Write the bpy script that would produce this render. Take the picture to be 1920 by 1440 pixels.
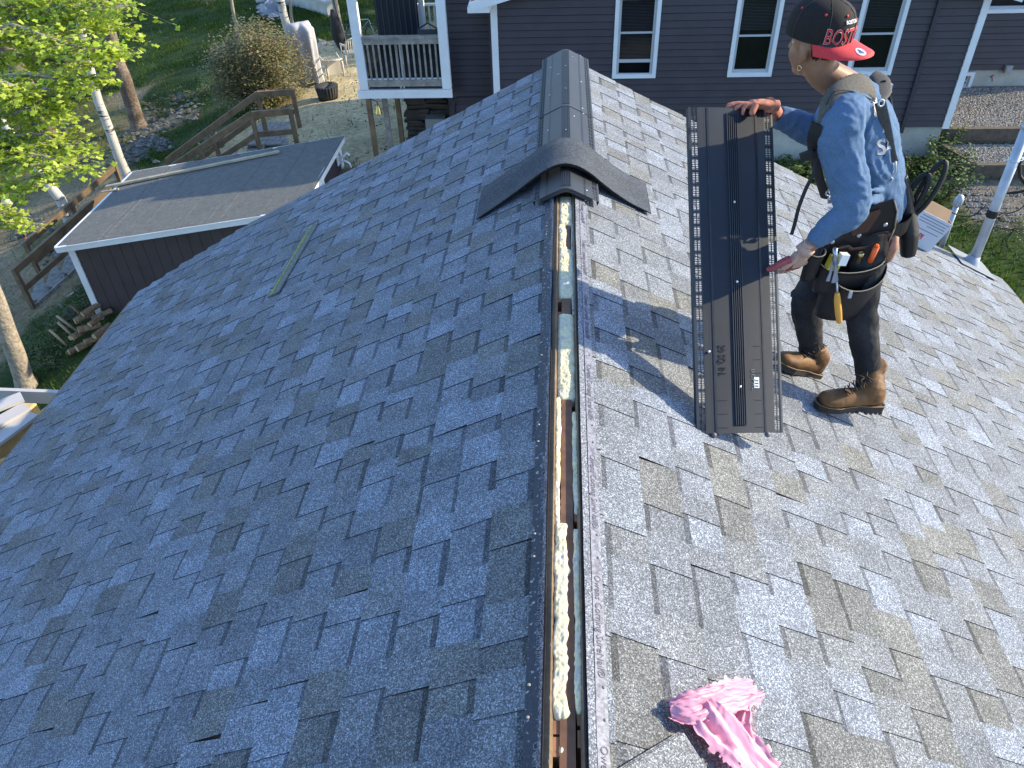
import bpy, bmesh, math, random
from mathutils import Vector, Matrix, Euler, noise
random.seed(11)
S = bpy.context.scene
COL = S.collection
for o in list(bpy.data.objects):
    bpy.data.objects.remove(o)

# ------------------------------------------------------------------ camera
CAMP = Vector((-0.03, 0.0, 1.69))
AX_R = Vector((0.99820, 0.05245, -0.02906))
AX_U = Vector((-0.010846, 0.634622, 0.772747))
AX_F = Vector((-0.05897, 0.771041, -0.634049))
cam_data = bpy.data.cameras.new('camera')
cam = bpy.data.objects.new('camera', cam_data)
COL.objects.link(cam)
cam_data.sensor_fit = 'HORIZONTAL'
cam_data.sensor_width = 36.0
cam_data.lens = 27.0
cam_data.clip_start = 0.05
cam_data.clip_end = 600.0
m = Matrix((AX_R, AX_U, -AX_F)).transposed().to_4x4()
m.translation = CAMP
cam.matrix_world = m
S.camera = cam
S.render.resolution_x = 1024
S.render.resolution_y = 768

# ------------------------------------------------------------------ light
SUN_EL, SUN_AZ = 25.6, 13.0          # azimuth measured from +x towards +y
world = bpy.data.worlds.new("World")
S.world = world
world.use_nodes = True
wn = world.node_tree.nodes
wl = world.node_tree.links
wn.clear()
sky = wn.new('ShaderNodeTexSky')
sky.sky_type = 'NISHITA'
sky.sun_disc = False
sky.sun_elevation = math.radians(SUN_EL)
sky.sun_rotation = math.radians(90.0 - SUN_AZ)
sky.air_density = 1.0
sky.dust_density = 0.6
sky.ozone_density = 4.0
bg = wn.new('ShaderNodeBackground')
bg.inputs['Strength'].default_value = 0.15
wo = wn.new('ShaderNodeOutputWorld')
wl.new(sky.outputs[0], bg.inputs[0])
wl.new(bg.outputs[0], wo.inputs[0])
sd = bpy.data.lights.new('sun', 'SUN')
sd.energy = 2.9
sd.angle = math.radians(0.5)
sd.color = (1.0, 0.88, 0.64)
sun = bpy.data.objects.new('sun', sd)
COL.objects.link(sun)
SD = Vector((math.cos(math.radians(SUN_EL)) * math.cos(math.radians(SUN_AZ)),
             math.cos(math.radians(SUN_EL)) * math.sin(math.radians(SUN_AZ)),
             math.sin(math.radians(SUN_EL))))
sun.rotation_euler = SD.to_track_quat('Z', 'Y').to_euler()
sun.location = (20, 4, 12)
S.view_settings.view_transform = 'Standard'
S.view_settings.look = 'None'
S.view_settings.gamma = 1.0
S.view_settings.use_curve_mapping = False
S.view_settings.exposure = 1.52
S.cycles.max_bounces = 6
S.cycles.diffuse_bounces = 3
S.cycles.transparent_max_bounces = 8

# ------------------------------------------------------------------ helpers
def ray(px, py):
    return AX_R * (px - 960.0) / 1440.0 - AX_U * (py - 720.0) / 1440.0 + AX_F

def P(px, py, x=None, y=None, z=None):
    """the place where the line of sight through a photo pixel meets a plane"""
    v = ray(px, py)
    if x is not None: t = (x - CAMP.x) / v.x
    elif y is not None: t = (y - CAMP.y) / v.y
    else: t = (z - CAMP.z) / v.z
    return CAMP + v * t

WM = {}
class MB:
    def __init__(s):
        s.v = []; s.f = []; s.c = []; s.smooth = []
    def add(s, vs, fs, col=None, sm=False):
        b = len(s.v)
        s.v.extend([tuple(p) for p in vs])
        for f in fs:
            s.f.append(tuple(b + i for i in f)); s.c.append(col); s.smooth.append(sm)
    def quad(s, a, b, c, d, col=None):
        s.add([a, b, c, d], [(0, 1, 2, 3)], col)
    def box(s, c, size, rot=None, col=None):
        x, y, z = size[0] / 2, size[1] / 2, size[2] / 2
        pts = [Vector((i * x, j * y, k * z)) for i in (-1, 1) for j in (-1, 1) for k in (-1, 1)]
        if rot is not None:
            R = rot if isinstance(rot, Matrix) else Euler(rot).to_matrix()
            pts = [R @ p for p in pts]
        c = Vector(c)
        s.add([p + c for p in pts], [(0, 1, 3, 2), (4, 6, 7, 5), (0, 4, 5, 1), (2, 3, 7, 6), (0, 2, 6, 4), (1, 5, 7, 3)], col)
    def bar(s, a, b, w, h, up=(0, 0, 1), col=None):
        """square-section bar from a to b, w sideways, h along up"""
        a = Vector(a); b = Vector(b); d = (b - a)
        L = d.length
        if L < 1e-6: return
        d.normalize(); u = Vector(up); sd_ = d.cross(u)
        if sd_.length < 1e-4: sd_ = d.cross(Vector((1, 0, 0)))
        sd_.normalize(); u = sd_.cross(d).normalized()
        R = Matrix((d, sd_, u)).transposed()
        s.box((a + b) / 2, (L, w, h), R, col)
    def tube(s, path, rad, n=8, cap=True, col=None, sm=True, flat=None):
        """swept tube; rad a number, a list, or list of (ra, rb) pairs; flat = reference side vector for rb"""
        path = [Vector(p) for p in path]
        N = len(path)
        if not isinstance(rad, (list, tuple)): rad = [rad] * N
        vs = []; ref = Vector(flat) if flat is not None else None
        prev = None
        for i, p in enumerate(path):
            if i == 0: t = path[1] - p
            elif i == N - 1: t = p - path[-2]
            else: t = (path[i + 1] - p).normalized() + (p - path[i - 1]).normalized()
            if t.length < 1e-9: t = Vector((0, 0, 1))
            t.normalize()
            if ref is not None: a = ref - t * ref.dot(t)
            elif prev is None:
                a = Vector((0, 0, 1)).cross(t)
                if a.length < .1: a = Vector((1, 0, 0)).cross(t)
            else: a = prev - t * prev.dot(t)
            if a.length < 1e-6: a = t.orthogonal()
            a.normalize(); prev = a; b = t.cross(a)
            r = rad[i]; ra, rb = (r if isinstance(r, (list, tuple)) else (r, r))
            for k in range(n):
                th = 2 * math.pi * k / n
                vs.append(p + a * math.cos(th) * ra + b * math.sin(th) * rb)
        fs = []
        for i in range(N - 1):
            for k in range(n):
                k2 = (k + 1) % n
                fs.append((i * n + k, i * n + k2, (i + 1) * n + k2, (i + 1) * n + k))
        s.add(vs, fs, col, sm)
        if cap:
            base = len(s.v) - len(vs)
            s.f.append(tuple(base + k for k in reversed(range(n)))); s.c.append(col); s.smooth.append(False)
            s.f.append(tuple(base + (N - 1) * n + k for k in range(n))); s.c.append(col); s.smooth.append(False)
    def lathe(s, c, prof, n=16, axis=(0, 0, 1), col=None):
        c = Vector(c); ax = Vector(axis).normalized()
        s.tube([c + ax * h for r, h in prof], [max(r, 1e-4) for r, h in prof], n, True, col)
    def ell(s, c, r, rot=None, n=12, m_=8, col=None):
        c = Vector(c); R = (rot if isinstance(rot, Matrix) else Euler(rot).to_matrix()) if rot is not None else Matrix.Identity(3)
        vs = []
        for i in range(1, m_):
            ph = math.pi * i / m_
            for k in range(n):
                th = 2 * math.pi * k / n
                vs.append(c + R @ Vector((r[0] * math.sin(ph) * math.cos(th), r[1] * math.sin(ph) * math.sin(th), r[2] * math.cos(ph))))
        vs.append(c + R @ Vector((0, 0, r[2]))); vs.append(c + R @ Vector((0, 0, -r[2])))
        fs = []
        for i in range(m_ - 2):
            for k in range(n):
                k2 = (k + 1) % n
                fs.append((i * n + k, (i + 1) * n + k, (i + 1) * n + k2, i * n + k2))
        T = (m_ - 1) * n
        for k in range(n):
            k2 = (k + 1) % n
            fs.append((T, k, k2)); fs.append((T + 1, (m_ - 2) * n + k2, (m_ - 2) * n + k))
        s.add(vs, fs, col, True)
    def mesh(s, name, mat):
        me = bpy.data.meshes.new(name)
        me.from_pydata(s.v, [], s.f)
        me.polygons.foreach_set('use_smooth', s.smooth)
        if any(c is not None for c in s.c):
            at = me.color_attributes.new('col', 'FLOAT_COLOR', 'CORNER')
            buf = []
            for f, c in zip(s.f, s.c):
                c = c or (1, 1, 1)
                buf.extend([c[0], c[1], c[2], 1.0] * len(f))
            at.data.foreach_set('color', buf)
        if mat is not None: me.materials.append(mat)
        me.update()
        return me

def link(o, parent=None):
    COL.objects.link(o)
    if parent is not None:
        o.parent = parent
        o.matrix_parent_inverse = WM.get(parent.name, Matrix.Identity(4)).inverted()
    return o

def obj(name, mb, mat, parent=None, **kw):
    """ONE mesh object, geometry in world coordinates"""
    me = mb.mesh(name, mat) if isinstance(mb, MB) else mb
    o = bpy.data.objects.new(name, me)
    link(o, parent)
    WM[o.name] = Matrix.Identity(4)
    for k, v in kw.items(): o[k] = v
    return o

def thing(name, label, cat, loc=(0, 0, 0), group=None, **kw):
    o = bpy.data.objects.new(name, None)
    o.empty_display_size = 0.1
    o.location = loc
    COL.objects.link(o)
    WM[o.name] = Matrix.Translation(Vector(loc))
    o['label'] = label; o['category'] = cat
    if group: o['group'] = group
    for k, v in kw.items(): o[k] = v
    return o

def tag(o, label, cat, group=None, kind=None):
    o['label'] = label; o['category'] = cat
    if group: o['group'] = group
    if kind: o['kind'] = kind
    return o

def inst(name, me, loc, parent=None, rot=(0, 0, 0), scale=(1, 1, 1)):
    """an object of a shared mesh placed in world coordinates"""
    o = bpy.data.objects.new(name, me)
    link(o, parent)
    o.location = loc; o.rotation_euler = rot; o.scale = scale
    WM[o.name] = Matrix.LocRotScale(Vector(loc), Euler(rot), Vector(scale))
    return o

# ------------------------------------------------------------------ materials
def mat(name, base=(.5, .5, .5), rough=.7, spec=.5, metal=0, noise_=None, bump=None, attr=False, extra=None, coat=0, vary=None, trans=0, obj_coords=False):
    """noise_=(scale, amount, detail) multiplies the colour; vary=(colour2, scale, lo, hi) mixes patches of a second colour"""
    M = bpy.data.materials.new(name); M.use_nodes = True
    nt = M.node_tree; N = nt.nodes; L = nt.links
    b = N['Principled BSDF']
    b.inputs['Roughness'].default_value = rough
    b.inputs['Specular IOR Level'].default_value = spec
    b.inputs['Metallic'].default_value = metal
    b.inputs['Coat Weight'].default_value = coat
    if obj_coords:
        tc = N.new('ShaderNodeTexCoord'); pos = tc.outputs['Object']
    else:
        g = N.new('ShaderNodeNewGeometry'); pos = g.outputs['Position']
    if attr:
        a = N.new('ShaderNodeAttribute'); a.attribute_name = 'col'; col = a.outputs['Color']
    else:
        r = N.new('ShaderNodeRGB'); r.outputs[0].default_value = (*base, 1); col = r.outputs[0]
    if vary:
        c2, sc, lo, hi = vary
        n = N.new('ShaderNodeTexNoise'); n.inputs['Scale'].default_value = sc; n.inputs['Detail'].default_value = 5
        L.new(pos, n.inputs['Vector'])
        mr = N.new('ShaderNodeMapRange'); mr.inputs['From Min'].default_value = lo; mr.inputs['From Max'].default_value = hi
        L.new(n.outputs['Fac'], mr.inputs['Value'])
        mx = N.new('ShaderNodeMix'); mx.data_type = 'RGBA'
        L.new(mr.outputs[0], mx.inputs['Factor']); L.new(col, mx.inputs['A']); mx.inputs['B'].default_value = (*c2, 1)
        col = mx.outputs['Result']
    for (sc, amt, det) in (noise_ or []):
        n = N.new('ShaderNodeTexNoise'); n.inputs['Scale'].default_value = sc; n.inputs['Detail'].default_value = det
        L.new(pos, n.inputs['Vector'])
        mr = N.new('ShaderNodeMapRange'); mr.inputs['From Min'].default_value = .3; mr.inputs['From Max'].default_value = .7
        mr.inputs['To Min'].default_value = 1 - amt; mr.inputs['To Max'].default_value = 1 + amt; mr.clamp = True
        L.new(n.outputs['Fac'], mr.inputs['Value'])
        vm = N.new('ShaderNodeVectorMath'); vm.operation = 'SCALE'
        L.new(col, vm.inputs[0]); L.new(mr.outputs[0], vm.inputs['Scale']); col = vm.outputs[0]
    L.new(col, b.inputs['Base Color'])
    if bump:
        n = N.new('ShaderNodeTexNoise'); n.inputs['Scale'].default_value = bump[0]; n.inputs['Detail'].default_value = 4
        L.new(pos, n.inputs['Vector'])
        bp = N.new('ShaderNodeBump'); bp.inputs['Strength'].default_value = bump[1]; bp.inputs['Distance'].default_value = bump[2]
        L.new(n.outputs['Fac'], bp.inputs['Height']); L.new(bp.outputs[0], b.inputs['Normal'])
    if trans:
        b.inputs['Subsurface Weight'].default_value = 0
        tr = N.new('ShaderNodeBsdfTranslucent'); L.new(col, tr.inputs['Color'])
        ms = N.new('ShaderNodeMixShader'); ms.inputs[0].default_value = trans
        out = N['Material Output']
        L.new(b.outputs[0], ms.inputs[1]); L.new(tr.outputs[0], ms.inputs[2]); L.new(ms.outputs[0], out.inputs['Surface'])
    return M

def granule_mat(name, attr=True, base=(.2, .2, .2), gain=1.0):
    """mineral granules: fine speckle of pale, dark and blue-grey grains over the tab colour"""
    M = bpy.data.materials.new(name); M.use_nodes = True
    N = M.node_tree.nodes; L = M.node_tree.links; b = N['Principled BSDF']
    b.inputs['Roughness'].default_value = .85; b.inputs['Specular IOR Level'].default_value = .35
    g = N.new('ShaderNodeNewGeometry')
    if attr:
        a = N.new('ShaderNodeAttribute'); a.attribute_name = 'col'; col = a.outputs['Color']
    else:
        r = N.new('ShaderNodeRGB'); r.outputs[0].default_value = (*base, 1); col = r.outputs[0]
    vo = N.new('ShaderNodeTexVoronoi'); vo.inputs['Scale'].default_value = 330
    L.new(g.outputs['Position'], vo.inputs['Vector'])
    sx = N.new('ShaderNodeSeparateColor'); L.new(vo.outputs['Color'], sx.inputs[0])
    cr = N.new('ShaderNodeValToRGB'); e = cr.color_ramp.elements
    e[0].position = 0; e[0].color = (.42, .42, .43, 1)
    e[1].position = 1; e[1].color = (2.4, 2.42, 2.45, 1)
    for p_, c_ in ((.25, .52), (.55, .86), (.80, 1.25), (.92, 1.75)):
        x = e.new(p_); x.color = (c_, c_ * 1.0, c_ * 1.02, 1)
    L.new(sx.outputs[0], cr.inputs[0])
    vm = N.new('ShaderNodeVectorMath'); vm.operation = 'MULTIPLY'
    L.new(col, vm.inputs[0]); L.new(cr.outputs[0], vm.inputs[1])
    n2 = N.new('ShaderNodeTexNoise'); n2.inputs['Scale'].default_value = 9; n2.inputs['Detail'].default_value = 6
    L.new(g.outputs['Position'], n2.inputs['Vector'])
    mr = N.new('ShaderNodeMapRange'); mr.inputs['From Min'].default_value = .3; mr.inputs['From Max'].default_value = .7
    mr.inputs['To Min'].default_value = .86 * gain; mr.inputs['To Max'].default_value = 1.14 * gain
    L.new(n2.outputs['Fac'], mr.inputs['Value'])
    sc = N.new('ShaderNodeVectorMath'); sc.operation = 'SCALE'
    L.new(vm.outputs[0], sc.inputs[0]); L.new(mr.outputs[0], sc.inputs['Scale'])
    L.new(sc.outputs[0], b.inputs['Base Color'])
    bp = N.new('ShaderNodeBump'); bp.inputs['Strength'].default_value = .5; bp.inputs['Distance'].default_value = .0015
    L.new(vo.outputs['Distance'], bp.inputs['Height']); L.new(bp.outputs[0], b.inputs['Normal'])
    return M

M_SH = granule_mat('shingle_granules')
M_ASPH = mat('asphalt_edge', (.018, .018, .02), .8)
M_FELT = mat('black_underlayment', (.022, .022, .028), .45, noise_=[(30, .4, 4)])
M_PLAST = mat('black_vent_plastic', (.010, .014, .022), .60, .85, noise_=[(6, .3, 5)])
M_WHITE = mat('white_trim_paint', (.74, .76, .78), .5, noise_=[(3, .06, 4), (40, .03, 2)])
M_SIDING = mat('dark_plum_siding', (.044, .034, .044), .55, noise_=[(2.5, .14, 4), (60, .08, 2)], bump=(40, .15, .003))
M_SHEDW = mat('grey_plum_shed_panel', (.058, .043, .047), .6, noise_=[(2.5, .14, 4), (60, .08, 2)])
M_DARKTRIM = mat('dark_downspout_paint', (.045, .038, .052), .45)
M_WOOD_OLD = mat('weathered_grey_wood', (.26, .245, .22), .85, noise_=[(8, .3, 6), (60, .2, 3)], bump=(60, .4, .003))
M_WOOD_BRN = mat('brown_treated_wood', (.17, .112, .062), .8, noise_=[(5, .3, 6), (70, .2, 3)], bump=(60, .3, .002))
M_WOOD_NEW = mat('fresh_yellow_lumber', (.62, .42, .18), .65, noise_=[(7, .18, 5)])
M_METAL = mat('galvanised_steel', (.40, .44, .49), .5, .5, .45, noise_=[(9, .15, 5)])
M_GLASS = mat('dark_window_glass', (.008, .010, .012), .04, .8)
M_FOAM = mat('cream_spray_foam', (.74, .64, .40), .9, .2, vary=((.62, .56, .42), 14, .45, .62), noise_=[(60, .15, 4)], bump=(160, .5, .003))
M_CONC = mat('pale_concrete', (.44, .43, .38), .9, noise_=[(3, .15, 6), (40, .1, 3)])
# ------------------------------------------------------------------ the roof we stand on
EX = 0.143
TH = math.atan(0.5)
CT, ST = math.cos(TH), math.sin(TH)
Y0R, Y1R = -0.9, 5.75
house = thing('house', 'house roof with open ridge slot, blue-grey shingles in shade left and pale in sun right', 'house', (0, 2.4, -7.6))
# palette (granule colour of a tab)
PAL = [((.172, .186, .210), 6), ((.192, .210, .241), 5), ((.156, .167, .187), 4), ((.144, .147, .146), 3), ((.210, .234, .276), 3), ((.177, .187, .201), 4), ((.163, .166, .161), 2)]
PW = [c for c, w in PAL for _ in range(w)]
def jit(c, a=.06):
    k = 1 + random.uniform(-a, a); return (c[0] * k, c[1] * k, c[2] * k)
def sh_strip(L=1.0, side=1):
    """a laminated strip: backing sheet with saw-tooth tabs; u along the course, v down the slope"""
    mb = MB()
    under = .03
    u = 0.0; tooth = random.random() < .5
    zt, zb = .0035, .0070                  # height of the sheet at its top and at its butt edge
    def zz(v): return zt + (zb - zt) * max(0, min(1, v / EX))
    while u < L - 1e-6:
        w = random.uniform(.075, .165)
        if L - u - w < .07: w = L - u
        c = jit(random.choice(PW))
        if tooth:
            h = .0032; tp = random.uniform(.0, .010)
            a = u; b = u + w
            q = [(a + tp, -under, .006), (b - tp, -under, .006), (b, EX, zb + h), (a, EX, zb + h)]
            q = [(a + tp, -under, zt + h - .001), (b - tp, -under, zt + h - .001), (b, EX, zb + h), (a, EX, zb + h)]
            mb.quad(*q, col=c)
            blk = (.022, .022, .024)
            mb.quad((a, EX, zb + h), (b, EX, zb + h), (b, EX, 0), (a, EX, 0), col=blk)
            mb.quad((a + tp, -under, zt + h - .001), (a, EX, zb + h), (a, EX, zb - .001), (a + tp, -under, zt - .001), col=blk)
            mb.quad((b, EX, zb + h), (b - tp, -under, zt + h - .001), (b - tp, -under, zt - .001), (b, EX, zb - .001), col=blk)
        else:
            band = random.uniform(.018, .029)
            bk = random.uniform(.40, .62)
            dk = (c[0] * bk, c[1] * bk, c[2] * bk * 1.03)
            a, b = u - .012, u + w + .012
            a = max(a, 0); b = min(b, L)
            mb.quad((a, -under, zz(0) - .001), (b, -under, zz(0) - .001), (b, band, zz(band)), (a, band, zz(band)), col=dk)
            mb.quad((a, band, zz(band)), (b, band, zz(band)), (b, EX, zb), (a, EX, zb), col=c)
            mb.quad((a, EX, zb), (b, EX, zb), (b, EX, 0), (a, EX, 0), col=(.012, .012, .013))
        u += w; tooth = not tooth
    mb.quad((0, -under, 0), (0, EX, 0), (0, EX, zb), (0, -under, zt), col=(.05, .05, .055))
    mb.quad((L, EX, 0), (L, -under, 0), (L, -under, zt), (L, EX, zb), col=(.10, .10, .10))
    return mb
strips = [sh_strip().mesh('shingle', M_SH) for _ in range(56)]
def slope_matrix(side, s, y, lift=0.0):
    """frame on a slope: u -> +y, v -> down the slope, w -> out of the roof; s = distance from the ridge"""
    u = Vector((0, 1, 0)); v = Vector((side * CT, 0, -ST)); n = Vector((side * ST, 0, CT))
    if side > 0:
        M_ = Matrix((u, v, n)).transposed().to_4x4()
    else:
        M_ = Matrix((u, v, n)).transposed().to_4x4()
    M_.translation = v * s + n * lift + Vector((0, y, 0))
    return M_
def in_frame(p):
    d = Vector(p) - CAMP
    z = d.dot(AX_F)
    if z <= 0.05: return False
    X = 960 + 1440 * d.dot(AX_R) / z; Yp = 720 - 1440 * d.dot(AX_U) / z
    return -60 < X < 1980 and -60 < Yp < 1500
for side, s0 in ((-1, .103), (1, .120)):
    slope = MB()
    # plywood deck under the courses
    a = slope_matrix(side, .045, Y0R, -.02); b = slope_matrix(side, 4.17, Y1R - (.36 if side < 0 else .03), -.02)
    n = Vector((side * ST, 0, CT))
    p0 = a.translation; p3 = b.translation
    p1 = Vector((p3.x, p0.y, p3.z)); p2 = Vector((p0.x, p3.y, p0.z))
    up = n * .017
    slope.add([p0, p1, p3, p2, p0 + up, p1 + up, p3 + up, p2 + up],
              [(0, 1, 2, 3), (4, 5, 6, 7), (0, 1, 5, 4), (1, 2, 6, 5), (2, 3, 7, 6), (3, 0, 4, 7)])
    rs = obj('roof_slope', slope, M_WOOD_BRN, house, label='left roof slope in bluish shade' if side < 0 else 'right roof slope in sunlight')
    rest = MB()
    ncourse = 29
    for k in range(ncourse):
        s = s0 + (k - 1) * EX
        y = Y0R - random.uniform(0, 1)
        while y < Y1R:
            y1 = y + 1.0
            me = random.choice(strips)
            Mx = slope_matrix(side, s, y, 0.0)
            cut0, cut1 = Y0R + .0, Y1R + random.uniform(-.008, .008) - ((.31 * (max(0, s - 2.9) / 1.2) ** 1.4) if side < 0 else 0)
            vis = any(in_frame(Mx @ Vector((u_, EX / 2, 0))) for u_ in (0, .25, .5, .75, 1.0))
            if y1 > cut1 or y < cut0 or k == 0:
                # trimmed piece: cut at the rake (and, for the top course, at the ridge strip)
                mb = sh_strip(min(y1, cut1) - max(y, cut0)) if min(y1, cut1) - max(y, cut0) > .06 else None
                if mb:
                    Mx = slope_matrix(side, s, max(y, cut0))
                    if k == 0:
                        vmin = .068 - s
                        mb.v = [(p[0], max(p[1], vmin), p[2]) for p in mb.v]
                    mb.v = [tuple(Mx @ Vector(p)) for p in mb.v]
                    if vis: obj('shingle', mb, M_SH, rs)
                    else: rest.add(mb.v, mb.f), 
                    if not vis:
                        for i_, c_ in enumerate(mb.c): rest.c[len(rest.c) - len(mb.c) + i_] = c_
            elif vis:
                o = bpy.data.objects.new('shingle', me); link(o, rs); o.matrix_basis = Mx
            else:
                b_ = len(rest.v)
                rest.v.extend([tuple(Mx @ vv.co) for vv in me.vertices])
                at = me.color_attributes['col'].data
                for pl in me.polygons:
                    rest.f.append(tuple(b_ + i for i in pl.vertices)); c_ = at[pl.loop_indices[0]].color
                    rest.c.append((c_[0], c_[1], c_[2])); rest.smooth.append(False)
            y = y1
    obj('shingle_field', rest, M_SH, rs, kind='stuff')
    # rake drip edge and eave fascia
    tr = MB()
    e0 = slope_matrix(side, .05, Y1R - .02, -.085).translation; e1 = slope_matrix(side, 4.12, Y1R - (.37 if side < 0 else .02), -.085).translation
    tr.bar(e0, e1, .022, .10)
    obj('rake_board', tr, M_WHITE, house)
    tr = MB()
    e0 = slope_matrix(side, 4.175, Y0R, -.02).translation; e1 = slope_matrix(side, 4.175, Y1R - (.36 if side < 0 else .02), -.02).translation
    tr.bar(e0 + Vector((side * .0, 0, -.02)), e1 + Vector((0, 0, -.02)), .03, .02)
    obj('drip_edge', tr, M_WHITE, house)
# walls of the house below, seen only from the side
wb = MB()
wb.box((0, 2.35, -4.9), (6.9, 6.3, 5.7))
wb.add([(-3.45, -.8, -2.05), (3.45, -.8, -2.05), (0, -.8, -.35), (-3.45, 5.5, -2.05), (3.45, 5.5, -2.05), (0, 5.5, -.35)],
       [(0, 1, 2), (5, 4, 3), (1, 4, 5, 2), (0, 2, 5, 3)])
obj('wall', wb, M_SIDING, house)
# smooth union of overlapping volumes
def union(name, mb, m_, parent, voxel=.008, smooth=6, disp=None, **kw):
    me = mb.mesh(name + '_src', None)
    o = bpy.data.objects.new(name + '_src', me); COL.objects.link(o)
    r = o.modifiers.new('r', 'REMESH'); r.mode = 'VOXEL'; r.voxel_size = voxel; r.use_smooth_shade = True
    s = o.modifiers.new('s', 'SMOOTH'); s.factor = .5; s.iterations = smooth
    for (tname, size, strength) in (disp or []):
        tx = bpy.data.textures.new(name + tname, 'CLOUDS'); tx.noise_scale = size; tx.noise_depth = 2
        d = o.modifiers.new('d', 'DISPLACE'); d.texture = tx; d.strength = strength; d.mid_level = .5; d.texture_coords = 'LOCAL'
    bpy.context.view_layer.update()
    dg = bpy.context.evaluated_depsgraph_get()
    me2 = bpy.data.meshes.new_from_object(o.evaluated_get(dg))
    bpy.data.objects.remove(o); bpy.data.meshes.remove(me)
    me2.name = name
    me2.materials.clear(); me2.materials.append(m_)
    me2.polygons.foreach_set('use_smooth', [True] * len(me2.polygons))
    return obj(name, me2, None, parent, **kw)
# ------------------------------------------------------------------ lettering helper
def text(name, body, size, loc, xd, yd, material, parent=None, extrude=.0004, align='LEFT', shear=0.0, bold=0.0):
    cu = bpy.data.curves.new(name, 'FONT'); cu.body = body; cu.size = size; cu.extrude = extrude
    cu.align_x = align; cu.shear = shear; cu.offset = bold; cu.resolution_u = 3
    t = bpy.data.objects.new(name, cu); COL.objects.link(t)
    bpy.context.view_layer.update()
    me = bpy.data.meshes.new_from_object(t.evaluated_get(bpy.context.evaluated_depsgraph_get()))
    bpy.data.objects.remove(t)
    x = Vector(xd).normalized(); y = Vector(yd); y = (y - x * y.dot(x)).normalized(); z = x.cross(y)
    Mx = Matrix((x, y, z)).transposed().to_4x4(); Mx.translation = Vector(loc)
    me.transform(Mx)
    me.materials.clear(); me.materials.append(material)
    return obj(name, me, None, parent)

# ------------------------------------------------------------------ ridge slot
M_PRINT = mat('grey_print_ink', (.10, .10, .13), .7)
M_PRINTW = mat('white_print_ink', (.15, .16, .19), .7)
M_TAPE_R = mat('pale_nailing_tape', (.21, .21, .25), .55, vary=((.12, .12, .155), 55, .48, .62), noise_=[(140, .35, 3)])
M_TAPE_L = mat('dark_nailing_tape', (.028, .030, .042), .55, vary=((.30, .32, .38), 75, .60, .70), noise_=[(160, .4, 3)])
def yr(py): return P(1062, py, z=0.0).y
ridge_y0, ridge_y1 = Y0R, Y1R
mb = MB(); mb.box((.002, 2.4, -.166), (.036, 6.6, .26)); obj('ridge_beam', mb, mat('brown_ridge_beam', (.16, .075, .04), .75, noise_=[(30, .25, 6), (6, .2, 3)], bump=(80, .3, .001)), house)
# rafter blocks crossing the slot
M_RAFT = mat('red_brown_rafter', (.30, .13, .06), .75, noise_=[(20, .3, 5)])
for py in (415, 455, 545, 575, 960, 1343, 1385, 730):
    mb = MB(); y = yr(py); mb.box((-.034, y, -.11), (.038, .045, .14)); obj('rafter', mb, M_RAFT, house)
    mb = MB(); mb.box((.043, y + .02, -.11), (.038, .04, .14)); obj('rafter', mb, M_RAFT, house)
def foam(x0, x1, ya, yb, ztop, material, seed, edge=.009, lump=.016):
    """ribbon of expanded foam with a lumpy top and ragged outer edges"""
    mb = MB(); nx = max(5, int((x1 - x0) / .0032)); ny = max(6, int(abs(yb - ya) / .0042)); vs = []
    for j in range(ny + 1):
        y = ya + (yb - ya) * j / ny
        e0 = noise.noise(Vector((seed, y * 11, 0))) * edge * .7 + noise.noise(Vector((seed, y * 45, 3))) * edge * .5
        e1 = noise.noise(Vector((seed + 5, y * 11, 0))) * edge + noise.noise(Vector((seed + 5, y * 45, 3))) * edge * .8
        tap = min(1, j / 6.0, (ny - j) / 6.0)
        a = x0 + e0; b = x1 + e1; mid = (a + b) / 2; hw = (b - a) / 2 * (.35 + .65 * math.sqrt(tap))
        for i in range(nx + 1):
            u = i / nx * 2 - 1; x = mid + u * hw
            dome = (1 - abs(u) ** 6) * (1 - (1 - tap) ** 3)
            q = Vector((x * 85, y * 60, seed)); q2 = Vector((x * 210, y * 170, seed))
            rel = .0060 * abs(noise.noise(q)) + .0035 * noise.noise(Vector((x * 30, y * 22, seed))) + .0022 * noise.noise(q2)
            vs.append((x, y, ztop - .040 + dome * .034 + rel * dome))
    fs = [(j * (nx + 1) + i, j * (nx + 1) + i + 1, (j + 1) * (nx + 1) + i + 1, (j + 1) * (nx + 1) + i) for j in range(ny) for i in range(nx)]
    mb.add(vs, fs, None, True)
    return obj('foam_bead', mb, material, house)
M_FOAMG = mat('shade_grey_foam', (.40, .40, .34), .85, vary=((.20, .19, .17), 22, .52, .66), noise_=[(70, .25, 4)], bump=(90, .6, .006))  # grey tone puts the slot's right-hand shade into the foam colour
foam(-.038, .040, yr(412), yr(355), -.024, M_FOAM, 1.3, .003)
foam(-.038, .012, yr(462), yr(405), -.026, M_FOAM, 9.4, .012)
foam(-.038, .041, yr(548), yr(452), -.024, M_FOAM, 2.1, .003)
foam(-.038, .041, yr(738), yr(572), -.025, M_FOAM, 2.9, .004)
foam(.022, .041, yr(580), yr(400), -.028, M_FOAMG, 3.3, .004)
foam(-.039, -.014, yr(972), yr(725), -.026, M_FOAM, 3.7, .005)
foam(.017, .042, yr(952), yr(752), -.027, M_FOAM, 4.4, .005)
foam(-.039, .010, yr(1342), yr(960), -.023, M_FOAM, 5.9, .013, .02)
foam(.016, .042, yr(1330), yr(970), -.026, M_FOAM, 6.2, .006)
foam(-.022, -.004, yr(1412), yr(1372), -.030, M_FOAM, 7.7, .003)
foam(-.037, -.010, yr(1500), yr(1418), -.030, M_FOAM, 8.1, .006)
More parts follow.
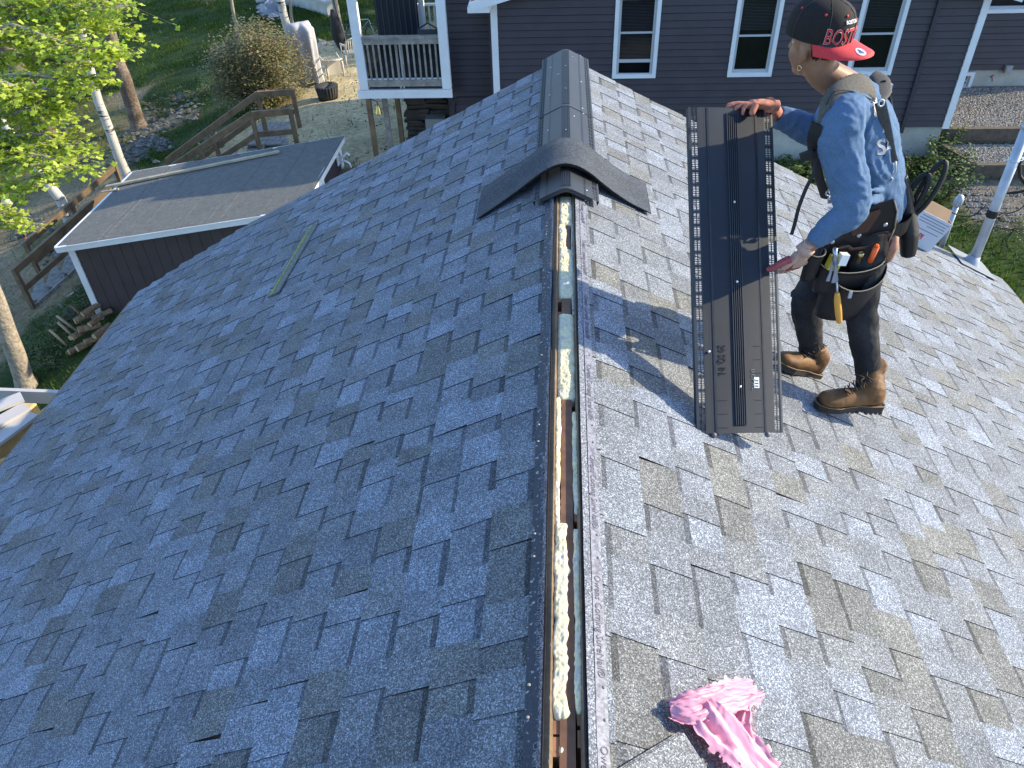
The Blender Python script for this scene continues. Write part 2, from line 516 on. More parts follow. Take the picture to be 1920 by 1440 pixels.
# underlayment hanging over the cut edge of the deck on the left, folded up edge on the right
for side in (-1, 1):
    mb = MB(); N_ = 90; w_ = .018
    for j in range(N_):
        ya = Y0R + (Y1R - 2.0 - Y0R) * j / N_; yb = Y0R + (Y1R - 2.0 - Y0R) * (j + 1) / N_
        def off(y): return noise.noise(Vector((side * 3, y * 5, 0))) * .0035 + noise.noise(Vector((side * 3, y * 21, 0))) * .0012
        A0 = Vector((side * .062, ya, -.029)); B0 = Vector((side * .062, yb, -.029))
        xt_ = .054 if side < 0 else .043
        A1 = Vector((side * (xt_ + off(ya)), ya, -.5 * xt_ + .004)); B1 = Vector((side * (xt_ + off(yb)), yb, -.5 * xt_ + .004))
        A2 = Vector((side * (.0375 + off(ya)), ya, -.078)); B2 = Vector((side * (.0375 + off(yb)), yb, -.078))
        mb.add([A0, B0, B1, A1], [(0, 1, 2, 3)], None, True); mb.add([A1, B1, B2, A2], [(0, 1, 2, 3)], None, True)
    obj('underlayment_edge', mb, M_FELT, house, label='black felt edge with small round logos' if side < 0 else 'black felt edge beside the pale tape')
# granule-faced course tops and the woven nailing tape
for side in (-1, 1):
    tape_a, tape_b = (.068, .103) if side < 0 else (.070, .101)
    mb = MB()
    Ms = slope_matrix(side, 0, 0)
    N_ = 60
    for j in range(N_):
        ya = Y0R + (Y1R - Y0R) * j / N_; yb = Y0R + (Y1R - Y0R) * (j + 1) / N_
        o1 = noise.noise(Vector((1, ya * 3, side))) * .003; o2 = noise.noise(Vector((1, yb * 3, side))) * .003
        mb.add([Ms @ Vector((ya, tape_a + o1, .0125)), Ms @ Vector((yb, tape_a + o2, .0125)), Ms @ Vector((yb, tape_b + o2, .0135)), Ms @ Vector((ya, tape_b + o1, .0135))], [(0, 1, 2, 3)])
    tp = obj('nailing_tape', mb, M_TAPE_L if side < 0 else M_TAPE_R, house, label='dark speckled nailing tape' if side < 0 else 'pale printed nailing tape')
    mb = MB()
    for j in range(N_):
        ya = Y0R + (Y1R - Y0R) * j / N_; yb = Y0R + (Y1R - Y0R) * (j + 1) / N_
        o1 = noise.noise(Vector((7, ya * 4, side))) * .002; o2 = noise.noise(Vector((7, yb * 4, side))) * .002
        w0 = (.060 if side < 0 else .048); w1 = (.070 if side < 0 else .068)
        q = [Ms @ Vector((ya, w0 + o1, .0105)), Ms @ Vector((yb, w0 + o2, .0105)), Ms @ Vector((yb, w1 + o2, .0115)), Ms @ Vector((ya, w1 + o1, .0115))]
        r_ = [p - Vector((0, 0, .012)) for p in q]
        mb.add(q + r_, [(0, 1, 2, 3), (0, 1, 5, 4), (3, 2, 6, 7)], (.13, .14, .165) if side < 0 else (.19, .20, .225))  # right strip paler: sunlight put into its granule colour
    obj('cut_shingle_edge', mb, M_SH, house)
    # print on the tape
    up = (side * CT, 0, -ST)
    y = .45
    while y < 3.6:
        p = Ms @ Vector((y + .37, (tape_a + tape_b) / 2 - .008, .0140))
        text('lettering', 'Owens Corning SureNail\u00ae', .027 if side > 0 else .025, p, (0, -1, 0), (CT, 0, -ST) if side > 0 else (CT, 0, ST), M_PRINT if side > 0 else M_PRINTW, tp, extrude=.0003)
        mbn = MB()
        for q_ in (.05, .43):
            mbn = MB(); c_ = Ms @ Vector((y + q_, tape_b - .010, .015)); mbn.ell(c_, (.0045, .0045, .0018), n=8, m_=4)
            obj('nail_head', mbn, bpy.data.materials.get('pale_nail_head') or mat('pale_nail_head', (.26, .26, .23), .5), tp)
        y += .46
# small swirl logos on the felt
lg = MB()
for py in (880, 1020, 1200, 1300, 1420, 600, 700):
    y = yr(py)
    for r_ in (.0085, .005):
        pts = [Vector((-.0405 - math.cos(a_) * r_ * .0, y + math.cos(a_) * r_, -.031 + math.sin(a_) * r_)) for a_ in [math.pi * 1.7 * i / 12 for i in range(13)]]
        lg.tube(pts, .0008, 4)
obj('felt_logo', lg, M_PRINTW, house)
# white scrape marks of granules at butt edges near the ridge on the left
# ------------------------------------------------------------------ ridge vents
M_LABEL = mat('white_sticker', (.7, .7, .68), .4)
M_SCREW = mat('zinc_nail_head', (.6, .6, .6), .3, .5, .8)
def build_vent(mapf, L, t, held=False, slots=True):
    """mapf(a, l, h): a across (-.18..+.18), l along (0..L), h out of the face"""
    HW = .182
    mb = MB(); N = 28
    al = [-.142 + .284 * i / N for i in range(N + 1)]
    vs = []
    for l in (0, L):
        for a in al: vs.append(mapf(a, l, .0))
    for l in (0, L):
        for a in al: vs.append(mapf(a, l, -.003))
    n1 = N + 1
    fs = [(i, i + 1, n1 + i + 1, n1 + i) for i in range(N)] + [(2 * n1 + i, 2 * n1 + i + 1, 3 * n1 + i + 1, 3 * n1 + i) for i in range(N)]
    fs += [(i, i + 1, 2 * n1 + i + 1, 2 * n1 + i) for i in range(N)] + [(n1 + i, n1 + i + 1, 3 * n1 + i + 1, 3 * n1 + i) for i in range(N)]
    mb.add(vs, fs, None, True)
    obj('vent_panel', mb, M_PLAST, t)
    for s_ in (-1, 1):
        # grille: rails with slats between, open to what lies behind
        g = MB()
        for a_ in (.144, .158, .172):
            g.add([mapf(s_ * (a_ - .0016), 0, 0), mapf(s_ * (a_ + .0016), 0, 0), mapf(s_ * (a_ + .0016), L, 0), mapf(s_ * (a_ - .0016), L, 0),
                   mapf(s_ * (a_ - .0016), 0, -.004), mapf(s_ * (a_ + .0016), 0, -.004), mapf(s_ * (a_ + .0016), L, -.004), mapf(s_ * (a_ - .0016), L, -.004)],
                  [(0, 1, 2, 3), (4, 7, 6, 5), (0, 3, 7, 4), (1, 5, 6, 2)])
        step = .0085; nrow = int(L / step)
        for j in range(nrow):
            l = (j + .5) * L / nrow
            hw = .0011 if j % 6 else .0055
            g.add([mapf(s_ * .143, l - hw, -.001), mapf(s_ * .173, l - hw, -.001), mapf(s_ * .173, l + hw, -.001), mapf(s_ * .143, l + hw, -.001),
                   mapf(s_ * .143, l - hw, -.003), mapf(s_ * .173, l - hw, -.003), mapf(s_ * .173, l + hw, -.003), mapf(s_ * .143, l + hw, -.003)],
                  [(0, 1, 2, 3), (4, 7, 6, 5), (0, 4, 5, 1), (3, 2, 6, 7)])
        obj('grille', g, M_PLAST, t)
        # outer flange turned towards the roof
        f = MB()
        q = [(.174, .001), (.182, .001), (.182, -.022), (.179, -.022), (.179, -.002), (.174, -.002)]
        vs = [mapf(s_ * a_, l, h_) for l in (0, L) for a_, h_ in q]
        f.add(vs, [(i, (i + 1) % 6, 6 + (i + 1) % 6, 6 + i) for i in range(6)] + [(0, 1, 2, 3, 4, 5), (11, 10, 9, 8, 7, 6)])
        obj('flange', f, M_PLAST, t)
        # long score line
        g = MB()
        g.add([mapf(s_ * .104 - .0035, .0, .0012), mapf(s_ * .104 + .0035, .0, .0012), mapf(s_ * .104 + .0035, L, .0012), mapf(s_ * .104 - .0035, L, .0012)], [(0, 1, 2, 3)])
        for e_ in (-.0042, .0034):
            g.add([mapf(s_ * .104 + e_, 0, .003), mapf(s_ * .104 + e_ + .001, 0, .003), mapf(s_ * .104 + e_ + .001, L, .003), mapf(s_ * .104 + e_, L, .003)], [(0, 1, 2, 3)])
        obj('score_line', g, M_FELT, t)
    for i in range(6):
        a = -.0215 + i * .0086; r = MB()
        r.add([mapf(a - .0020, .03, .001), mapf(a + .0020, .03, .001), mapf(a + .0020, L - .02, .001), mapf(a - .0020, L - .02, .001),
               mapf(a - .0011, .03, .0042), mapf(a + .0011, .03, .0042), mapf(a + .0011, L - .02, .0042), mapf(a - .0011, L - .02, .0042)],
              [(4, 5, 6, 7), (0, 4, 7, 3), (1, 2, 6, 5), (0, 1, 5, 4), (3, 7, 6, 2)])
        obj('rib', r, M_PLAST, t)
    # baffle walls on the underside, seen at the end
    f = MB()
    for k in range(-9, 10):
        a = k * .0155
        for l in ([.002, .12] if not held else [.002]):
            f.add([mapf(a - .0015, l, -.002), mapf(a + .0015, l, -.002), mapf(a + .0015, l + .03, -.002), mapf(a - .0015, l + .03, -.002),
                   mapf(a - .0015, l, -.020), mapf(a + .0015, l, -.020), mapf(a + .0015, l + .03, -.020), mapf(a - .0015, l + .03, -.020)],
                  [(0, 1, 2, 3), (4, 5, 6, 7), (0, 1, 5, 4), (1, 2, 6, 5), (2, 3, 7, 6), (3, 0, 4, 7)])
    for l in (.001, L - .004):
        aa = [-.14 + .28 * i / 20 for i in range(21)]
        vs = [mapf(a, l, -.001) for a in aa] + [mapf(a, l, -.021) for a in aa] + [mapf(a, l + .003, -.001) for a in aa] + [mapf(a, l + .003, -.021) for a in aa]
        f.add(vs, [(i, i + 1, 22 + i, 21 + i) for i in range(20)] + [(42 + i, 43 + i, 64 + i, 63 + i) for i in range(20)])
    obj('baffle', f, M_PLAST, t)
    for (a, l) in ([(.11, .06), (-.11, .30), (.11, .55), (-.11, .85), (.115, 1.12), (0, .30), (0, .75), (-.05, .62), (.05, 1.0)] if not held else [(0, .17), (0, .56), (0, .86), (-.125, .30)]):
        if l > L: continue
        s_ = MB(); c = mapf(a, l, .004); n_ = (mapf(a, l, .02) - mapf(a, l, 0)).normalized()
        s_.lathe(c - n_ * .002, [(.0055, 0), (.0055, .002), (.002, .003)], 8, n_)
        obj('nail_head', s_, M_SCREW, t)
def bend(y0, zoff=0.0):
    R_ = .075
    def f(a, l, h):
        # fold over the ridge with a rounded crown, sides lying 24 mm above the shingles
        s_ = abs(a); ang = TH; arc = R_ * ang
        if s_ < arc:
            th = s_ / R_; x = R_ * math.sin(th); z = -R_ * (1 - math.cos(th)); nx, nz = math.sin(th), math.cos(th)
        else:
            x = R_ * math.sin(ang) + (s_ - arc) * CT; z = -R_ * (1 - math.cos(ang)) - (s_ - arc) * ST; nx, nz = ST, CT
        top = .040 + zoff
        sg = 1 if a >= 0 else -1
        return Vector((sg * (x + nx * h) + .002, y0 + l, top + z + nz * h))
    return f
yj = P(1057, 198, z=.042).y
yn = P(1057, 353, z=.040).y
v1 = thing('ridge_vent', 'near length of black plastic ridge vent nailed over the slot, under the curved cap shingle', 'ridge vent', (0, yn, 0), 'black ridge vent lengths')
build_vent(bend(yn), yj - yn + .02, v1)
v2 = thing('ridge_vent', 'far length of black plastic ridge vent reaching the gable edge', 'ridge vent', (0, yj, 0), 'black ridge vent lengths')
build_vent(bend(yj, .003), Y1R + .04 - yj, v2)
# ------------------------------------------------------------------ cap shingle bent over the vent
yc0 = P(1057, 306, z=.078).y; yc1 = P(1057, 256, z=.078).y
M_CAP = granule_mat('cap_granules', False, (.054, .060, .072))
prof = [(-.47, -.205), (-.42, -.172), (-.34, -.120), (-.26, -.066), (-.19, -.016), (-.13, .028), (-.08, .056), (-.04, .070), (0, .075), (.04, .070), (.08, .056), (.13, .026), (.19, -.022), (.26, -.077), (.34, -.132), (.42, -.176), (.455, -.195)]
def cap_layer(y0, y1, dz, th, x0, x1, nm, par, m_):
    mb = MB(); pts = []
    F = 6; fine = []
    for i in range(len(prof) - 1):
        for k in range(F):
            t = k / F
            p0 = prof[max(i - 1, 0)]; p1 = prof[i]; p2 = prof[i + 1]; p3 = prof[min(i + 2, len(prof) - 1)]
            cr = [0.5 * (2 * p1[q] + (p2[q] - p0[q]) * t + (2 * p0[q] - 5 * p1[q] + 4 * p2[q] - p3[q]) * t * t + (3 * p1[q] - p0[q] - 3 * p2[q] + p3[q]) * t ** 3) for q in (0, 1)]
            if x0 <= cr[0] <= x1: fine.append(cr)
    n = len(fine); R_ = 5
    vs = []
    for lay in (0, 1):
        for j in range(R_):
            y = y0 + (y1 - y0) * j / (R_ - 1)
            for x, z in fine: vs.append((x, y - .10 * abs(x) * (1 if x < 0 else .3), z + dz - lay * th + .004 * math.sin(x * 9 + y * 4)))
    fs = []
    for lay in (0, 1):
        for j in range(R_ - 1):
            for i in range(n - 1):
                b = lay * R_ * n + j * n + i; fs.append((b, b + 1, b + n + 1, b + n))
    o_ = R_ * n
    for i in range(n - 1):
        fs.append((i, i + 1, o_ + i + 1, o_ + i)); b = (R_ - 1) * n + i; fs.append((b, b + 1, o_ + b + 1, o_ + b))
    for j in range(R_ - 1):
        b = j * n; fs.append((b, b + n, o_ + b + n, o_ + b)); b = j * n + n - 1; fs.append((b, b + n, o_ + b + n, o_ + b))
    mb.add(vs, fs, None, True)
    o = obj(nm, mb, m_, par)
    return o
caps = thing('cap_shingle', 'thick dark grey cap shingle curved like a saddle over the black ridge vent', 'shingle', (0, yc0, .07))
cap_layer(yc0, yc1, 0, .006, -.47, .455, 'top_layer', caps, M_CAP)
cap_layer(yc0 + .006, yc1 - .01, -.0065, .012, -.455, .41, 'bottom_layer', caps, M_ASPH)
# ------------------------------------------------------------------ loose strip with a painted line on the left slope
def rl(px, py, off=0.0):
    v = ray(px, py); t = (0.5 * CAMP.x - CAMP.z + off) / (v.z - 0.5 * v.x); return CAMP + v * t
def rr(px, py, off=0.0):
    v = ray(px, py); t = (-0.5 * CAMP.x - CAMP.z + off) / (v.z + 0.5 * v.x); return CAMP + v * t
a_ = rl(512, 553, .016); b_ = rl(588, 422, .016)
st = thing('starter_strip', 'loose narrow grey strip with a yellow-green paint line lying on the left slope', 'strip', tuple(a_))
mb = MB(); nL = Vector((-ST, 0, CT)); mb.bar(a_, b_, .088, .008, nL)
obj('strip_body', mb, granule_mat('strip_granules', False, (.16, .17, .15)), st)
mb = MB()
for i in range(24):
    t0 = i / 24 + .004; t1 = (i + 1) / 24
    wob = noise.noise(Vector((i * .7, 0, 0))) * .004
    sid = Vector((-1, .0, -.5)).normalized() * (.018 + wob)
    mb.bar(a_.lerp(b_, t0) + nL * .0055 + sid, a_.lerp(b_, t1) + nL * .0055 + sid, .020 + random.uniform(-.005, .005), .0012, nL)
obj('paint_line', mb, mat('yellow_green_paint', (.26, .27, .06), .8, noise_=[(60, .5, 4)]), st)
# ------------------------------------------------------------------ ground
import numpy as np
# (pixel x, pixel y, height, surface)   g grass, y grass with sunlight put into its colour, d bare dirt and leaf litter, s sand, r rocks/rough, v gravel
CTRL_PX = [(706, 292, -5.15, 's'), (640, 250, -5.3, 's'), (600, 215, -5.45, 's'), (520, 250, -5.5, 's'), (665, 125, -5.75, 's'), (615, 172, -5.6, 's'),
           (650, 330, -5.2, 'd'), (690, 200, -5.4, 's'), (560, 152, -5.9, 's'), (640, 100, -5.85, 's'), (600, 60, -6.0, 'g'), (440, 215, -6.1, 'g'), (380, 130, -6.6, 'g'),
           (350, 200, -6.8, 'g'), (262, 235, -7.2, 'd'), (340, 250, -6.8, 'g'), (300, 300, -6.9, 'g'), (235, 333, -7.0, 'd'), (200, 260, -7.3, 'y'),
           (150, 300, -7.4, 'y'), (100, 330, -7.6, 'y'), (180, 215, -7.4, 'y'), (75, 555, -7.75, 'd'), (150, 420, -7.4, 'y'), (50, 450, -7.95, 'd'), (10, 300, -8.0, 'y'),
           (100, 500, -7.5, 'd'), (45, 725, -8.0, 'g'), (110, 620, -7.55, 'g'), (165, 640, -7.3, 'g'), (0, 640, -8.1, 'd'), (90, 690, -7.75, 'g'), (150, 560, -7.4, 'g'),
           (300, 0, -6.9, 'g'), (300, 100, -6.9, 'g'), (220, 60, -7.2, 'g'), (420, 60, -6.4, 'g'), (500, 30, -6.2, 'g'), (600, 10, -6.0, 'g'), (100, 50, -7.8, 'g'), (10, 100, -8.0, 'g'),
           (60, 200, -7.8, 'g'), (330, 60, -6.8, 'g'), (250, 150, -7.1, 'g'), (300, 170, -6.9, 'g'), (410, 180, -6.4, 'g'), (230, 190, -7.2, 'd'), (340, 215, -6.8, 'd'),
           (20, 500, -7.9, 'd'), (60, 400, -7.8, 'd'), (30, 360, -7.8, 'y'), (120, 270, -7.5, 'y'), (200, 300, -7.2, 'd'), (160, 360, -7.3, 'd'),
           (1745, 292, -5.2, 'g'), (1700, 320, -5.25, 'g'), (1510, 320, -5.2, 'g'), (1400, 300, -5.2, 'g'), (1850, 350, -5.2, 'v'), (1790, 330, -5.15, 'v'), (1830, 400, -5.3, 'v'), (1770, 390, -5.3, 'g'),
           (1880, 450, -5.5, 'g'), (1800, 440, -5.45, 'g'), (1900, 500, -5.6, 'g'), (1900, 340, -5.2, 'v'), (1915, 400, -5.4, 'v')]
CTRL_W = [(8.3, 15.4, -5.0, 'v'), (10.5, 15.3, -5.0, 'v'), (9, 18.3, -4.75, 'v'), (14, 18.3, -4.6, 'v'), (9, 30, -5.2, 'g'), (16, 8, -5.8, 'g'), (8, 6, -5.7, 'g'), (8, -3, -5.8, 'g'), (25, 20, -4.9, 'g'), (30, -10, -6, 'g'), (-6, 5, -7.7, 'g'), (-6, -3, -7.8, 'g'),
          (-12, 2, -8.2, 'g'), (-25, 5, -8.6, 'g'), (-40, 20, -9, 'g'), (-40, 60, -9, 'g'), (0, 60, -6.5, 'g'), (30, 60, -5.5, 'g'), (3, 30, -5.6, 'g'), (3, 18, -5.2, 'd'), (-3, 17.5, -5.15, 's'), (-2, 13, -5.1, 'd'), (2, 13.5, -5.15, 'g'), (-4, 22, -5.6, 's'), (0, 8, -5.6, 'd'), (0, 0, -6, 'd'), (-3.5, 12, -5.4, 'd'), (-4.5, 14.2, -5.25, 'd')]
pts = []; typ = []
for a, b, c, d in CTRL_PX:
    q = P(a, b, z=c); pts.append((q.x, q.y, c)); typ.append(d)
for a, b, c, d in CTRL_W: pts.append((a, b, c)); typ.append(d)
PT = np.array(pts)
def tps(r2): return np.where(r2 > 1e-12, .5 * r2 * np.log(r2 + 1e-12), 0)
K_ = tps(((PT[:, None, :2] - PT[None, :, :2]) ** 2).sum(-1)) + np.eye(len(PT)) * 1.5
A_ = np.zeros((len(PT) + 3, len(PT) + 3)); A_[:-3, :-3] = K_; A_[:-3, -3] = 1; A_[:-3, -2:] = PT[:, :2]; A_[-3, :-3] = 1; A_[-2:, :-3] = PT[:, :2].T
W_ = np.linalg.solve(A_, np.concatenate([PT[:, 2], np.zeros(3)]))
def gz_arr(X, Y):
    r2 = (X[..., None] - PT[:, 0]) ** 2 + (Y[..., None] - PT[:, 1]) ** 2
    z = tps(r2) @ W_[:-3] + W_[-3] + W_[-2] * X + W_[-1] * Y
    far = np.clip((np.hypot(X, Y - 15) - 45) / 40, 0, 1)
    return z * (1 - far) + (-7.0) * far
def gz(x, y): return float(gz_arr(np.array([x]), np.array([y]))[0])
def G(px, py, tol=40):
    """the ground under a photo pixel"""
    z = -6.0
    for _ in range(tol):
        q = P(px, py, z=z); z = z * .5 + gz(q.x, q.y) * .5
    return P(px, py, z=z)
COLS = {'g': (.022, .045, .007), 'd': (.21, .165, .10), 's': (.46, .37, .21), 'r': (.1, .1, .09), 'v': (.17, .145, .115), 'y': (.13, .125, .045)}
xs = np.concatenate([[-300, -150, -80, -50], np.arange(-36, 16.01, .2), [20, 30, 50, 80, 150, 300]])
ys = np.concatenate([[-300, -120, -50, -20, -8, 0, 3], np.arange(5, 46.01, .2), [50, 60, 75, 100, 160, 320]])
XX, YY = np.meshgrid(xs, ys)
ZZ = np.zeros_like(XX)
for j in range(len(ys)): ZZ[j] = gz_arr(XX[j], YY[j])
gmb_v = []; gcol = []
rng = np.random.default_rng(5)
tix = np.array([list(COLS).index(t) for t in typ])
cl = np.array([COLS[k] for k in COLS])
for j in range(len(ys)):
    for i in range(len(xs)):
        x, y = XX[j, i], YY[j, i]
        n1 = noise.noise(Vector((x * .35, y * .35, 1))); n2 = noise.noise(Vector((x * 1.3, y * 1.3, 4)))
        bump = (.05 * noise.noise(Vector((x * 1.1, y * 1.1, 9))) + .02 * noise.noise(Vector((x * 3.7, y * 3.7, 9)))) if abs(x) < 40 and 4 < y < 47 else 0
        gmb_v.append((x, y, ZZ[j, i] + bump))
wx = XX + .9 * np.array([[noise.noise(Vector((x * .5, y * .5, 2))) for x in xs] for y in ys]) + .35 * np.array([[noise.noise(Vector((x * 2.1, y * 2.1, 6))) for x in xs] for y in ys])
wy = YY + .9 * np.array([[noise.noise(Vector((x * .5, y * .5, 22))) for x in xs] for y in ys]) + .35 * np.array([[noise.noise(Vector((x * 2.1, y * 2.1, 16))) for x in xs] for y in ys])
gt = np.zeros(XX.shape, int); CC = np.zeros(XX.shape + (3,))
for j in range(len(ys)):
    d2 = (wx[j][:, None] - PT[:, 0]) ** 2 + (wy[j][:, None] - PT[:, 1]) ** 2
    w = 1 / (d2 + .05) ** 2.2
    w /= w.sum(1, keepdims=True)
    CC[j] = w @ cl[tix]
    gt[j] = tix[np.argmax(w, 1)]
nx_ = len(xs)
me = bpy.data.meshes.new('ground')
fs = [(j * nx_ + i, j * nx_ + i + 1, (j + 1) * nx_ + i + 1, (j + 1) * nx_ + i) for j in range(len(ys) - 1) for i in range(nx_ - 1)]
me.from_pydata(gmb_v, [], fs)
me.polygons.foreach_set('use_smooth', [True] * len(fs))
at = me.color_attributes.new('col', 'FLOAT_COLOR', 'POINT')
buf = np.ones((len(gmb_v), 4)); buf[:, :3] = CC.reshape(-1, 3)
at.data.foreach_set('color', buf.ravel())
M_GROUND = mat('ground_soil', attr=True, rough=.95, spec=.2, noise_=[(1.2, .22, 6), (9, .30, 6), (45, .28, 4)], bump=(14, .6, .05))
me.materials.append(M_GROUND)
ground = obj('ground', me, None, kind='structure')
# grass blades
def blades(name, samples, hmin, hmax, w, cols, label, cat, seed=3, lean=.6):
    rg = random.Random(seed); vs = []; fc = []; cc = []
    for (x, y, z, k) in samples:
        h = rg.uniform(hmin, hmax) * k; a = rg.uniform(0, 6.283); b = rg.uniform(0, 6.283); l = rg.uniform(.1, lean) * h
        dx, dy = math.cos(a) * w * k, math.sin(a) * w * k
        i = len(vs)
        vs += [(x - dx, y - dy, z - .01), (x + dx, y + dy, z - .01), (x + math.cos(b) * l, y + math.sin(b) * l, z + h)]
        fc.append((i, i + 1, i + 2)); c = jit(rg.choice(cols), .25)
        cc += [c[0], c[1], c[2], 1] * 3
    me = bpy.data.meshes.new(name); me.from_pydata(vs, [], fc)
    at = me.color_attributes.new('col', 'FLOAT_COLOR', 'CORNER'); at.data.foreach_set('color', cc)
    me.materials.append(M_LEAFY)
    o = obj(name, me, None); tag(o, label, cat, kind='stuff'); return o
M_LEAFY = mat('grass_and_weeds', attr=True, rough=.6, spec=.3, trans=.35)
GC = [(.040, .095, .007), (.070, .135, .012), (.026, .068, .006), (.11, .14, .024)]
sm = []; smy = []; rg = random.Random(8)
nrow = len(ys)
vis_cells = []
for j in range(nrow - 1):
    for i in range(nx_ - 1):
        if not (-33 < xs[i] < 15 and 5 < ys[j] < 45): continue
        if not in_frame((xs[i], ys[j], ZZ[j, i])): continue
        vis_cells.append((i, j))
for (i, j) in vis_cells:
    t = list(COLS)[gt[j, i]]
    cnt = {'y': 7, 'g': 11, 'd': 1.6, 's': .25, 'r': 1, 'v': .25}[t]
    patch = noise.noise(Vector((xs[i] * .8, ys[j] * .8, 40))) + .5 * noise.noise(Vector((xs[i] * 2.5, ys[j] * 2.5, 41)))
    cnt *= max(0, 1 + 2.2 * patch)
    c = int(cnt) + (rg.random() < cnt % 1)
    for _ in range(c):
        x = xs[i] + rg.random() * .2; y = ys[j] + rg.random() * .2
        (smy if t == 'y' else sm).append((x, y, ZZ[j, i], .8 + rg.random() * .6))
blades('grass', sm, .05, .13, .012, GC, 'patchy green lawn and weeds around the shed and under the trees', 'grass')
blades('sun_tinted_grass', smy, .04, .11, .013, [(.16, .19, .03), (.11, .16, .02), (.22, .21, .06), (.13, .14, .05)], 'short grass mixed with dry leaves around the birches, sunlight put into its yellowish colour', 'grass', 13)
# pebbles of the gravel beds and stones of the slope
def pebbles(name, where, r0, r1, cols, label, cat, seed=2):
    rg = random.Random(seed); vs = []; fc = []; cc = []
    for (x, y, z) in where:
        r = rg.uniform(r0, r1); a = rg.uniform(0, 3.14); i = len(vs); c = jit(rg.choice(cols), .2)
        sx, sy, sz = r * rg.uniform(.8, 1.4), r * rg.uniform(.7, 1.1), r * rg.uniform(.5, .9)
        ring = []
        for k in range(5):
            th = a + k * 1.2566; kk = rg.uniform(.8, 1.15)
            vs.append((x + math.cos(th) * sx * kk, y + math.sin(th) * sy * kk, z + rg.uniform(-.1, .25) * sz))
        vs.append((x + rg.uniform(-.3, .3) * r, y + rg.uniform(-.3, .3) * r, z + sz)); vs.append((x, y, z - sz))
        for k in range(5):
            fc.append((i + k, i + (k + 1) % 5, i + 5)); cc += [*c, 1] * 3
            fc.append((i + (k + 1) % 5, i + k, i + 6)); cc += [*c, 1] * 3
    me = bpy.data.meshes.new(name); me.from_pydata(vs, [], fc)
    at = me.color_attributes.new('col', 'FLOAT_COLOR', 'CORNER'); at.data.foreach_set('color', cc)
    me.materials.append(M_STONE); o = obj(name, me, None); tag(o, label, cat, kind='stuff'); return o
M_STONE = mat('stone_faces', attr=True, rough=.85, noise_=[(20, .25, 4)])
STC = [(.30, .27, .22), (.22, .20, .18), (.16, .15, .145), (.36, .33, .28), (.24, .19, .14)]
# terraces beside the neighbour's house
T1Z, T2Z = -4.56, -4.86
def slab(name, x0, x1, y0, y1, z, col_):
    mb = MB(); mb.box(((x0 + x1) / 2, (y0 + y1) / 2, z - .4), (x1 - x0, y1 - y0, .8)); return obj(name, mb, col_, kind='structure')
M_GRAVEL = mat('gravel_base', (.13, .11, .085), .95, noise_=[(30, .4, 5), (3, .15, 4)])
slab('gravel_terrace', 7.95, 15, 16.05, 18.6, T1Z, M_GRAVEL)
slab('gravel_terrace', 7.95, 15, 14.95, 16.0, T2Z, M_GRAVEL)
w_ = []
for _ in range(15000): x = rg.uniform(7.95, 11.5); w_.append((x, rg.uniform(16.08, 18.5), T1Z + .005))
for _ in range(6500): x = rg.uniform(7.95, 11.3); w_.append((x, rg.uniform(14.98, 15.95), T2Z + .005))
pebbles('gravel', w_, .012, .030, STC, 'tan gravel filling the two timber-edged terraces right of the neighbouring house', 'gravel')
w_ = []
for (i, j) in vis_cells:
    if list(COLS)[gt[j, i]] == 'v' and xs[i] > 5 and ys[j] < 15.0:
        for _ in range(60): w_.append((xs[i] + rg.random() * .2, ys[j] + rg.random() * .2, ZZ[j, i] + .01))
pebbles('gravel', w_, .013, .030, [(.20, .19, .185), (.14, .135, .135), (.27, .26, .25), (.17, .15, .13)], 'grey gravel bed below the lower landscape timber', 'gravel', 4)
# loose stones on the bank left of the stair
w_ = []
for (cx_, cy_, sp, n_) in ((275, 262, 45, 90), (300, 225, 40, 60), (345, 205, 40, 50), (255, 285, 30, 60), (60, 430, 40, 50), (100, 470, 30, 40), (130, 590, 30, 26), (395, 265, 25, 26), (200, 300, 60, 30), (300, 270, 20, 60)):
    for _ in range(n_):
        q = G(cx_ + rg.gauss(0, sp * .5), cy_ + rg.gauss(0, sp * .35), 10); w_.append((q.x, q.y, q.z + .02))
pebbles('rubble', w_, .035, .12, [(.10, .105, .10), (.07, .075, .075), (.15, .15, .14), (.09, .085, .07)], 'grey fieldstones tumbled down the bank left of the wooden stair', 'stones', 7)
w_ = []
for (i, j) in vis_cells:
    t = list(COLS)[gt[j, i]]
    if t in 'ds' and rg.random() < .5:
        w_.append((xs[i] + rg.random() * .2, ys[j] + rg.random() * .2, ZZ[j, i]))
pebbles('leaf_litter', w_, .012, .035, [(.13, .10, .06), (.20, .16, .10), (.07, .06, .045), (.3, .27, .2)], 'scattered dead leaves and bits of stone on bare dirt and sand', 'litter', 9)
# ------------------------------------------------------------------ neighbour's house
nb = thing('neighbouring_house', 'dark plum clapboard house with white trim, screened porch at its left', 'house', (3.3, 16, -5.2))
WY = 16.0; CB = .133
WIN = [(1.0, 1.87), (3.286, 4.156), (5.60, 6.47)]
WZ0, WZ1 = -3.43, -1.90
def eave(x): return -1.97 + .27 * (min(x - (-1.75), 8.35 - x))
def clap(x0, x1, z, y, par, mesh_cache={}):
    """one clapboard, thick at its lower edge"""
    mb = MB(); h = CB
    g_ = .013
    mb.add([(x0, y - .030, z + g_), (x1, y - .030, z + g_), (x1, y - .006, z + h), (x0, y - .006, z + h), (x0, y + .01, z + g_), (x1, y + .01, z + g_), (x1, y + .01, z + h), (x0, y + .01, z + h)],
           [(0, 1, 2, 3), (0, 4, 5, 1), (0, 3, 7, 4), (1, 5, 6, 2), (3, 2, 6, 7)])
    return obj('clapboard', mb, M_SIDING, par)
mb = MB()
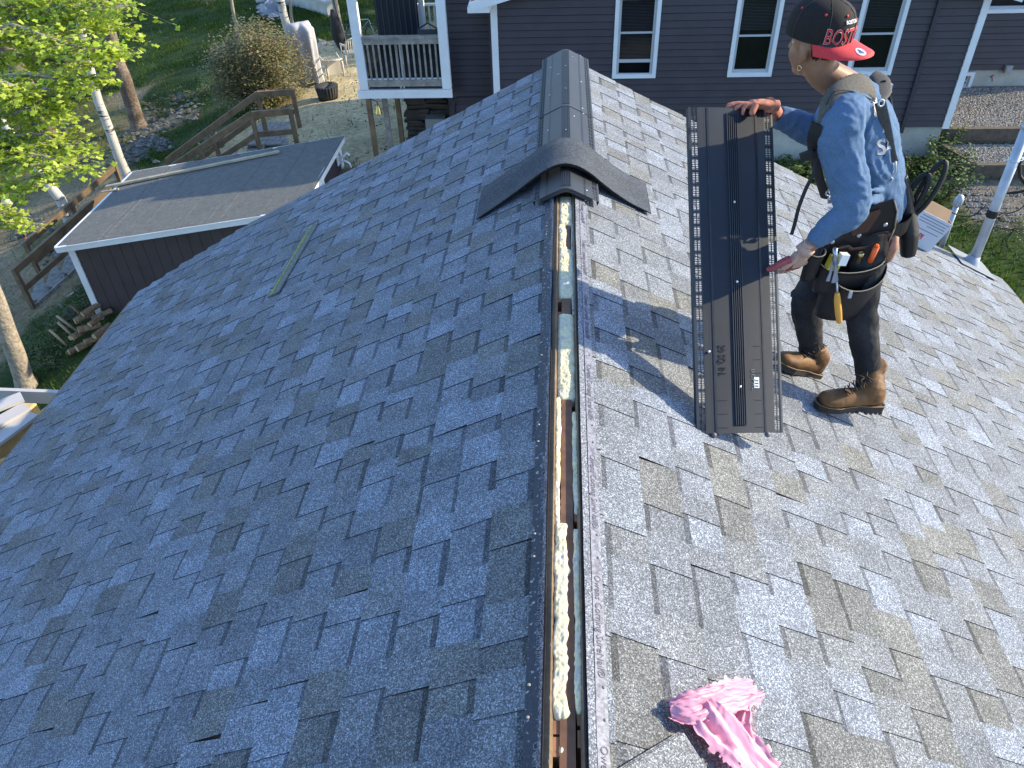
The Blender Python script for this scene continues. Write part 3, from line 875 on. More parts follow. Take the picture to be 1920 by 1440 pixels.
mb.add([(-1.32, WY + .01, -4.5), (7.9, WY + .01, -4.5), (7.9, WY + .01, -1.9), (3.3, WY + .01, eave(3.3)), (-1.32, WY + .01, -1.9), (-1.32, WY + 5.9, -4.5), (7.9, WY + 5.9, -4.5), (7.9, WY + 5.9, -1.9), (3.3, WY + 5.9, eave(3.3)), (-1.32, WY + 5.9, -1.9)],
       [(9, 8, 7, 6, 5), (0, 4, 9, 5), (1, 6, 7, 2)])
wall = obj('wall', mb, M_SIDING, nb, label='front wall of dark plum clapboards')
k = 0
z = -4.5
while z < -.75:
    xa, xb = -1.27, 7.80
    # gable narrows
    if z + CB > -1.9:
        t = (z + .05 + 1.97) / .27
        xa = max(xa, -1.75 + t); xb = min(xb, 8.35 - t)
    if xb - xa > .3:
        segs = [(xa, xb)]
        if z + CB > WZ0 and z < WZ1:
            e = [xa]
            for a, b in WIN: e += [a, b]
            e.append(xb); segs = [(e[i], e[i + 1]) for i in range(0, len(e), 2)]
        for a, b in segs: clap(a, b, z, WY, wall)
    z += CB
mb = MB()
for a, b in zip([-1.3] + [w[1] for w in WIN], [w[0] for w in WIN] + [7.9]):
    mb.box(((a + b) / 2, WY + .06, (WZ0 + WZ1) / 2), (b - a, .1, WZ1 - WZ0))
mb.box((3.3, WY + .06, (-4.5 + WZ0) / 2), (9.2, .1, WZ0 + 4.5))
mb.add([(-1.3, WY + .02, WZ1), (7.9, WY + .02, WZ1), (3.3, WY + .02, eave(3.3))], [(0, 1, 2)])
obj('sheathing', mb, M_ASPH, nb)  # black, so the board gaps carry painted shadow lines under each lap
for (a, b) in ((-1.40, -1.27), (7.80, 7.93)):
    mb = MB(); mb.box(((a + b) / 2, WY - .012, -3.2), (b - a, .07, 2.64)); obj('corner_board', mb, M_WHITE, nb)
mb = MB(); mb.box((7.915, WY + .06, -3.2), (.03, .14, 2.64)); obj('corner_board', mb, M_WHITE, nb)
mb = MB(); mb.box((3.28, WY + 3.0, -4.95), (9.14, 5.9, .88)); obj('foundation', mb, M_CONC, nb)
M_BLIND = mat('pale_blinds', (.20, .21, .22), .6)
M_SASH = mat('grey_window_sash', (.46, .48, .50), .5)
M_DARKROOM = mat('dark_room', (.006, .006, .008), .9)
def window(x0, x1, z0, z1, y, par, open_=.0, blinds=True):
    f = MB(); t = .075
    f.box(((x0 + x1) / 2, y - .022, z0 + t / 2), (x1 - x0, .05, t)); f.box(((x0 + x1) / 2, y - .022, z1 - t / 2), (x1 - x0, .05, t))
    for x in (x0 + t / 2, x1 - t / 2): f.box((x, y - .022, (z0 + z1) / 2), (t, .05, z1 - z0 - 2 * t))
    w = obj('window', f, M_WHITE, par)
    s = MB(); i0, i1 = x0 + t, x1 - t; a0, a1 = z0 + t, z1 - t; mid = (a0 + a1) / 2
    q = .035
    s.box(((i0 + i1) / 2, y + .012, a0 + .03 + open_), (i1 - i0, .03, .06)); s.box(((i0 + i1) / 2, y + .014, mid + open_ * .4), (i1 - i0, .034, .035))
    for x in (i0 + q / 2 + .015, i1 - q / 2 - .015): s.box((x, y + .012, (a0 + a1) / 2), (q, .028, a1 - a0))
    for x in (i0 + .007, i1 - .007): s.box((x, y + .003, (a0 + a1) / 2), (.014, .02, a1 - a0))
    s.box(((i0 + i1) / 2, y + .0, a0 + .008), (i1 - i0, .03, .016))
    obj('sash', s, M_SASH, w)
    g = MB(); g.quad((i0 + .03, y + .028, a0 + open_ + .05), (i1 - .03, y + .028, a0 + open_ + .05), (i1 - .03, y + .028, a1), (i0 + .03, y + .028, a1)); obj('pane', g, M_GLASS, w)
    d = MB(); d.box(((i0 + i1) / 2, y + .30, (a0 + a1) / 2), (i1 - i0 + .3, .02, a1 - a0 + .3)); obj('dark_room', d, M_DARKROOM, w)
    return w
# glass that lets the blinds behind be seen
gm = M_GLASS.node_tree; gb = gm.nodes['Principled BSDF']; gb.inputs['Alpha'].default_value = .55
for n_, (a, b) in enumerate(WIN):
    w = window(a, b, WZ0, WZ1, WY, nb, open_=.22 if n_ == 0 else 0)
    bl = MB(); zz = WZ0 + .10 + (.26 if n_ == 0 else .0)
    zb = zz if n_ != 1 else WZ0 + .85
    zb = zz if n_ == 0 else (WZ0 + .86)
    while zb < WZ1 - .08:
        bl.add([(a + .11, WY + .05, zb), (b - .11, WY + .05, zb), (b - .11, WY + .068, zb + .008), (a + .11, WY + .068, zb + .008)], [(0, 1, 2, 3)]); zb += .026
    obj('blinds', bl, M_BLIND, w, kind='stuff')
# gable rake trim, cornice return and roof
def rakept(x, dz=0): return Vector((x, 15.68, eave(x) + dz))
for a, b, lab in ((-1.75, 3.3, 'left'), (8.35, 3.3, 'right')):
    mb = MB(); mb.bar(rakept(a, -.02), rakept(b, -.02), .03, .17); obj('rake_board', mb, M_WHITE, nb)
    mb = MB(); p0 = rakept(a, -.10); p1 = rakept(b, -.10)
    mb.add([p0 + Vector((0, .0, 0)), p1, p1 + Vector((0, .33, 0)), p0 + Vector((0, .33, 0))], [(0, 1, 2, 3)]); obj('soffit', mb, M_WHITE, nb)
mb = MB(); mb.box((-1.60, 15.84, -2.045), (.42, .32, .10)); mb.box((-1.77, 18.8, -2.02), (.04, 6.2, .16)); mb.box((-1.60, 18.9, -2.09), (.34, 5.9, .02)); obj('cornice_return', mb, M_WHITE, nb)
mb = MB()
for a, b in ((-1.74, 3.3), (8.37, 3.3)):
    p = [Vector((a, 15.72, eave(a) + .03)), Vector((b, 15.72, eave(b) + .03)), Vector((b, 22.2, eave(b) + .03)), Vector((a, 22.2, eave(a) + .03))]
    mb.add(p + [q + Vector((0, 0, .03)) for q in p], [(3, 2, 1, 0), (4, 5, 6, 7), (0, 1, 5, 4), (3, 7, 6, 2), (0, 4, 7, 3)])
obj('roof', mb, granule_mat('far_shingles', False, (.12, .12, .125)), nb)
# downspout on the front wall, between window and person
mb = MB(); mb.box((7.0, WY - .045, -3.3), (.07, .05, 2.6)); obj('downspout', mb, M_DARKTRIM, nb)
mb = MB()
# recessed wall between porch and main block
RW = 16.55
rw = obj('recessed_wall', MB(), M_SIDING, nb, label='darker recessed wall beside the porch')
mb.box((-1.9, RW + .08, -2.9), (1.1, .1, 3.3)); mb.box((-1.42, RW - .2, -2.9), (.05, .7, 3.3)); obj('sheathing', mb, M_SIDING, nb)
z = -4.52
while z < -1.4:
    clap(-2.42, -1.43, z, RW, rw); z += CB
mb = MB()
pts_ = [(-1.50, RW - .06, -3.98), (-2.22, RW - .06, -3.98), (-2.30, RW - .06, -4.02), (-2.34, RW - .06, -4.12), (-2.34, RW - .06, -5.15)]
for a, b in zip(pts_, pts_[1:]): mb.bar(a, b, .07, .07, up=(0, 1, 0))
obj('downspout', mb, M_DARKTRIM, nb)
# porch
PX0, PX1, PY0, PY1 = -4.17, -2.36, 16.0, 18.6
DZ = -3.60
def pole(name, a, b, w, h, m_, par, up=(0, 1, 0)):
    mb = MB(); mb.bar(a, b, w, h, up); return obj(name, mb, m_, par)
for x in (PX0 + .09, PX1 + .0):
    pole('porch_post', (x, PY0, DZ + .01), (x, PY0, -.95), .18, .14, M_WHITE, nb)
pole('porch_post', (PX0 + .09, PY1, DZ), (PX0 + .09, PY1, -.95), .14, .14, M_WHITE, nb)
pole('porch_post', (-3.12, PY1 - .3, DZ), (-3.12, PY1 - .3, -.95), .11, .12, M_WHITE, nb)
pole('porch_post', (PX1 - .3, PY1, DZ), (PX1 - .3, PY1, -.95), .12, .12, M_WHITE, nb)
mb = MB(); mb.box(((PX0 + PX1) / 2 + .02, PY0 - .03, DZ - .085), (PX1 - PX0 + .16, .06, .17)); obj('rim_board', mb, M_WHITE, nb)
mb = MB(); mb.box((PX0 + .02, (PY0 + PY1) / 2, DZ - .085), (.05, PY1 - PY0, .17)); obj('rim_board', mb, M_WHITE, nb)
for i in range(18):
    y = PY0 + .02 + i * .145; mb = MB(); mb.box(((PX0 + PX1) / 2, y + .07, DZ - .012), (PX1 - PX0, .138, .024)); obj('deck_plank', mb, M_WOOD_OLD, nb)
pole('rail_cap', (PX0 + .18, PY0 - .01, -2.585), (PX1 - .09, PY0 - .01, -2.585), .14, .04, M_WOOD_OLD, nb, (0, 0, 1))
pole('rail_board', (PX0 + .18, PY0 - .045, -2.66), (PX1 - .09, PY0 - .045, -2.66), .03, .10, M_WOOD_OLD, nb, (0, 0, 1))
pole('rail_board', (PX0 + .18, PY0 - .04, -3.47), (PX1 - .09, PY0 - .04, -3.47), .03, .13, M_WOOD_OLD, nb, (0, 0, 1))
pole('rail_board', (PX0 + .18, PY0 + .005, -3.395), (PX1 - .09, PY0 + .005, -3.395), .04, .03, M_WHITE, nb, (0, 0, 1))
nbal = 13
for i in range(nbal):
    x = PX0 + .27 + i * (PX1 - PX0 - .44) / (nbal - 1)
    pole('baluster', (x, PY0 - .025, -3.40), (x, PY0 - .025, -2.62), .035, .035, M_WOOD_OLD, nb)
mid = (PX0 + PX1) / 2 - .03
for dx in (-.035, .03): pole('screen_mullion', (mid + dx, PY0 + .05, DZ), (mid + dx, PY0 + .05, -2.6), .028, .028, M_WHITE, nb)
mb = MB(); mb.box(((PX0 + PX1) / 2 + .04, PY0 + .085, (DZ - 2.62) / 2), (PX1 - PX0 - .2, .006, -2.62 - DZ)); obj('shade_screen', mb, mat('dark_shade_screen', (.010, .013, .020), .6), nb)  # dark sheet added behind the balusters, standing in for the porch's inner shade
bpy.data.materials['dark_shade_screen'].node_tree.nodes['Principled BSDF'].inputs['Alpha'].default_value = .78
# sunlit railing at the back of the porch
pole('rail_cap', (PX0 + .1, PY1, -2.6), (PX1, PY1, -2.6), .10, .04, M_WHITE, nb, (0, 0, 1))
pole('rail_board', (PX0 + .1, PY1, -3.42), (PX1, PY1, -3.42), .04, .08, M_WHITE, nb, (0, 0, 1))
for i in range(15):
    x = PX0 + .2 + i * .12; pole('baluster', (x, PY1, -3.4), (x, PY1, -2.62), .035, .035, M_WHITE, nb)
mb = MB(); mb.box((-3.66, PY1 - .45, -2.2), (.95, .02, 2.8)); obj('dark_screen', mb, mat('navy_screen', (.012, .018, .035), .35), nb)
for i in range(8): pole('screen_batten', (-4.1 + i * .125, PY1 - .47, -3.6), (-4.1 + i * .125, PY1 - .47, -.95), .018, .02, mat('slate_batten', (.05, .06, .08), .5) if i == 0 else bpy.data.materials['slate_batten'], nb)
mb = MB(); mb.box((-3.2, 17.3, -.88), (2.5, 3.1, .12)); obj('porch_roof', mb, M_WHITE, nb)
for i, (x, y, m_) in enumerate(((PX0 + .13, 16.0, 'b'), (-3.78, 16.35, 'o'), (-3.62, 16.9, 'b'), (-3.42, 17.4, 'o'))):
    pole('stilt', (x, y, DZ - .17), (x, y, -5.4), .10, .10, M_WOOD_BRN if m_ == 'b' else M_WOOD_OLD, nb)
# right wing
RY = 18.6
mb = MB(); mb.box((9.95, RY + .15, -2.4), (4.0, .2, 3.6)); rwing = obj('wing_wall', mb, M_SIDING, nb, label='right wing wall set further back')
z = -4.2
while z < -1.2:
    segs = [(7.96, 11.95)]
    if z + CB > -2.95: segs = [(7.96, 8.95), (10.1, 11.95)]
    for a, b in segs: clap(a, b, z, RY, rwing)
    z += CB
mb = MB(); mb.box((9.95, RY + .15, -4.6), (4.0, .22, .8)); obj('foundation', mb, M_CONC, nb)
window(8.95, 10.1, -2.98, -1.5, RY, nb)
window(8.6, 9.4, -4.62, -4.22, RY - .02, nb)
mb = MB(); c = P(1890, 130, y=RY - .06); mb.box(c, (.15, .08, .17)); mb.box(c + Vector((0, -.045, .0)), (.11, .02, .12)); obj('vent_hood', mb, mat('grey_plastic', (.3, .31, .32), .5), nb)
mb = MB(); c = P(1858, 147, y=RY - .05); mb.tube([c + Vector((0, .06, .03)), c + Vector((0, -.05, .02)), c + Vector((.01, -.08, -.05))], .012, 6); mb.lathe(c + Vector((0, -.03, .04)), [(.004, 0), (.004, .03), (.03, .03), (.03, .04)], 8); obj('tap', mb, mat('red_tap', (.3, .02, .02), .4), nb)
# landscape timbers
M_TIMB = mat('dark_landscape_timber', (.095, .075, .055), .9, noise_=[(10, .3, 5)], bump=(30, .4, .01))
t = pole('landscape_timber', (7.95, 16.02, T1Z - .09), (15, 16.02, T1Z - .07), .14, .24, M_TIMB, None, (0, 0, 1)); tag(t, 'upper dark landscape timber holding back tan gravel', 'timber')
t = pole('landscape_timber', (8.12, 14.93, T2Z - .08), (15, 14.93, T2Z - .08), .14, .22, M_TIMB, None, (0, 0, 1)); tag(t, 'lower dark landscape timber above grey gravel', 'timber')
t = pole('landscape_timber', (7.85, 15.95, T2Z - .06), (8.12, 14.93, T2Z - .06), .12, .26, M_TIMB, None, (0, 0, 1)); tag(t, 'short slanting landscape timber at the left end of the terrace', 'timber')
# ------------------------------------------------------------------ shed
shed = thing('shed', 'low plum shed with white trim and flat grey roll roofing below the left slope', 'shed', (-7.2, 14.3, -7.6))
SX0, SX1, SY0, SY1 = -9.70, -4.74, 12.63, 16.04
def sz(x): return -5.40 + .1573 * (x + 9.70)
M_ROLL = granule_mat('roll_roofing', False, (.150, .150, .138))
M_ROLL.node_tree.nodes['Principled BSDF'].inputs['Roughness'].default_value = .95
nsh = 6
for i in range(nsh):
    a = SX0 + (SX1 - SX0) * i / nsh; b = SX0 + (SX1 - SX0) * (i + 1) / nsh + .05
    mb = MB(); h = .012
    def cn(x, y, dz): return (x, y, sz(x) + dz + .006 * noise.noise(Vector((x * 1.3, y * 1.3, 2))))
    ny = 8; vs = []; fs = []
    for j in range(ny + 1):
        y = SY0 - .03 + (SY1 + .06 - SY0) * j / ny
        vs += [cn(a, y, .005), cn((a + b) / 2, y, .008), cn(b, y, .010), cn(b, y, .004)]
    for j in range(ny):
        for q in range(3): fs.append((j * 4 + q, j * 4 + q + 1, j * 4 + q + 5, j * 4 + q + 4))
    mb.add(vs, fs); obj('roofing_sheet', mb, M_ROLL, shed)
for (x, y0, y1) in ((-8.7, 12.7, 16.0), (-6.6, 12.7, 15.9)):
    mb = MB(); mb.bar((x, y0, sz(x) + .009), (x, y1, sz(x) + .009), .05, .003); obj('roofing_crease', mb, M_ROLL, shed)
mb = MB()
for y0, y1, x0, x1 in ((SY0, SY1, SX0, SX1),):
    p = [(x0, y0, sz(x0) - .02), (x1, y0, sz(x1) - .02), (x1, y1, sz(x1) - .02), (x0, y1, sz(x0) - .02)]
    mb.add(p + [(a, b, c + .018) for a, b, c in p], [(0, 1, 2, 3), (4, 5, 6, 7), (0, 1, 5, 4), (1, 2, 6, 5), (2, 3, 7, 6), (3, 0, 4, 7)])
obj('roof_deck', mb, M_WOOD_OLD, shed)
for nm, a, b in (('fascia', (SX0 - .02, SY0 - .02), (SX1 + .02, SY0 - .02)), ('fascia', (SX1 + .02, SY0 - .02), (SX1 + .02, SY1 + .02)), ('fascia', (SX0 - .02, SY1 + .02), (SX1, SY1 + .02)), ('fascia', (SX0 - .02, SY0), (SX0 - .02, SY1))):
    mb = MB(); mb.bar((a[0], a[1], sz(a[0]) - .065), (b[0], b[1], sz(b[0]) - .065), .035, .10); f_ = obj(nm, mb, M_WHITE, shed)
    mb = MB(); mb.bar((a[0], a[1] , sz(a[0]) - .005), (b[0], b[1], sz(b[0]) - .005), .06, .02); obj('drip_edge', mb, M_WHITE, f_)
WYs = SY0 + .12
x = SX0 + .25
while x < SX1 - .12:
    x1 = min(x + .235, SX1 - .12)
    mb = MB(); mb.add([(x + .006, WYs, -7.8), (x1 - .006, WYs, -7.8), (x1 - .006, WYs, sz(x1) - .08), (x + .006, WYs, sz(x) - .08), (x - .004, WYs + .016, -7.8), (x1 + .004, WYs + .016, -7.8), (x1 + .004, WYs + .016, sz(x1) - .08), (x - .004, WYs + .016, sz(x) - .08)],
                      [(0, 1, 2, 3), (0, 4, 7, 3), (1, 5, 6, 2), (4, 5, 6, 7)])
    obj('siding_panel', mb, M_SHEDW, shed); x = x1
mb = MB(); a_ = SX0 + .12; b_ = SX1 - .06
mb.add([(a_, WYs + .02, -7.8), (b_, WYs + .02, -7.8), (b_, SY1 - .1, -7.8), (a_, SY1 - .1, -7.8), (a_, WYs + .02, sz(a_) - .03), (b_, WYs + .02, sz(b_) - .03), (b_, SY1 - .1, sz(b_) - .03), (a_, SY1 - .1, sz(a_) - .03)],
       [(0, 1, 2, 3), (4, 7, 6, 5), (0, 4, 5, 1), (1, 5, 6, 2), (2, 6, 7, 3), (3, 7, 4, 0)])
obj('wall', mb, M_SIDING, shed)
mb = MB(); mb.box((SX0 + .185, WYs - .012, -6.50), (.13, .03, 2.0)); obj('corner_board', mb, M_WHITE, shed)
mb = MB(); mb.box((SX1 - .10, WYs - .012, -6.15), (.13, .03, 2.9)); obj('corner_board', mb, M_WHITE, shed)
mb = MB(); mb.box((SX1 - .045, SY1 - .2, -6.15), (.03, .14, 2.9)); obj('corner_board', mb, M_WHITE, shed)
mb = MB(); mb.box((SX1 - .045, 14.3, -5.0), (.03, .10, .55)); mb.bar((SX1 - .045, SY0 + .3, -5.2), (SX1 - .045, 14.3, -4.78), .03, .10); obj('trim_board', mb, M_WHITE, shed)
# board and sticks on the shed roof
def resting(px, py, dz): 
    z = -5.1
    for _ in range(30): q = P(px, py, z=z); z = sz(q.x) + dz
    return q
mb = MB(); a_, b_ = resting(199, 350, .05), resting(523, 284, .05); mb.bar(a_, b_, .09, .04); o = obj('long_board', mb, mat('pale_pine_board', (.42, .36, .25), .7, noise_=[(5, .2, 5)])); tag(o, 'long pale board lying along the back of the shed roof', 'board')
mb = MB(); a_, b_ = P(190, 360, z=-5.42), resting(222, 355, .03); mb.bar(a_, b_, .05, .025); o = obj('short_board', mb, bpy.data.materials['pale_pine_board']); tag(o, 'short pale board end beside the long board at the shed corner', 'board')
c = P(645, 300, x=SX1 + .12)
hk = thing('hose_hook', 'white looped hose hook on the right end of the shed', 'hook', tuple(c))
mb = MB(); mb.tube([c + Vector((-.12, 0, .05)), c + Vector((0, 0, .07)), c + Vector((.08, .02, .14)), c + Vector((.14, 0, .10))], .025, 8); mb.tube([c + Vector((-.12, 0, -.05)), c + Vector((.02, 0, -.02)), c + Vector((.10, 0, -.07)), c + Vector((.13, 0, -.16))], .022, 8); obj('hook_arm', mb, M_WHITE, hk)
mb = MB(); mb.box(c + Vector((-.13, 0, 0)), (.03, .12, .22)); obj('hook_plate', mb, M_WHITE, hk)
# ------------------------------------------------------------------ wooden stair with landing
stair = thing('garden_stair', 'brown timber stair with landing and handrails going down behind the shed', 'stair', (-9, 17.5, -6.6))
def st(name, a, b, w, h, m_=None, up=(0, 0, 1)):
    mb = MB(); mb.bar(a, b, w, h, up); return obj(name, mb, m_ or M_WOOD_BRN, stair)
V = Vector
LZ = -5.5
for i in range(9):
    x = -7.72 + i * .143
    st('landing_plank', (x, 17.80, LZ), (x + .02, 19.30, LZ), .132, .035, M_WOOD_OLD)
RH = .95
A, A1, C, C1 = V((-7.42, 18.62, LZ + RH)), V((-6.58, 18.75, LZ + RH)), V((-7.13, 17.26, LZ + RH)), V((-6.27, 17.44, LZ + RH))
A2, C2 = V((-10.0, 18.2, -6.05)), V((-9.9, 17.0, -6.05))
F, B_, N_, D_ = V((-11.0, 17.52, -5.9)), V((-12.42, 15.25, -6.8)), V((-10.54, 16.23, -5.9)), V((-12.0, 14.06, -6.8))
for a, b in ((A, A1), (C, C1), (A, A2), (C, C2), (F, B_), (N_, D_)):
    st('handrail', a, b, .09, .14)
    dn = V((0, 0, -.48))
    st('mid_rail', a + dn, b + dn, .04, .12)
for p in (A, A1, C, C1, A2, C2, F, B_, N_, D_, (A + A2) / 2, (C + C2) / 2, (F + B_) / 2, (N_ + D_) / 2):
    st('post', p + V((0, 0, .04)), V((p.x, p.y, gz(p.x, p.y) - .1)), .09, .09, up=(0, 1, 0))
def flight(a0, a1, b0, b1, n, drop):
    """treads between the rail feet: a = far side, b = near side"""
    for k in range(n):
        t = (k + .5) / n; L_ = a0.lerp(a1, t); R_ = b0.lerp(b1, t); run = (a1 - a0).normalized(); w = (a1 - a0).length / n
        flat = V((run.x, run.y, 0)).normalized()
        st('tread', L_ + V((0, 0, 0)), R_ + V((0, 0, 0)), w * 1.02, .04, M_WOOD_OLD)
        st('riser', L_ - flat * (w / 2) + V((0, 0, .07)), R_ - flat * (w / 2) + V((0, 0, .07)), .02, .13, M_WOOD_OLD)
    for a, b in ((a0, a1), (b0, b1)): st('stringer', a + V((0, 0, -.10)), b + V((0, 0, -.10)), .05, .24, M_WOOD_OLD)
dz_ = V((0, 0, RH))
flight(A - dz_, A2 - dz_, C - dz_, C2 - dz_, 7, 0)
flight(F - dz_, B_ - dz_ , N_ - dz_, D_ - dz_, 6, 0)
for i in range(8):
    st('landing_plank', (-10.1 - i * .14, 16.2 + i * .03, -6.98), (-10.1 - i * .14, 18.0 + .0, -6.98), .132, .035, M_WOOD_OLD)
# ------------------------------------------------------------------ lamp, stump, chairs and yard things
g = G(50, 452)
lp = thing('garden_lamp', 'cream globe lamp on a leaning thin dark pole at the left edge', 'lamp', tuple(g))
top = P(15, 382, y=g.y)
mb = MB(); mb.tube([g, g.lerp(top, .97)], .022, 8); obj('pole', mb, mat('dark_pole', (.02, .018, .02), .4), lp)
mb = MB(); mb.ell(top + V((0, 0, .05)), (.13, .13, .13), n=18, m_=12); obj('globe', mb, mat('cream_globe', (.55, .50, .33), .4), lp)
mb = MB(); mb.lathe(g + V((0, 0, .0)), [(.07, 0), (.07, .05), (.03, .12)], 10); obj('base', mb, mat('rust_base', (.22, .06, .03), .7), lp)
g = G(616, 185)
pt = thing('planter_basket', 'dark ribbed round basket standing on sand beside the bush', 'basket', tuple(g))
mb = MB(); mb.lathe(g, [(.24, 0), (.27, .1), (.30, .36), (.27, .37), (.24, .30)], 20); obj('bowl', mb, mat('dark_wicker', (.035, .032, .028), .8), pt)
for i in range(24):
    a = i * math.pi / 12; mb = MB(); mb.tube([g + V((math.cos(a) * .25, math.sin(a) * .25, 0)), g + V((math.cos(a) * .31, math.sin(a) * .31, .37))], .013, 5); obj('rib', mb, bpy.data.materials['dark_wicker'], pt)
M_CHAIR = mat('off_white_resin', (.60, .55, .47), .5)
def resin_chair(name_label, M4):
    t = thing('resin_chair', name_label, 'chair', tuple(M4.translation), 'plastic chairs on the sand')
    def pt_(x, y, z): return M4 @ V((x, y, z))
    def add(nm, f):
        mb = MB(); f(mb); return obj(nm, mb, M_CHAIR, t)
    for sx in (-.24, .24):
        for sy, top_ in ((-.22, .62), (.20, .42)):
            mb = MB(); mb.tube([pt_(sx * 1.1, sy * 1.15, 0), pt_(sx, sy, .42 if sy > 0 else .42), pt_(sx, sy, top_)], .02, 6); obj('leg', mb, M_CHAIR, t)
        mb = MB(); mb.tube([pt_(sx, -.24, .62), pt_(sx, .0, .64), pt_(sx * .95, .22, .66)], (.03), 6); obj('armrest', mb, M_CHAIR, t)
    mb = MB()
    vs = [pt_(a * .24, b * .23, .42 - .02 * (1 - abs(a))) for b in (-1, -.33, .33, 1) for a in (-1, -.5, 0, .5, 1)]
    mb.add(vs, [(j * 5 + i, j * 5 + i + 1, j * 5 + i + 6, j * 5 + i + 5) for j in range(3) for i in range(4)], None, True); obj('seat', mb, M_CHAIR, t)
    for i in range(7):
        x = -.2 + i * .0667; mb = MB(); hgt = .86 - .9 * x * x
        mb.tube([pt_(x, .23, .42), pt_(x * 1.05, .29, .64), pt_(x, .34, hgt)], .016, 5); obj('back_slat', mb, M_CHAIR, t)
    mb = MB(); mb.tube([pt_(-.23, .22, .44), pt_(-.23, .30, .70), pt_(-.14, .35, .85), pt_(0, .355, .88), pt_(.14, .35, .85), pt_(.23, .30, .70), pt_(.23, .22, .44)], .022, 6); obj('back_frame', mb, M_CHAIR, t)
    return t
g = G(662, 122)
resin_chair('upright off-white plastic chair on sand beside the porch post', Matrix.Translation(g) @ Matrix.Rotation(math.radians(-150), 4, 'Z'))
g = G(628, 150)
resin_chair('off-white plastic chair tipped over on its back on the sand', Matrix.Translation(g + V((0, -.1, .25))) @ Matrix.Rotation(math.radians(30), 4, 'Z') @ Matrix.Rotation(math.radians(95), 4, 'X') @ Matrix.Translation((0, .2, -.3)))
# grill under a pale cover
g = G(583, 158)
M_CLOTH = mat('pale_lilac_cover', (.40, .39, .40), .8, noise_=[(3, .1, 4)])
cv = thing('grill_cover', 'tall pale draped cover over a grill beside the birch', 'cover', tuple(g))
mb = MB(); n = 36; H_ = [0.05, .45, .85, 1.25, 1.58, 1.68, 1.70]; vs = []
for j, h in enumerate(H_):
    for k in range(n):
        th = 2 * math.pi * k / n; w = ((.33, .30, .31, .32, .33, .27, .10)[j]) / max(abs(math.cos(th)), abs(math.sin(th))) ** .7
        fold = 1 + .20 * math.sin(th * 7 + j * .5) * (1 - j / 9) + .16 * math.sin(th * 3 + 1 + j * .4)
        vs.append((g.x + math.cos(th) * w * fold, g.y + math.sin(th) * w * .7 * fold, g.z + h + (.06 * math.sin(th * 2) if j < 6 else .03) - (0.2 * math.sin(th * 3 + 2) if j == 0 else 0)))
fs = [(j * n + k, j * n + (k + 1) % n, (j + 1) * n + (k + 1) % n, (j + 1) * n + k) for j in range(len(H_) - 1) for k in range(n)]
fs.append(tuple((len(H_) - 1) * n + k for k in range(n)))
mb.add(vs, fs, None, True); obj('drape', mb, M_CLOTH, cv)
M_BLK = mat('black_metal', (.012, .012, .013), .4)
g2 = G(572, 150)
gr = thing('wheeled_grill', 'black wheeled cart with hoses standing in front of the pale cover', 'grill', tuple(g2))
def ring(c, r, t_, nrm=(1, 0, 0), n=14):
    nrm = V(nrm).normalized(); u = nrm.orthogonal().normalized(); w = nrm.cross(u)
    return [c + u * math.cos(2 * math.pi * k / n) * r + w * math.sin(2 * math.pi * k / n) * r for k in range(n + 1)]
mb = MB(); mb.tube(ring(g2 + V((-.15, -.3, .25)), .22, 0, (.3, 1, 0)), .03, 6); obj('wheel', mb, M_BLK, gr)
mb = MB(); mb.tube(ring(g2 + V((.3, -.3, .25)), .22, 0, (.3, 1, 0)), .03, 6); obj('wheel', mb, M_BLK, gr)
mb = MB(); mb.box(g2 + V((.1, -.1, .55)), (.5, .35, .25)); obj('firebox', mb, M_BLK, gr)
for dx in (-.12, .30): 
    mb = MB(); mb.tube([g2 + V((dx, -.25, .1)), g2 + V((dx, -.25, 1.0)), g2 + V((dx + .1, -.1, 1.1))], .018, 6); obj('frame_tube', mb, M_BLK, gr)
mb = MB(); mb.box(g2 + V((.12, -.12, 1.12)), (.3, .2, .04)); obj('shelf', mb, mat('brown_shelf', (.25, .13, .06), .6), gr)
g = G(642, 100)
um = thing('folded_umbrella', 'folded black umbrella and bicycle leaning near the porch at the far end of the sand', 'umbrella', tuple(g))
top = P(622, 18, y=g.y)
mb = MB(); pth = [g.lerp(top, t) for t in (0, .15, .4, .7, 1)]; mb.tube(pth, [.02, .10, .22, .16, .05], 9); obj('canopy', mb, mat('black_canvas', (.02, .018, .018), .8), um)
mb = MB(); mb.tube([g + V((.2, 0, 0)), top + V((.1, 0, .3))], .025, 6); obj('pole', mb, M_BLK, um)
g3 = G(655, 85)
bk = thing('bicycle', 'bicycle with pale spokes half hidden by the porch post', 'bicycle', tuple(g3))
for dx in (0, .9):
    c = g3 + V((dx, 0, .34)); mb = MB(); mb.tube(ring(c, .32, 0, (.3, 1, 0), 20), .022, 6); w_o = obj('wheel', mb, M_BLK, bk)
    mb = MB()
    for k in range(8):
        u = V((math.cos(k * .785), -.3 * math.cos(k * .785), math.sin(k * .785))) * .3; mb.tube([c, c + u], .005, 4)
    obj('spokes', mb, M_METAL, w_o, kind='stuff')
mb = MB(); mb.tube([g3 + V((0, 0, .34)), g3 + V((.35, 0, .35)), g3 + V((.25, 0, .85)), g3 + V((0, 0, .34))], .018, 6); mb.tube([g3 + V((.35, 0, .35)), g3 + V((.8, 0, .8)), g3 + V((.9, 0, .34))], .018, 6); mb.tube([g3 + V((.25, 0, .8)), g3 + V((.78, 0, .82))], .016, 6); obj('frame', mb, M_METAL, bk)
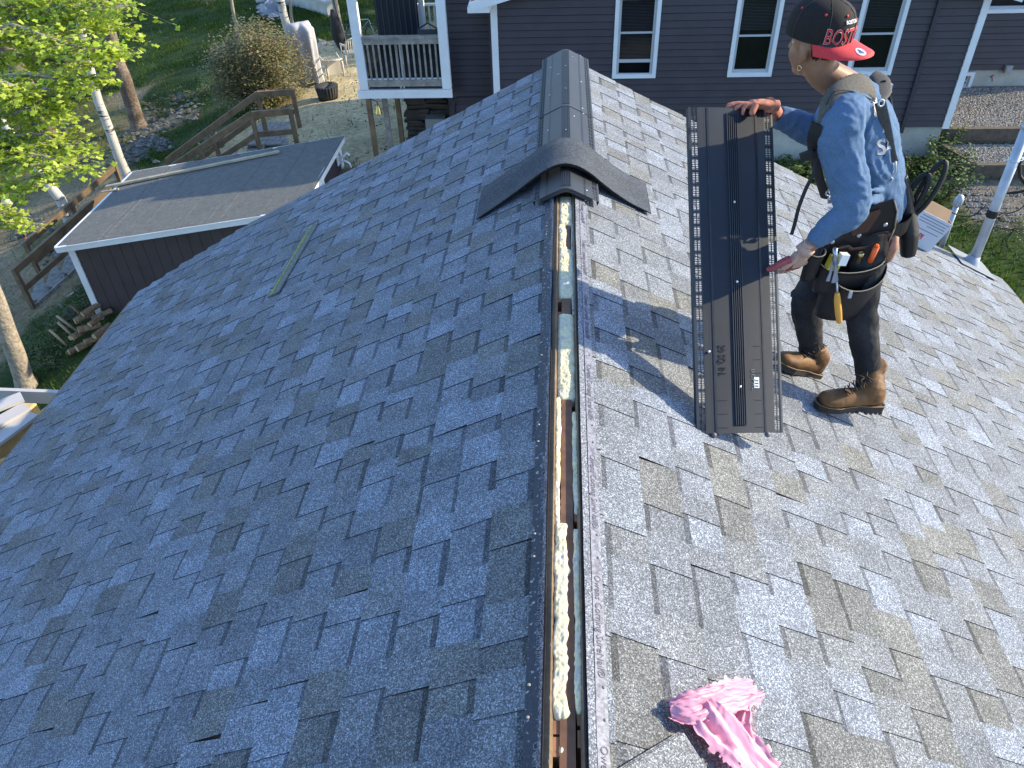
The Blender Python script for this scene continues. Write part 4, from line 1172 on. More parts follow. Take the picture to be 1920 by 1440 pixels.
# dark cabinet by the far trees
g = G(92, 272)
cb = thing('dark_bin', 'tall dark blue bin beside a trunk under the maple leaves', 'bin', tuple(g))
mb = MB(); mb.box(g + V((0, .3, .8)), (.75, .6, 1.6), (0, 0, .3)); obj('bin_body', mb, mat('navy_bin', (.014, .018, .030), .5), cb)
mb = MB(); mb.box(g + V((0, .3, 1.63)), (.80, .66, .06), (0, 0, .3)); obj('lid', mb, bpy.data.materials['navy_bin'], cb)
mb = MB(); mb.tube(ring(g + V((.0, -.1, .15)), .13, 0, (1, .3, 0), 12), .04, 6); obj('wheel', mb, M_BLK, cb)
# curved retaining wall and rocks at the top
rwp = [G(485, 2), G(520, 6), G(560, 10), G(600, 22), G(622, 30)]
rt = thing('retaining_wall', 'curved low concrete retaining wall with pale cap at the top edge', 'wall', tuple(rwp[2]))
for i in range(4):
    a, b = rwp[i], rwp[i + 1]
    mb = MB(); mb.bar(a + V((0, 0, .2)), b + V((0, 0, .2)), .3, .6); obj('wall_segment', mb, M_CONC, rt)
    mb = MB(); mb.bar(a + V((0, 0, .53)), b + V((0, 0, .53)), .42, .07); obj('cap_stone', mb, mat('cap_stone', (.5, .5, .48), .8) if i == 0 else bpy.data.materials['cap_stone'], rt)
w_ = []
for _ in range(60):
    q = G(508 + rg.gauss(0, 8), 28 + rg.gauss(0, 7), 12); w_.append((q.x, q.y, q.z + rg.random() * .3))
pebbles('rock_pile', w_, .12, .28, [(.20, .22, .24), (.28, .29, .30)], 'heap of grey rocks below the retaining wall', 'rocks', 31)
w_ = []
for _ in range(26):
    q = G(rg.uniform(598, 640), 82 + rg.gauss(0, 2), 12); w_.append((q.x, q.y, q.z))
pebbles('edging_stones', w_, .10, .18, [(.33, .30, .26), (.22, .2, .18)], 'row of edging stones between sand and grass', 'stones', 32)
# ------------------------------------------------------------------ firewood and planks at the lower left
M_LOG = mat('split_firewood', (.20, .13, .075), .85, noise_=[(14, .4, 5)], bump=(40, .4, .01))
M_CUT = mat('pale_cut_wood', (.46, .34, .20), .8, noise_=[(20, .2, 4)])
def log(px, py, L_, r, az, lift=0.0, pitch=0.0, lab=None):
    g = G(px, py) + V((0, 0, lift)); d = V((math.cos(az) * math.cos(pitch), math.sin(az) * math.cos(pitch), math.sin(pitch))) * L_ / 2
    t = thing('firewood_log', lab, 'log', tuple(g), 'split firewood heaped beside the shed corner')
    mb = MB(); u = d.orthogonal().normalized(); w = d.normalized().cross(u)
    pts = [(math.cos(2 * math.pi * k / 7) * r * random.uniform(.7, 1.15), math.sin(2 * math.pi * k / 7) * r * random.uniform(.7, 1.15)) for k in range(7)]
    vs = [g - d + u * a + w * b for a, b in pts] + [g + d + u * a * .95 + w * b * .95 for a, b in pts]
    mb.add(vs, [(k, (k + 1) % 7, 7 + (k + 1) % 7, 7 + k) for k in range(7)]); obj('bark', mb, M_LOG, t)
    for s_ in (-1, 1):
        mb = MB(); b0 = vs[:7] if s_ < 0 else vs[7:]; mb.add([p + d.normalized() * s_ * .002 for p in b0], [tuple(range(7))]); obj('cut_end', mb, M_CUT, t)
LOGL = {(140, 662): 'smallest log at the left foot of the firewood heap', (150, 655): 'second log from the left on the bottom of the firewood heap', (165, 650): 'middle log on the bottom of the firewood heap', (180, 640): 'second log from the right on the bottom of the firewood heap', (195, 628): 'rightmost log on the bottom of the firewood heap by the roof edge',
        (150, 640): 'leftmost log of the middle layer of the firewood heap', (160, 640): 'second log from the left in the middle layer of firewood', (176, 632): 'central log in the middle layer of the firewood heap', (190, 618): 'second log from the right in the middle layer of firewood', (198, 606): 'log nearest the shed corner board in the firewood heap',
        (170, 622): 'left one of the two topmost logs of the firewood heap', (184, 610): 'right one of the two topmost logs of the firewood heap'}
for (x, y, L_, r, a, h) in ((150, 655, .42, .07, .9, .05), (165, 650, .42, .08, 1.0, .08), (180, 640, .4, .07, .8, .06), (195, 628, .42, .075, 1.2, .1), (160, 640, .4, .07, 1.0, .22), (176, 632, .42, .07, .7, .24), (190, 618, .4, .065, 1.3, .26), (170, 622, .38, .07, .9, .36), (184, 610, .4, .06, 1.1, .40), (198, 606, .4, .06, .6, .22), (150, 640, .36, .06, 1.4, .18), (140, 662, .3, .05, .3, .04)):
    log(x, y, L_, r, a, h, random.uniform(-.15, .15), LOGL[(x, y)])
for i, (a, b, lab) in enumerate((((92, 618), (128, 652), 'pale stick poking up at the left of the firewood'), ((106, 592), (146, 624), 'uppermost of the three pale sticks beside the firewood'), ((108, 604), (141, 636), 'pale stick between two others beside the firewood'), ((132, 572), (166, 606), 'brown stick standing alone above the firewood heap'))):
    g = G(*b) + V((0, 0, .05)); t_ = P(a[0], a[1], y=g.y + .05); mb = MB(); mb.tube([g, t_], .028, 7); o = obj('stick', mb, M_CUT if i < 3 else M_LOG); tag(o, lab, 'stick')
mb = MB(); mb.bar(G(92, 578), G(150, 541), .04, .02); o = obj('metal_strip', mb, M_METAL); tag(o, 'thin pale metal strip lying in weeds near the shed corner', 'strip')
for i, (px_, py_, yy_, lab) in enumerate(((486, 418, 7.6, 'left one of two tan post tops beyond the left rake edge'), (507, 410, 8.0, 'right one of two tan post tops beyond the left rake edge'))):
    q = P(px_, py_, y=yy_); mb = MB(); mb.box((q.x, q.y, (q.z + gz(q.x, q.y)) / 2), (.09, .09, q.z - gz(q.x, q.y))); o = obj('wooden_post', mb, bpy.data.materials['pale_pine_board']); tag(o, lab, 'post')
# new deck framing beside the eave
PZ = -2.7
M_COMP = mat('pale_composite_board', (.46, .43, .41), .6, noise_=[(4, .06, 4)])
dk = thing('deck_frame', 'new yellow lumber deck framing below the left eave', 'deck frame', (-5, 4.8, PZ - .1))
def seg(name, p, q, w, h, m_, z, par):
    mb = MB(); mb.bar(P(p[0], p[1], z=z), P(q[0], q[1], z=z), w, h); return obj(name, mb, m_, par)
seg('rim_board', (-60, 738), (200, 748), .04, .14, M_COMP, PZ, dk)
for k, (p, q) in enumerate((((-60, 905), (260, 640)), ((-90, 820), (170, 790)), ((-90, 905), (130, 840)), ((-90, 990), (100, 905)))):
    seg('joist', p, q, .045, .16, M_WOOD_NEW, PZ - .12 - .004 * k, dk)
for i, (p, q, lab) in enumerate((((-140, 815), (42, 744), 'topmost of the three pale boards stacked below the left eave'), ((-140, 870), (50, 762), 'middle pale board of the stack below the left eave'), ((-140, 925), (62, 776), 'lowest pale board of the stack, nearest the yellow joists'))):
    o = seg('composite_board', p, q, .14, .028, M_COMP, PZ + .05 + .03 * (2 - i), None); tag(o, lab, 'board')
mb = MB(); mb.box((-5.2, 4.3, -4.2), (1.2, 1.2, .1)); 
for (x, y) in ((-5.0, 5.2), (-5.9, 4.4)): mb = MB(); mb.box((x, y, (PZ - .2 + gz(x, y)) / 2), (.1, .1, PZ - .2 - gz(x, y))); obj('post', mb, M_WOOD_NEW, dk)
# stacked stone under the porch
stn = thing('stone_pier', 'dark dry-stacked stone pier under the porch', 'stone pier', (-3.2, 17.3, -5.2))
M_DSTONE = mat('dark_flat_stone', (.055, .045, .038), .85, noise_=[(6, .4, 5)], bump=(20, .5, .01))
for cx in (-3.25, -2.75):
    z = -5.25
    while z < -3.85:
        h = random.uniform(.06, .11); mb = MB(); mb.box((cx + random.uniform(-.05, .05), 17.2 + random.uniform(-.05, .05), z + h / 2), (random.uniform(.42, .56), .5, h - .012), (0, 0, random.uniform(-.2, .2))); obj('stone', mb, M_DSTONE, stn); z += h
mb = MB(); c = P(815, 222, y=16.7); mb.box(c - V((0, -.2, .3)), (.42, .5, .6)); o = obj('utility_box', mb, mat('grey_utility_box', (.22, .23, .23), .6)); tag(o, 'grey box under the porch beside the stacked stone', 'box')
# brass bell on the porch
c = P(709, 205, y=15.9)
be = thing('brass_bell', 'small brass bell hanging under the porch corner', 'bell', tuple(c))
mb = MB(); mb.lathe(c, [(.085, -.10), (.07, -.08), (.05, .02), (.035, .08), (.01, .10)], 16); obj('bell_cup', mb, mat('brass', (.55, .38, .12), .3, .5, .9), be)
mb = MB(); mb.tube([c + V((0, 0, .09)), c + V((0, 0, .16)), c + V((-.12, .05, .19)), c + V((-.14, .1, .19))], .012, 6); obj('bracket', mb, M_BLK, be)
# patio chair on the porch
t = thing('patio_chair', 'black framed patio chair behind the porch railing', 'chair', (-2.85, 16.9, DZ))
M_GSL = mat('grey_sling', (.06, .06, .065), .7)
for dx in (-.24, .24):
    mb = MB(); mb.tube([(-2.85 + dx, 16.6, DZ), (-2.85 + dx, 16.62, DZ + .6), (-2.85 + dx, 17.05, DZ + .62), (-2.85 + dx, 17.15, DZ)], .018, 6); obj('leg', mb, M_BLK, t)
mb = MB(); mb.tube([(-3.09, 17.05, DZ + .4), (-3.05, 17.2, DZ + .85), (-2.85, 17.24, DZ + .95), (-2.65, 17.2, DZ + .85), (-2.61, 17.05, DZ + .4)], .018, 6); obj('back_frame', mb, M_BLK, t)
mb = MB(); mb.box((-2.85, 16.83, DZ + .42), (.44, .42, .02)); mb.box((-2.85, 17.13, DZ + .64), (.40, .02, .42), (-.25, 0, 0)); obj('sling', mb, M_GSL, t)
# ------------------------------------------------------------------ trees
def birch_mat():
    M = mat('birch_bark', (.46, .43, .38), .7, noise_=[(4, .12, 5)])
    N = M.node_tree.nodes; L = M.node_tree.links; b = N['Principled BSDF']
    g = N.new('ShaderNodeNewGeometry'); mp = N.new('ShaderNodeMapping'); mp.inputs['Scale'].default_value = (1.6, 1.6, 9)
    n = N.new('ShaderNodeTexNoise'); n.inputs['Scale'].default_value = 1.7; n.inputs['Detail'].default_value = 5
    L.new(g.outputs['Position'], mp.inputs[0]); L.new(mp.outputs[0], n.inputs['Vector'])
    mr = N.new('ShaderNodeMapRange'); mr.inputs['From Min'].default_value = .60; mr.inputs['From Max'].default_value = .66; L.new(n.outputs['Fac'], mr.inputs['Value'])
    mx = N.new('ShaderNodeMix'); mx.data_type = 'RGBA'; src = b.inputs['Base Color'].links[0].from_socket
    L.new(mr.outputs[0], mx.inputs['Factor']); L.new(src, mx.inputs['A']); mx.inputs['B'].default_value = (.05, .042, .036, 1)
    L.new(mx.outputs['Result'], b.inputs['Base Color']); return M
M_BIRCH = birch_mat()
M_BARK = mat('brown_ridged_bark', (.12, .085, .06), .9, vary=((.20, .15, .11), 3, .45, .6), noise_=[(25, .4, 5)], bump=(18, .9, .04))
M_BARKL = mat('pale_rough_bark', (.30, .25, .19), .9, noise_=[(12, .35, 6)], bump=(20, .8, .03))
M_LEAF = mat('spring_leaf', attr=True, rough=.45, spec=.35, trans=.45)
M_LEAF2 = mat('shrub_leaf', attr=True, rough=.55, spec=.3, trans=.25)
def trunk_px(mb, pts, base, r0, r1, n=10):
    """trunk through photo pixels at the base's distance"""
    pth = [base - V((0, 0, .15))] + [P(a, b, y=base.y + dy) for a, b, dy in pts]
    m = len(pth); fine = []
    for i in range(m - 1):
        for k in range(4):
            t = k / 4; q = pth[i].lerp(pth[i + 1], t); fine.append(q + V((noise.noise(q * 1.5), noise.noise(q * 1.5 + V((5, 0, 0))), 0)) * .04)
    fine.append(pth[-1]); M_ = len(fine)
    rad = [r0 + (r1 - r0) * i / (M_ - 1) for i in range(M_)]; rad[0] *= 1.5; rad[1] *= 1.2
    mb.tube(fine, rad, n); return fine
LEAFSHAPE = [(0, 0), (.22, .30), (.50, .28), (.42, .55), (.28, .62), (0, 1.0), (-.28, .62), (-.42, .55), (-.50, .28), (-.22, .30)]
def leaf_cloud(pts, size, cols, rgx, shape='oval', droop=.6):
    """real leaf-sized blades at the given points, hanging and turned at random"""
    vs = []; fc = []; cc = []
    for p in pts:
        s = size * rgx.uniform(.65, 1.25); a = rgx.uniform(0, 6.283)
        d = V((math.cos(a), math.sin(a), rgx.uniform(-1.0, .35) * droop)).normalized()
        up = V((rgx.uniform(-.5, .5), rgx.uniform(-.5, .5), 1)); sd_ = d.cross(up).normalized(); nn = sd_.cross(d)
        c = jit(rgx.choice(cols), .15); i = len(vs)
        if shape == 'maple':
            for (x, y) in LEAFSHAPE: vs.append(p + sd_ * x * s + d * y * s + nn * (-.25 * abs(x) * s - .12 * y * y * s))
            for t in ((0, 1, 9), (1, 2, 3), (1, 3, 4), (9, 7, 8), (9, 6, 7), (1, 4, 9), (4, 6, 9), (4, 5, 6)):
                fc.append(tuple(i + q for q in t)); cc += [*c, 1] * 3
        else:
            vs += [p, p + sd_ * s * .32 + d * s * .45 - nn * s * .06, p + d * s, p - sd_ * s * .32 + d * s * .45 - nn * s * .06]
            fc += [(i, i + 1, i + 2), (i, i + 2, i + 3)]; cc += [*c, 1] * 6
    return vs, fc, cc
def leaf_obj(name, pts, size, cols, m_, par, seed, shape='oval', droop=.6, **kw):
    vs, fc, cc = leaf_cloud(pts, size, cols, random.Random(seed), shape, droop)
    me = bpy.data.meshes.new(name); me.from_pydata(vs, [], fc); at = me.color_attributes.new('col', 'FLOAT_COLOR', 'CORNER'); at.data.foreach_set('color', cc)
    me.materials.append(m_); return obj(name, me, None, par, **kw)
def crown_tree(label, base, pts, r0, r1, bark, crown_c, crown_r, nleaf, size, cols, seed, name='tree', group=None, cat='tree'):
    rx = random.Random(seed); t = thing(name, label, cat, tuple(base), group)
    mb = MB(); f = trunk_px(mb, pts, base, r0, r1) if pts else None
    if not pts: mb.tube([base - V((0, 0, .2)), base.lerp(crown_c, .5) + V((.1, .1, 0)), crown_c + V((0, 0, crown_r * .3))], [r0 * 1.3, r0, r1], 9)
    obj('trunk', mb, bark, t)
    top = f[-1] if f else crown_c
    clumps = []
    lm = MB()
    for k in range(int(10 + crown_r * 2)):
        d = V((rx.gauss(0, 1), rx.gauss(0, 1), rx.gauss(0, .7))).normalized() * crown_r * rx.uniform(.45, 1)
        c = crown_c + d; clumps.append((c, crown_r * rx.uniform(.18, .34)))
        lm.tube([base.lerp(crown_c, rx.uniform(.6, 1)), (crown_c + c) / 2 + V((0, 0, -.1)), c], [r1 * .5, r1 * .3, .02], 5)
    obj('limbs', lm, bark, t)
    pl = []
    for _ in range(nleaf):
        c, r = rx.choice(clumps); pl.append(c + V((rx.gauss(0, 1), rx.gauss(0, 1), rx.gauss(0, .6))) * r * .6)
    leaf_obj('crown', pl, size, cols, M_LEAF, t, seed + 1, kind='stuff')
    return t
MG = [(.42, .52, .05), (.50, .60, .08), (.33, .45, .04), (.55, .62, .12)]
DG = [(.03, .06, .016), (.055, .10, .025), (.03, .055, .018)]
def bare(name_label, base, pts, r0, r1, bark, name='bare_tree'):
    t = thing(name, name_label, 'tree', tuple(base)); mb = MB(); f = trunk_px(mb, pts, base, r0, r1); obj('trunk', mb, bark, t)
    rx = random.Random(len(name_label)); lm = MB()
    top = f[-1]; e = top + (top - f[-3]).normalized() * 3.5
    lm.tube([top, e], [r1 * .98, r1 * .6], 8)
    for k in range(5):
        q = top.lerp(e, k / 5); lm.tube([q, q + V((rx.uniform(-1, 1), rx.uniform(-1, 1), .7)), q + V((rx.uniform(-1.8, 1.8), rx.uniform(-1.8, 1.8), 1.6))], [.05, .03, .01], 5)
    obj('limbs', lm, bark, t)
    return t, f
b1, f1 = bare('white birch with black scars rising beside the shed corner', G(240, 335), [(222, 290, 0), (198, 225, .1), (172, 150, .2), (160, 95, .3), (150, 40, .3), (140, -20, .3)], .135, .085, M_BIRCH, 'birch_tree')
b2, f2 = bare('leaning white birch behind the lower handrail of the stair', G(138, 428), [(112, 372, 0), (72, 318, .1), (20, 250, .2), (-30, 175, .3)], .14, .10, M_BIRCH, 'birch_tree')
b3, f3 = bare('brown ridged trunk standing on bare dirt beyond the birch', G(262, 240), [(250, 205, 0), (233, 150, 0), (212, 90, .1), (196, 30, .1), (186, -20, .1)], .24, .17, M_BARK, 'pine_tree')
b4, f4 = bare('pale trunk at the left edge above the weeds', G(52, 730), [(30, 670, 0), (5, 600, .05), (-25, 520, .1)], .19, .15, M_BARKL)
b5, f5 = bare('thick brown trunk behind the maple leaves beside the dark bin', G(112, 285), [(80, 220, 0), (50, 160, 0), (18, 100, .1), (-15, 40, .1)], .26, .22, M_BARK)
b6, f6 = bare('slender white birch beside the covered grill', G(556, 112), [(548, 80, 0), (536, 40, 0), (522, -10, 0)], .15, .12, M_BIRCH, 'birch_tree')
b7, f7 = bare('thin bare trunk rising behind the rounded bush', G(447, 90), [(444, 50, 0), (436, 15, 0), (430, -15, 0)], .07, .05, M_BARKL)
b8, f8 = bare('thin grey trunk just right of the slender birch', G(552, 75), [(549, 45, 0), (545, 15, 0), (540, -15, 0)], .06, .05, M_BARKL)
b9, f9 = bare('pale double trunk beside the folded umbrella', G(646, 92), [(640, 60, 0), (632, 25, 0), (625, -15, 0)], .12, .09, M_BARKL)
# maple reaching in from the left
mx_ = V((-14.6, 9.2, gz(-14.6, 9.2)))
mp_ = thing('maple_tree', 'maple with bright yellow-green spring leaves reaching in at the upper left', 'tree', tuple(mx_))
mb = MB(); mb.tube([mx_ - V((0, 0, .2)), mx_ + V((.3, .1, 3)), mx_ + V((.5, .3, 6)), mx_ + V((.3, .5, 9))], [.28, .2, .16, .08], 10); obj('trunk', mb, M_BARK, mp_)
BR = [([(-90, 70), (60, 22), (140, 12), (245, 10)], 10.2), ([(-90, 95), (20, 45), (90, 70), (160, 92), (205, 92)], 9.7), ([(-90, 20), (40, -10), (120, -5), (180, 30), (222, 55)], 10.8),
      ([(-80, 150), (60, 138), (120, 150), (170, 140)], 9.5), ([(-90, 165), (10, 155), (70, 178), (118, 190)], 9.2), ([(-80, 120), (20, 100), (90, 110), (150, 120)], 10.4),
      ([(-80, 270), (20, 255), (80, 250), (138, 286)], 9.0), ([(-80, 330), (20, 300), (80, 292), (128, 315)], 8.8), ([(-80, 390), (10, 350), (60, 330)], 8.8), ([(-80, 220), (10, 215), (60, 205), (105, 215)], 9.4),
      ([(-80, 40), (0, 60), (60, 75), (110, 60)], 10.0), ([(-80, 300), (-10, 280), (40, 275)], 9.1), ([(-80, 10), (20, 10), (100, 25), (170, 5)], 10.3), ([(-60, 190), (0, 180), (40, 170)], 9.8), ([(-60, 400), (-10, 395), (15, 420)], 8.9), ([(-80, -40), (60, -40), (160, -20)], 10.5)]
rx = random.Random(77); lp_ = []; tips = []
for k, (pp, yy) in enumerate(BR):
    pth = [P(a, b, y=yy + .25 * math.sin(i * 1.3 + k)) for i, (a, b) in enumerate(pp)]
    trunk_pt = mx_ + V((.4, .3, max(1.5, min(8.8, pth[0].z - mx_.z - .6))))
    fine = []
    for i in range(len(pth) - 1):
        for q in range(5): fine.append(pth[i].lerp(pth[i + 1], q / 5))
    fine.append(pth[-1]); n = len(fine)
    mb = MB(); mb.tube([trunk_pt] + fine, [.045] + [.026 * (1 - i / n) + .005 for i in range(n)], 6); obj('branch', mb, M_BARKL, mp_)
    tw = MB()
    for i, q in enumerate(fine):
        for _ in range(5):
            a = rx.uniform(0, 6.283); L_ = rx.uniform(.18, .5); e = q + V((math.cos(a), math.sin(a) * .7, rx.uniform(-.45, .15))) * L_
            tw.tube([q, e], [.006, .002], 3, False)
            for _ in range(9):
                t = rx.uniform(.25, 1.08); lp_.append(q.lerp(e, t) + V((rx.gauss(0, .035), rx.gauss(0, .035), rx.gauss(0, .03))))
                if i > n * .55: tips.append(lp_[-1])
    obj('twigs', tw, M_BARKL, mp_, kind='stuff')
rx.shuffle(lp_)
leaf_obj('leaves', lp_[240:], .082, MG, M_LEAF, mp_, 5, 'maple', 1.1, kind='stuff')
# single leaves at the branch tips
LM = []
for k in range(12):
    vs, fc, cc = leaf_cloud([V((0, 0, 0))], .085, MG, random.Random(900 + k), 'maple', 1.1)
    me = bpy.data.meshes.new('leaf'); me.from_pydata(vs, [], fc); at = me.color_attributes.new('col', 'FLOAT_COLOR', 'CORNER'); at.data.foreach_set('color', cc); me.materials.append(M_LEAF); LM.append(me)
rx.shuffle(tips)
for p in tips[:220]: inst('leaf', rx.choice(LM), p + V((0, -.02, -.02)), mp_, (0, 0, rx.uniform(0, 6.28)))
# dense round bush beside the landing
bc = P(482, 128, y=21.6)
bs = thing('round_bush', 'dense rounded bush with brownish green leaves above the stair landing', 'bush', tuple(G(482, 205)))
rx = random.Random(3); pl = []; lm = MB()
base = G(482, 200)
blobs = []
for _ in range(80):
    d = V((rx.gauss(0, 1), rx.gauss(0, 1), rx.gauss(0, 1))).normalized(); r = rx.uniform(.55, 1.0)
    c = bc + V((d.x * 1.33 * r, d.y * 1.15 * r, d.z * 1.12 * r - .02)); blobs.append(c); lm.tube([base, (base + c) / 2 + V((0, 0, .1)), c], [.04, .025, .008], 5)
for _ in range(26000):
    c = rx.choice(blobs); pl.append(c + V((rx.gauss(0, 1), rx.gauss(0, 1), rx.gauss(0, 1))) * .17)
obj('stems', lm, M_BARK, bs)
leaf_obj('foliage', pl, .078, [(.25, .23, .10), (.20, .19, .08), (.30, .27, .13), (.27, .19, .12), (.15, .17, .06)], M_LEAF2, bs, 17, kind='stuff')
# low weeds and shrubs
def weed(label, spots, size, cols, seed, name='leafy_shrub', cat='shrub', n=700, spread=.3, h=.5):
    rx = random.Random(seed); t = thing(name, label, cat, tuple(spots[0])); pl = []; lm = MB()
    for s in spots:
        for _ in range(12):
            e = s + V((rx.gauss(0, spread), rx.gauss(0, spread), rx.uniform(.3, 1) * h)); lm.tube([s, (s + e) / 2 + V((0, 0, .06)), e], [.008, .006, .003], 4, False)
            for _ in range(n // (12 * len(spots))):
                tt = rx.uniform(.3, 1.05); pl.append(s.lerp(e, tt) + V((rx.gauss(0, .06), rx.gauss(0, .06), rx.gauss(0, .05))))
    obj('stems', lm, M_BARK, t, kind='stuff'); leaf_obj('foliage', pl, size, cols, M_LEAF2, t, seed, kind='stuff')
    return t
WG = [(.06, .11, .022), (.09, .15, .03), (.045, .085, .02), (.14, .19, .05)]
weed('leafy green shrub at the foundation corner beside the timbers', [G(1755, 290), G(1765, 330), G(1775, 370)], .085, WG, 51, n=1500, spread=.32, h=.75)
weed('low yellow-green plant tuft by the foundation behind the person', [G(1705, 318), G(1690, 330)], .06, [(.16, .19, .04), (.11, .16, .03)], 52, n=900, spread=.25, h=.3)
weed('broad-leaved green plant at the foundation between vent and person', [G(1500, 322), G(1530, 330), G(1480, 330)], .12, WG, 53, n=600, spread=.25, h=.35)
weed('bright green weeds at the edge of the rocky bank', [G(395, 165), G(380, 180)], .06, [(.16, .24, .04), (.12, .19, .04)], 54, n=700, spread=.35, h=.4)
weed('green weeds under the rim of the shed corner', [G(120, 620), G(100, 650), G(145, 600), G(90, 690), G(60, 660)], .06, WG, 55, n=1800, spread=.45, h=.35)
weed('green weeds between stair and firewood', [G(150, 560), G(165, 580)], .06, WG, 56, n=700, spread=.3, h=.3)
weed('pale tufts of weeds beside the brown trunk', [G(300, 218), G(280, 200), G(340, 190)], .05, [(.14, .17, .06), (.10, .14, .04)], 57, n=600, spread=.3, h=.25)
weed('small white-flowered weeds in the grass below the mast', [G(1900, 430), G(1870, 410)], .035, [(.4, .42, .36), (.10, .14, .05)], 58, n=260, spread=.5, h=.15)
weed('dark green undergrowth under the maple leaves', [G(150, 190), G(120, 170), G(100, 150), G(170, 150), G(190, 170)], .08, [(.10, .15, .05), (.14, .19, .07), (.07, .11, .04)], 59, n=3200, spread=.6, h=.9)
weed('undergrowth with brown buds at the left edge', [G(20, 230), G(40, 260), G(10, 200)], .05, [(.16, .13, .05), (.10, .09, .04)], 60, n=900, spread=.5, h=1.0)
weed('bare twiggy shrub with few leaves at the top edge', [G(390, 10), G(370, 5)], .05, [(.2, .2, .08)], 61, n=160, spread=.6, h=1.1)
weed('low hedge behind the retaining wall', [G(580, 0), G(600, 5), G(560, -5)], .07, DG, 62, n=1500, spread=.5, h=.7)
# unseen tall trees added beyond the neighbour's house to shade the lawn
for i, (x, y, h, r) in enumerate(((2, 33, 9, 3.4), (-1, 38, 10, 4.0), (7, 29, 9, 3.2), (9, 36, 11, 4.2), (-4, 44, 10, 3.8), (4, 42, 11, 4.0), (14, 31, 11, 4.0), (13, 41, 12, 4.5), (-9, 50, 10, 4), (1, 50, 11, 4.5))):
    b = V((x, y, gz(x, y))); crown_tree('tall green tree standing beyond the neighbouring house', b, None, .25, .12, M_BARK, b + V((0, 0, h * .62)), r, 3600, .24, DG, 200 + i, 'tree', 'trees beyond the neighbouring house')
# ------------------------------------------------------------------ smooth union of overlapping volumes
from mathutils.bvhtree import BVHTree
def conform(o, target, direction, lift=.002):
    """lay a flat mesh onto another surface along a direction"""
    me_t = target.data; bv = BVHTree.FromPolygons([v.co.copy() for v in me_t.vertices], [tuple(p.vertices) for p in me_t.polygons])
    d = Vector(direction).normalized()
    for v in o.data.vertices:
        h = bv.ray_cast(v.co - d * .25, d)
        if h[0] is not None: v.co = h[0] - d * lift
def smoothpath(pts, k=5):
    pts = [Vector(p) for p in pts]; out = []
    for i in range(len(pts) - 1):
        p0 = pts[max(i - 1, 0)]; p1 = pts[i]; p2 = pts[i + 1]; p3 = pts[min(i + 2, len(pts) - 1)]
        for q in range(k):
            t = q / k; out.append(.5 * ((2 * p1) + (p2 - p0) * t + (2 * p0 - 5 * p1 + 4 * p2 - p3) * t * t + (3 * p1 - p0 - 3 * p2 + p3) * t ** 3))
    out.append(pts[-1]); return out
def lerpr(rad, n):
    out = []
    m = len(rad) - 1
    for i in range(n):
        t = i / (n - 1) * m; a = min(int(t), m - 1); f = t - a
        ra, rb = rad[a], rad[a + 1]
        if isinstance(ra, tuple): out.append((ra[0] + (rb[0] - ra[0]) * f, ra[1] + (rb[1] - ra[1]) * f))
        else: out.append(ra + (rb - ra) * f)
    return out
def limb(mb, pts, rad, n=14, flat=None, k=5):
    s = smoothpath(pts, k); mb.tube(s, lerpr(rad, len(s)), n, True, None, True, flat)

M_SKIN = mat('brown_skin', (.25, .125, .072), .5, .4, noise_=[(40, .08, 3)])
M_SHIRT = mat('blue_heather_shirt', (.072, .128, .225), .9, .2, vary=((.086, .148, .255), 12, .4, .6), noise_=[(220, .16, 2), (5, .05, 3)], bump=(300, .3, .001))
M_JEAN = mat('black_jeans', (.017, .017, .020), .85, .2, vary=((.034, .033, .035), 6, .45, .62), noise_=[(250, .3, 2)], bump=(60, .5, .002))
M_BOOT = mat('tan_work_leather', (.18, .085, .030), .65, .35, vary=((.10, .046, .018), 12, .45, .65), noise_=[(30, .2, 5)], bump=(90, .3, .001))
M_SOLE = mat('dark_boot_sole', (.035, .027, .022), .8)
M_LEATH = mat('black_belt_leather', (.005, .005, .008), .5, .4, vary=((.018, .017, .018), 22, .70, .82), noise_=[(30, .3, 4)], bump=(60, .4, .002))
M_LEDGE = mat('grey_leather_edge', (.22, .19, .16), .7)
M_BRLEA = mat('dark_brown_leather', (.055, .020, .014), .45, .5, noise_=[(30, .3, 4)])
M_TANL = mat('tan_leather', (.30, .15, .10), .6, noise_=[(30, .2, 4)])
M_STRAP = mat('khaki_padded_strap', (.072, .066, .060), .85, noise_=[(150, .3, 2)], bump=(300, .4, .001))
M_WEB = mat('black_webbing', (.008, .008, .010), .7)
M_GLW = mat('pale_glove_knit', (.40, .26, .21), .85, noise_=[(200, .15, 2)])
M_GLR = mat('red_glove_rubber', (.24, .04, .045), .55, noise_=[(60, .25, 4)])
M_CAPB = mat('black_cap_cloth', (.016, .013, .013), .85, .3, noise_=[(200, .3, 2)], bump=(250, .4, .0008))
M_CAPR = mat('red_cap_cloth', (.52, .035, .045), .7, .3, noise_=[(200, .12, 2)])
M_REDT = mat('dark_red_stitch', (.50, .015, .03), .7)
M_WHT = mat('white_stitch', (.75, .72, .72), .7)
person = thing('person', 'roofer in blue long-sleeved shirt and backwards black and red cap holding a black panel', 'person', (1.2, 2.76, -.6))
V = Vector
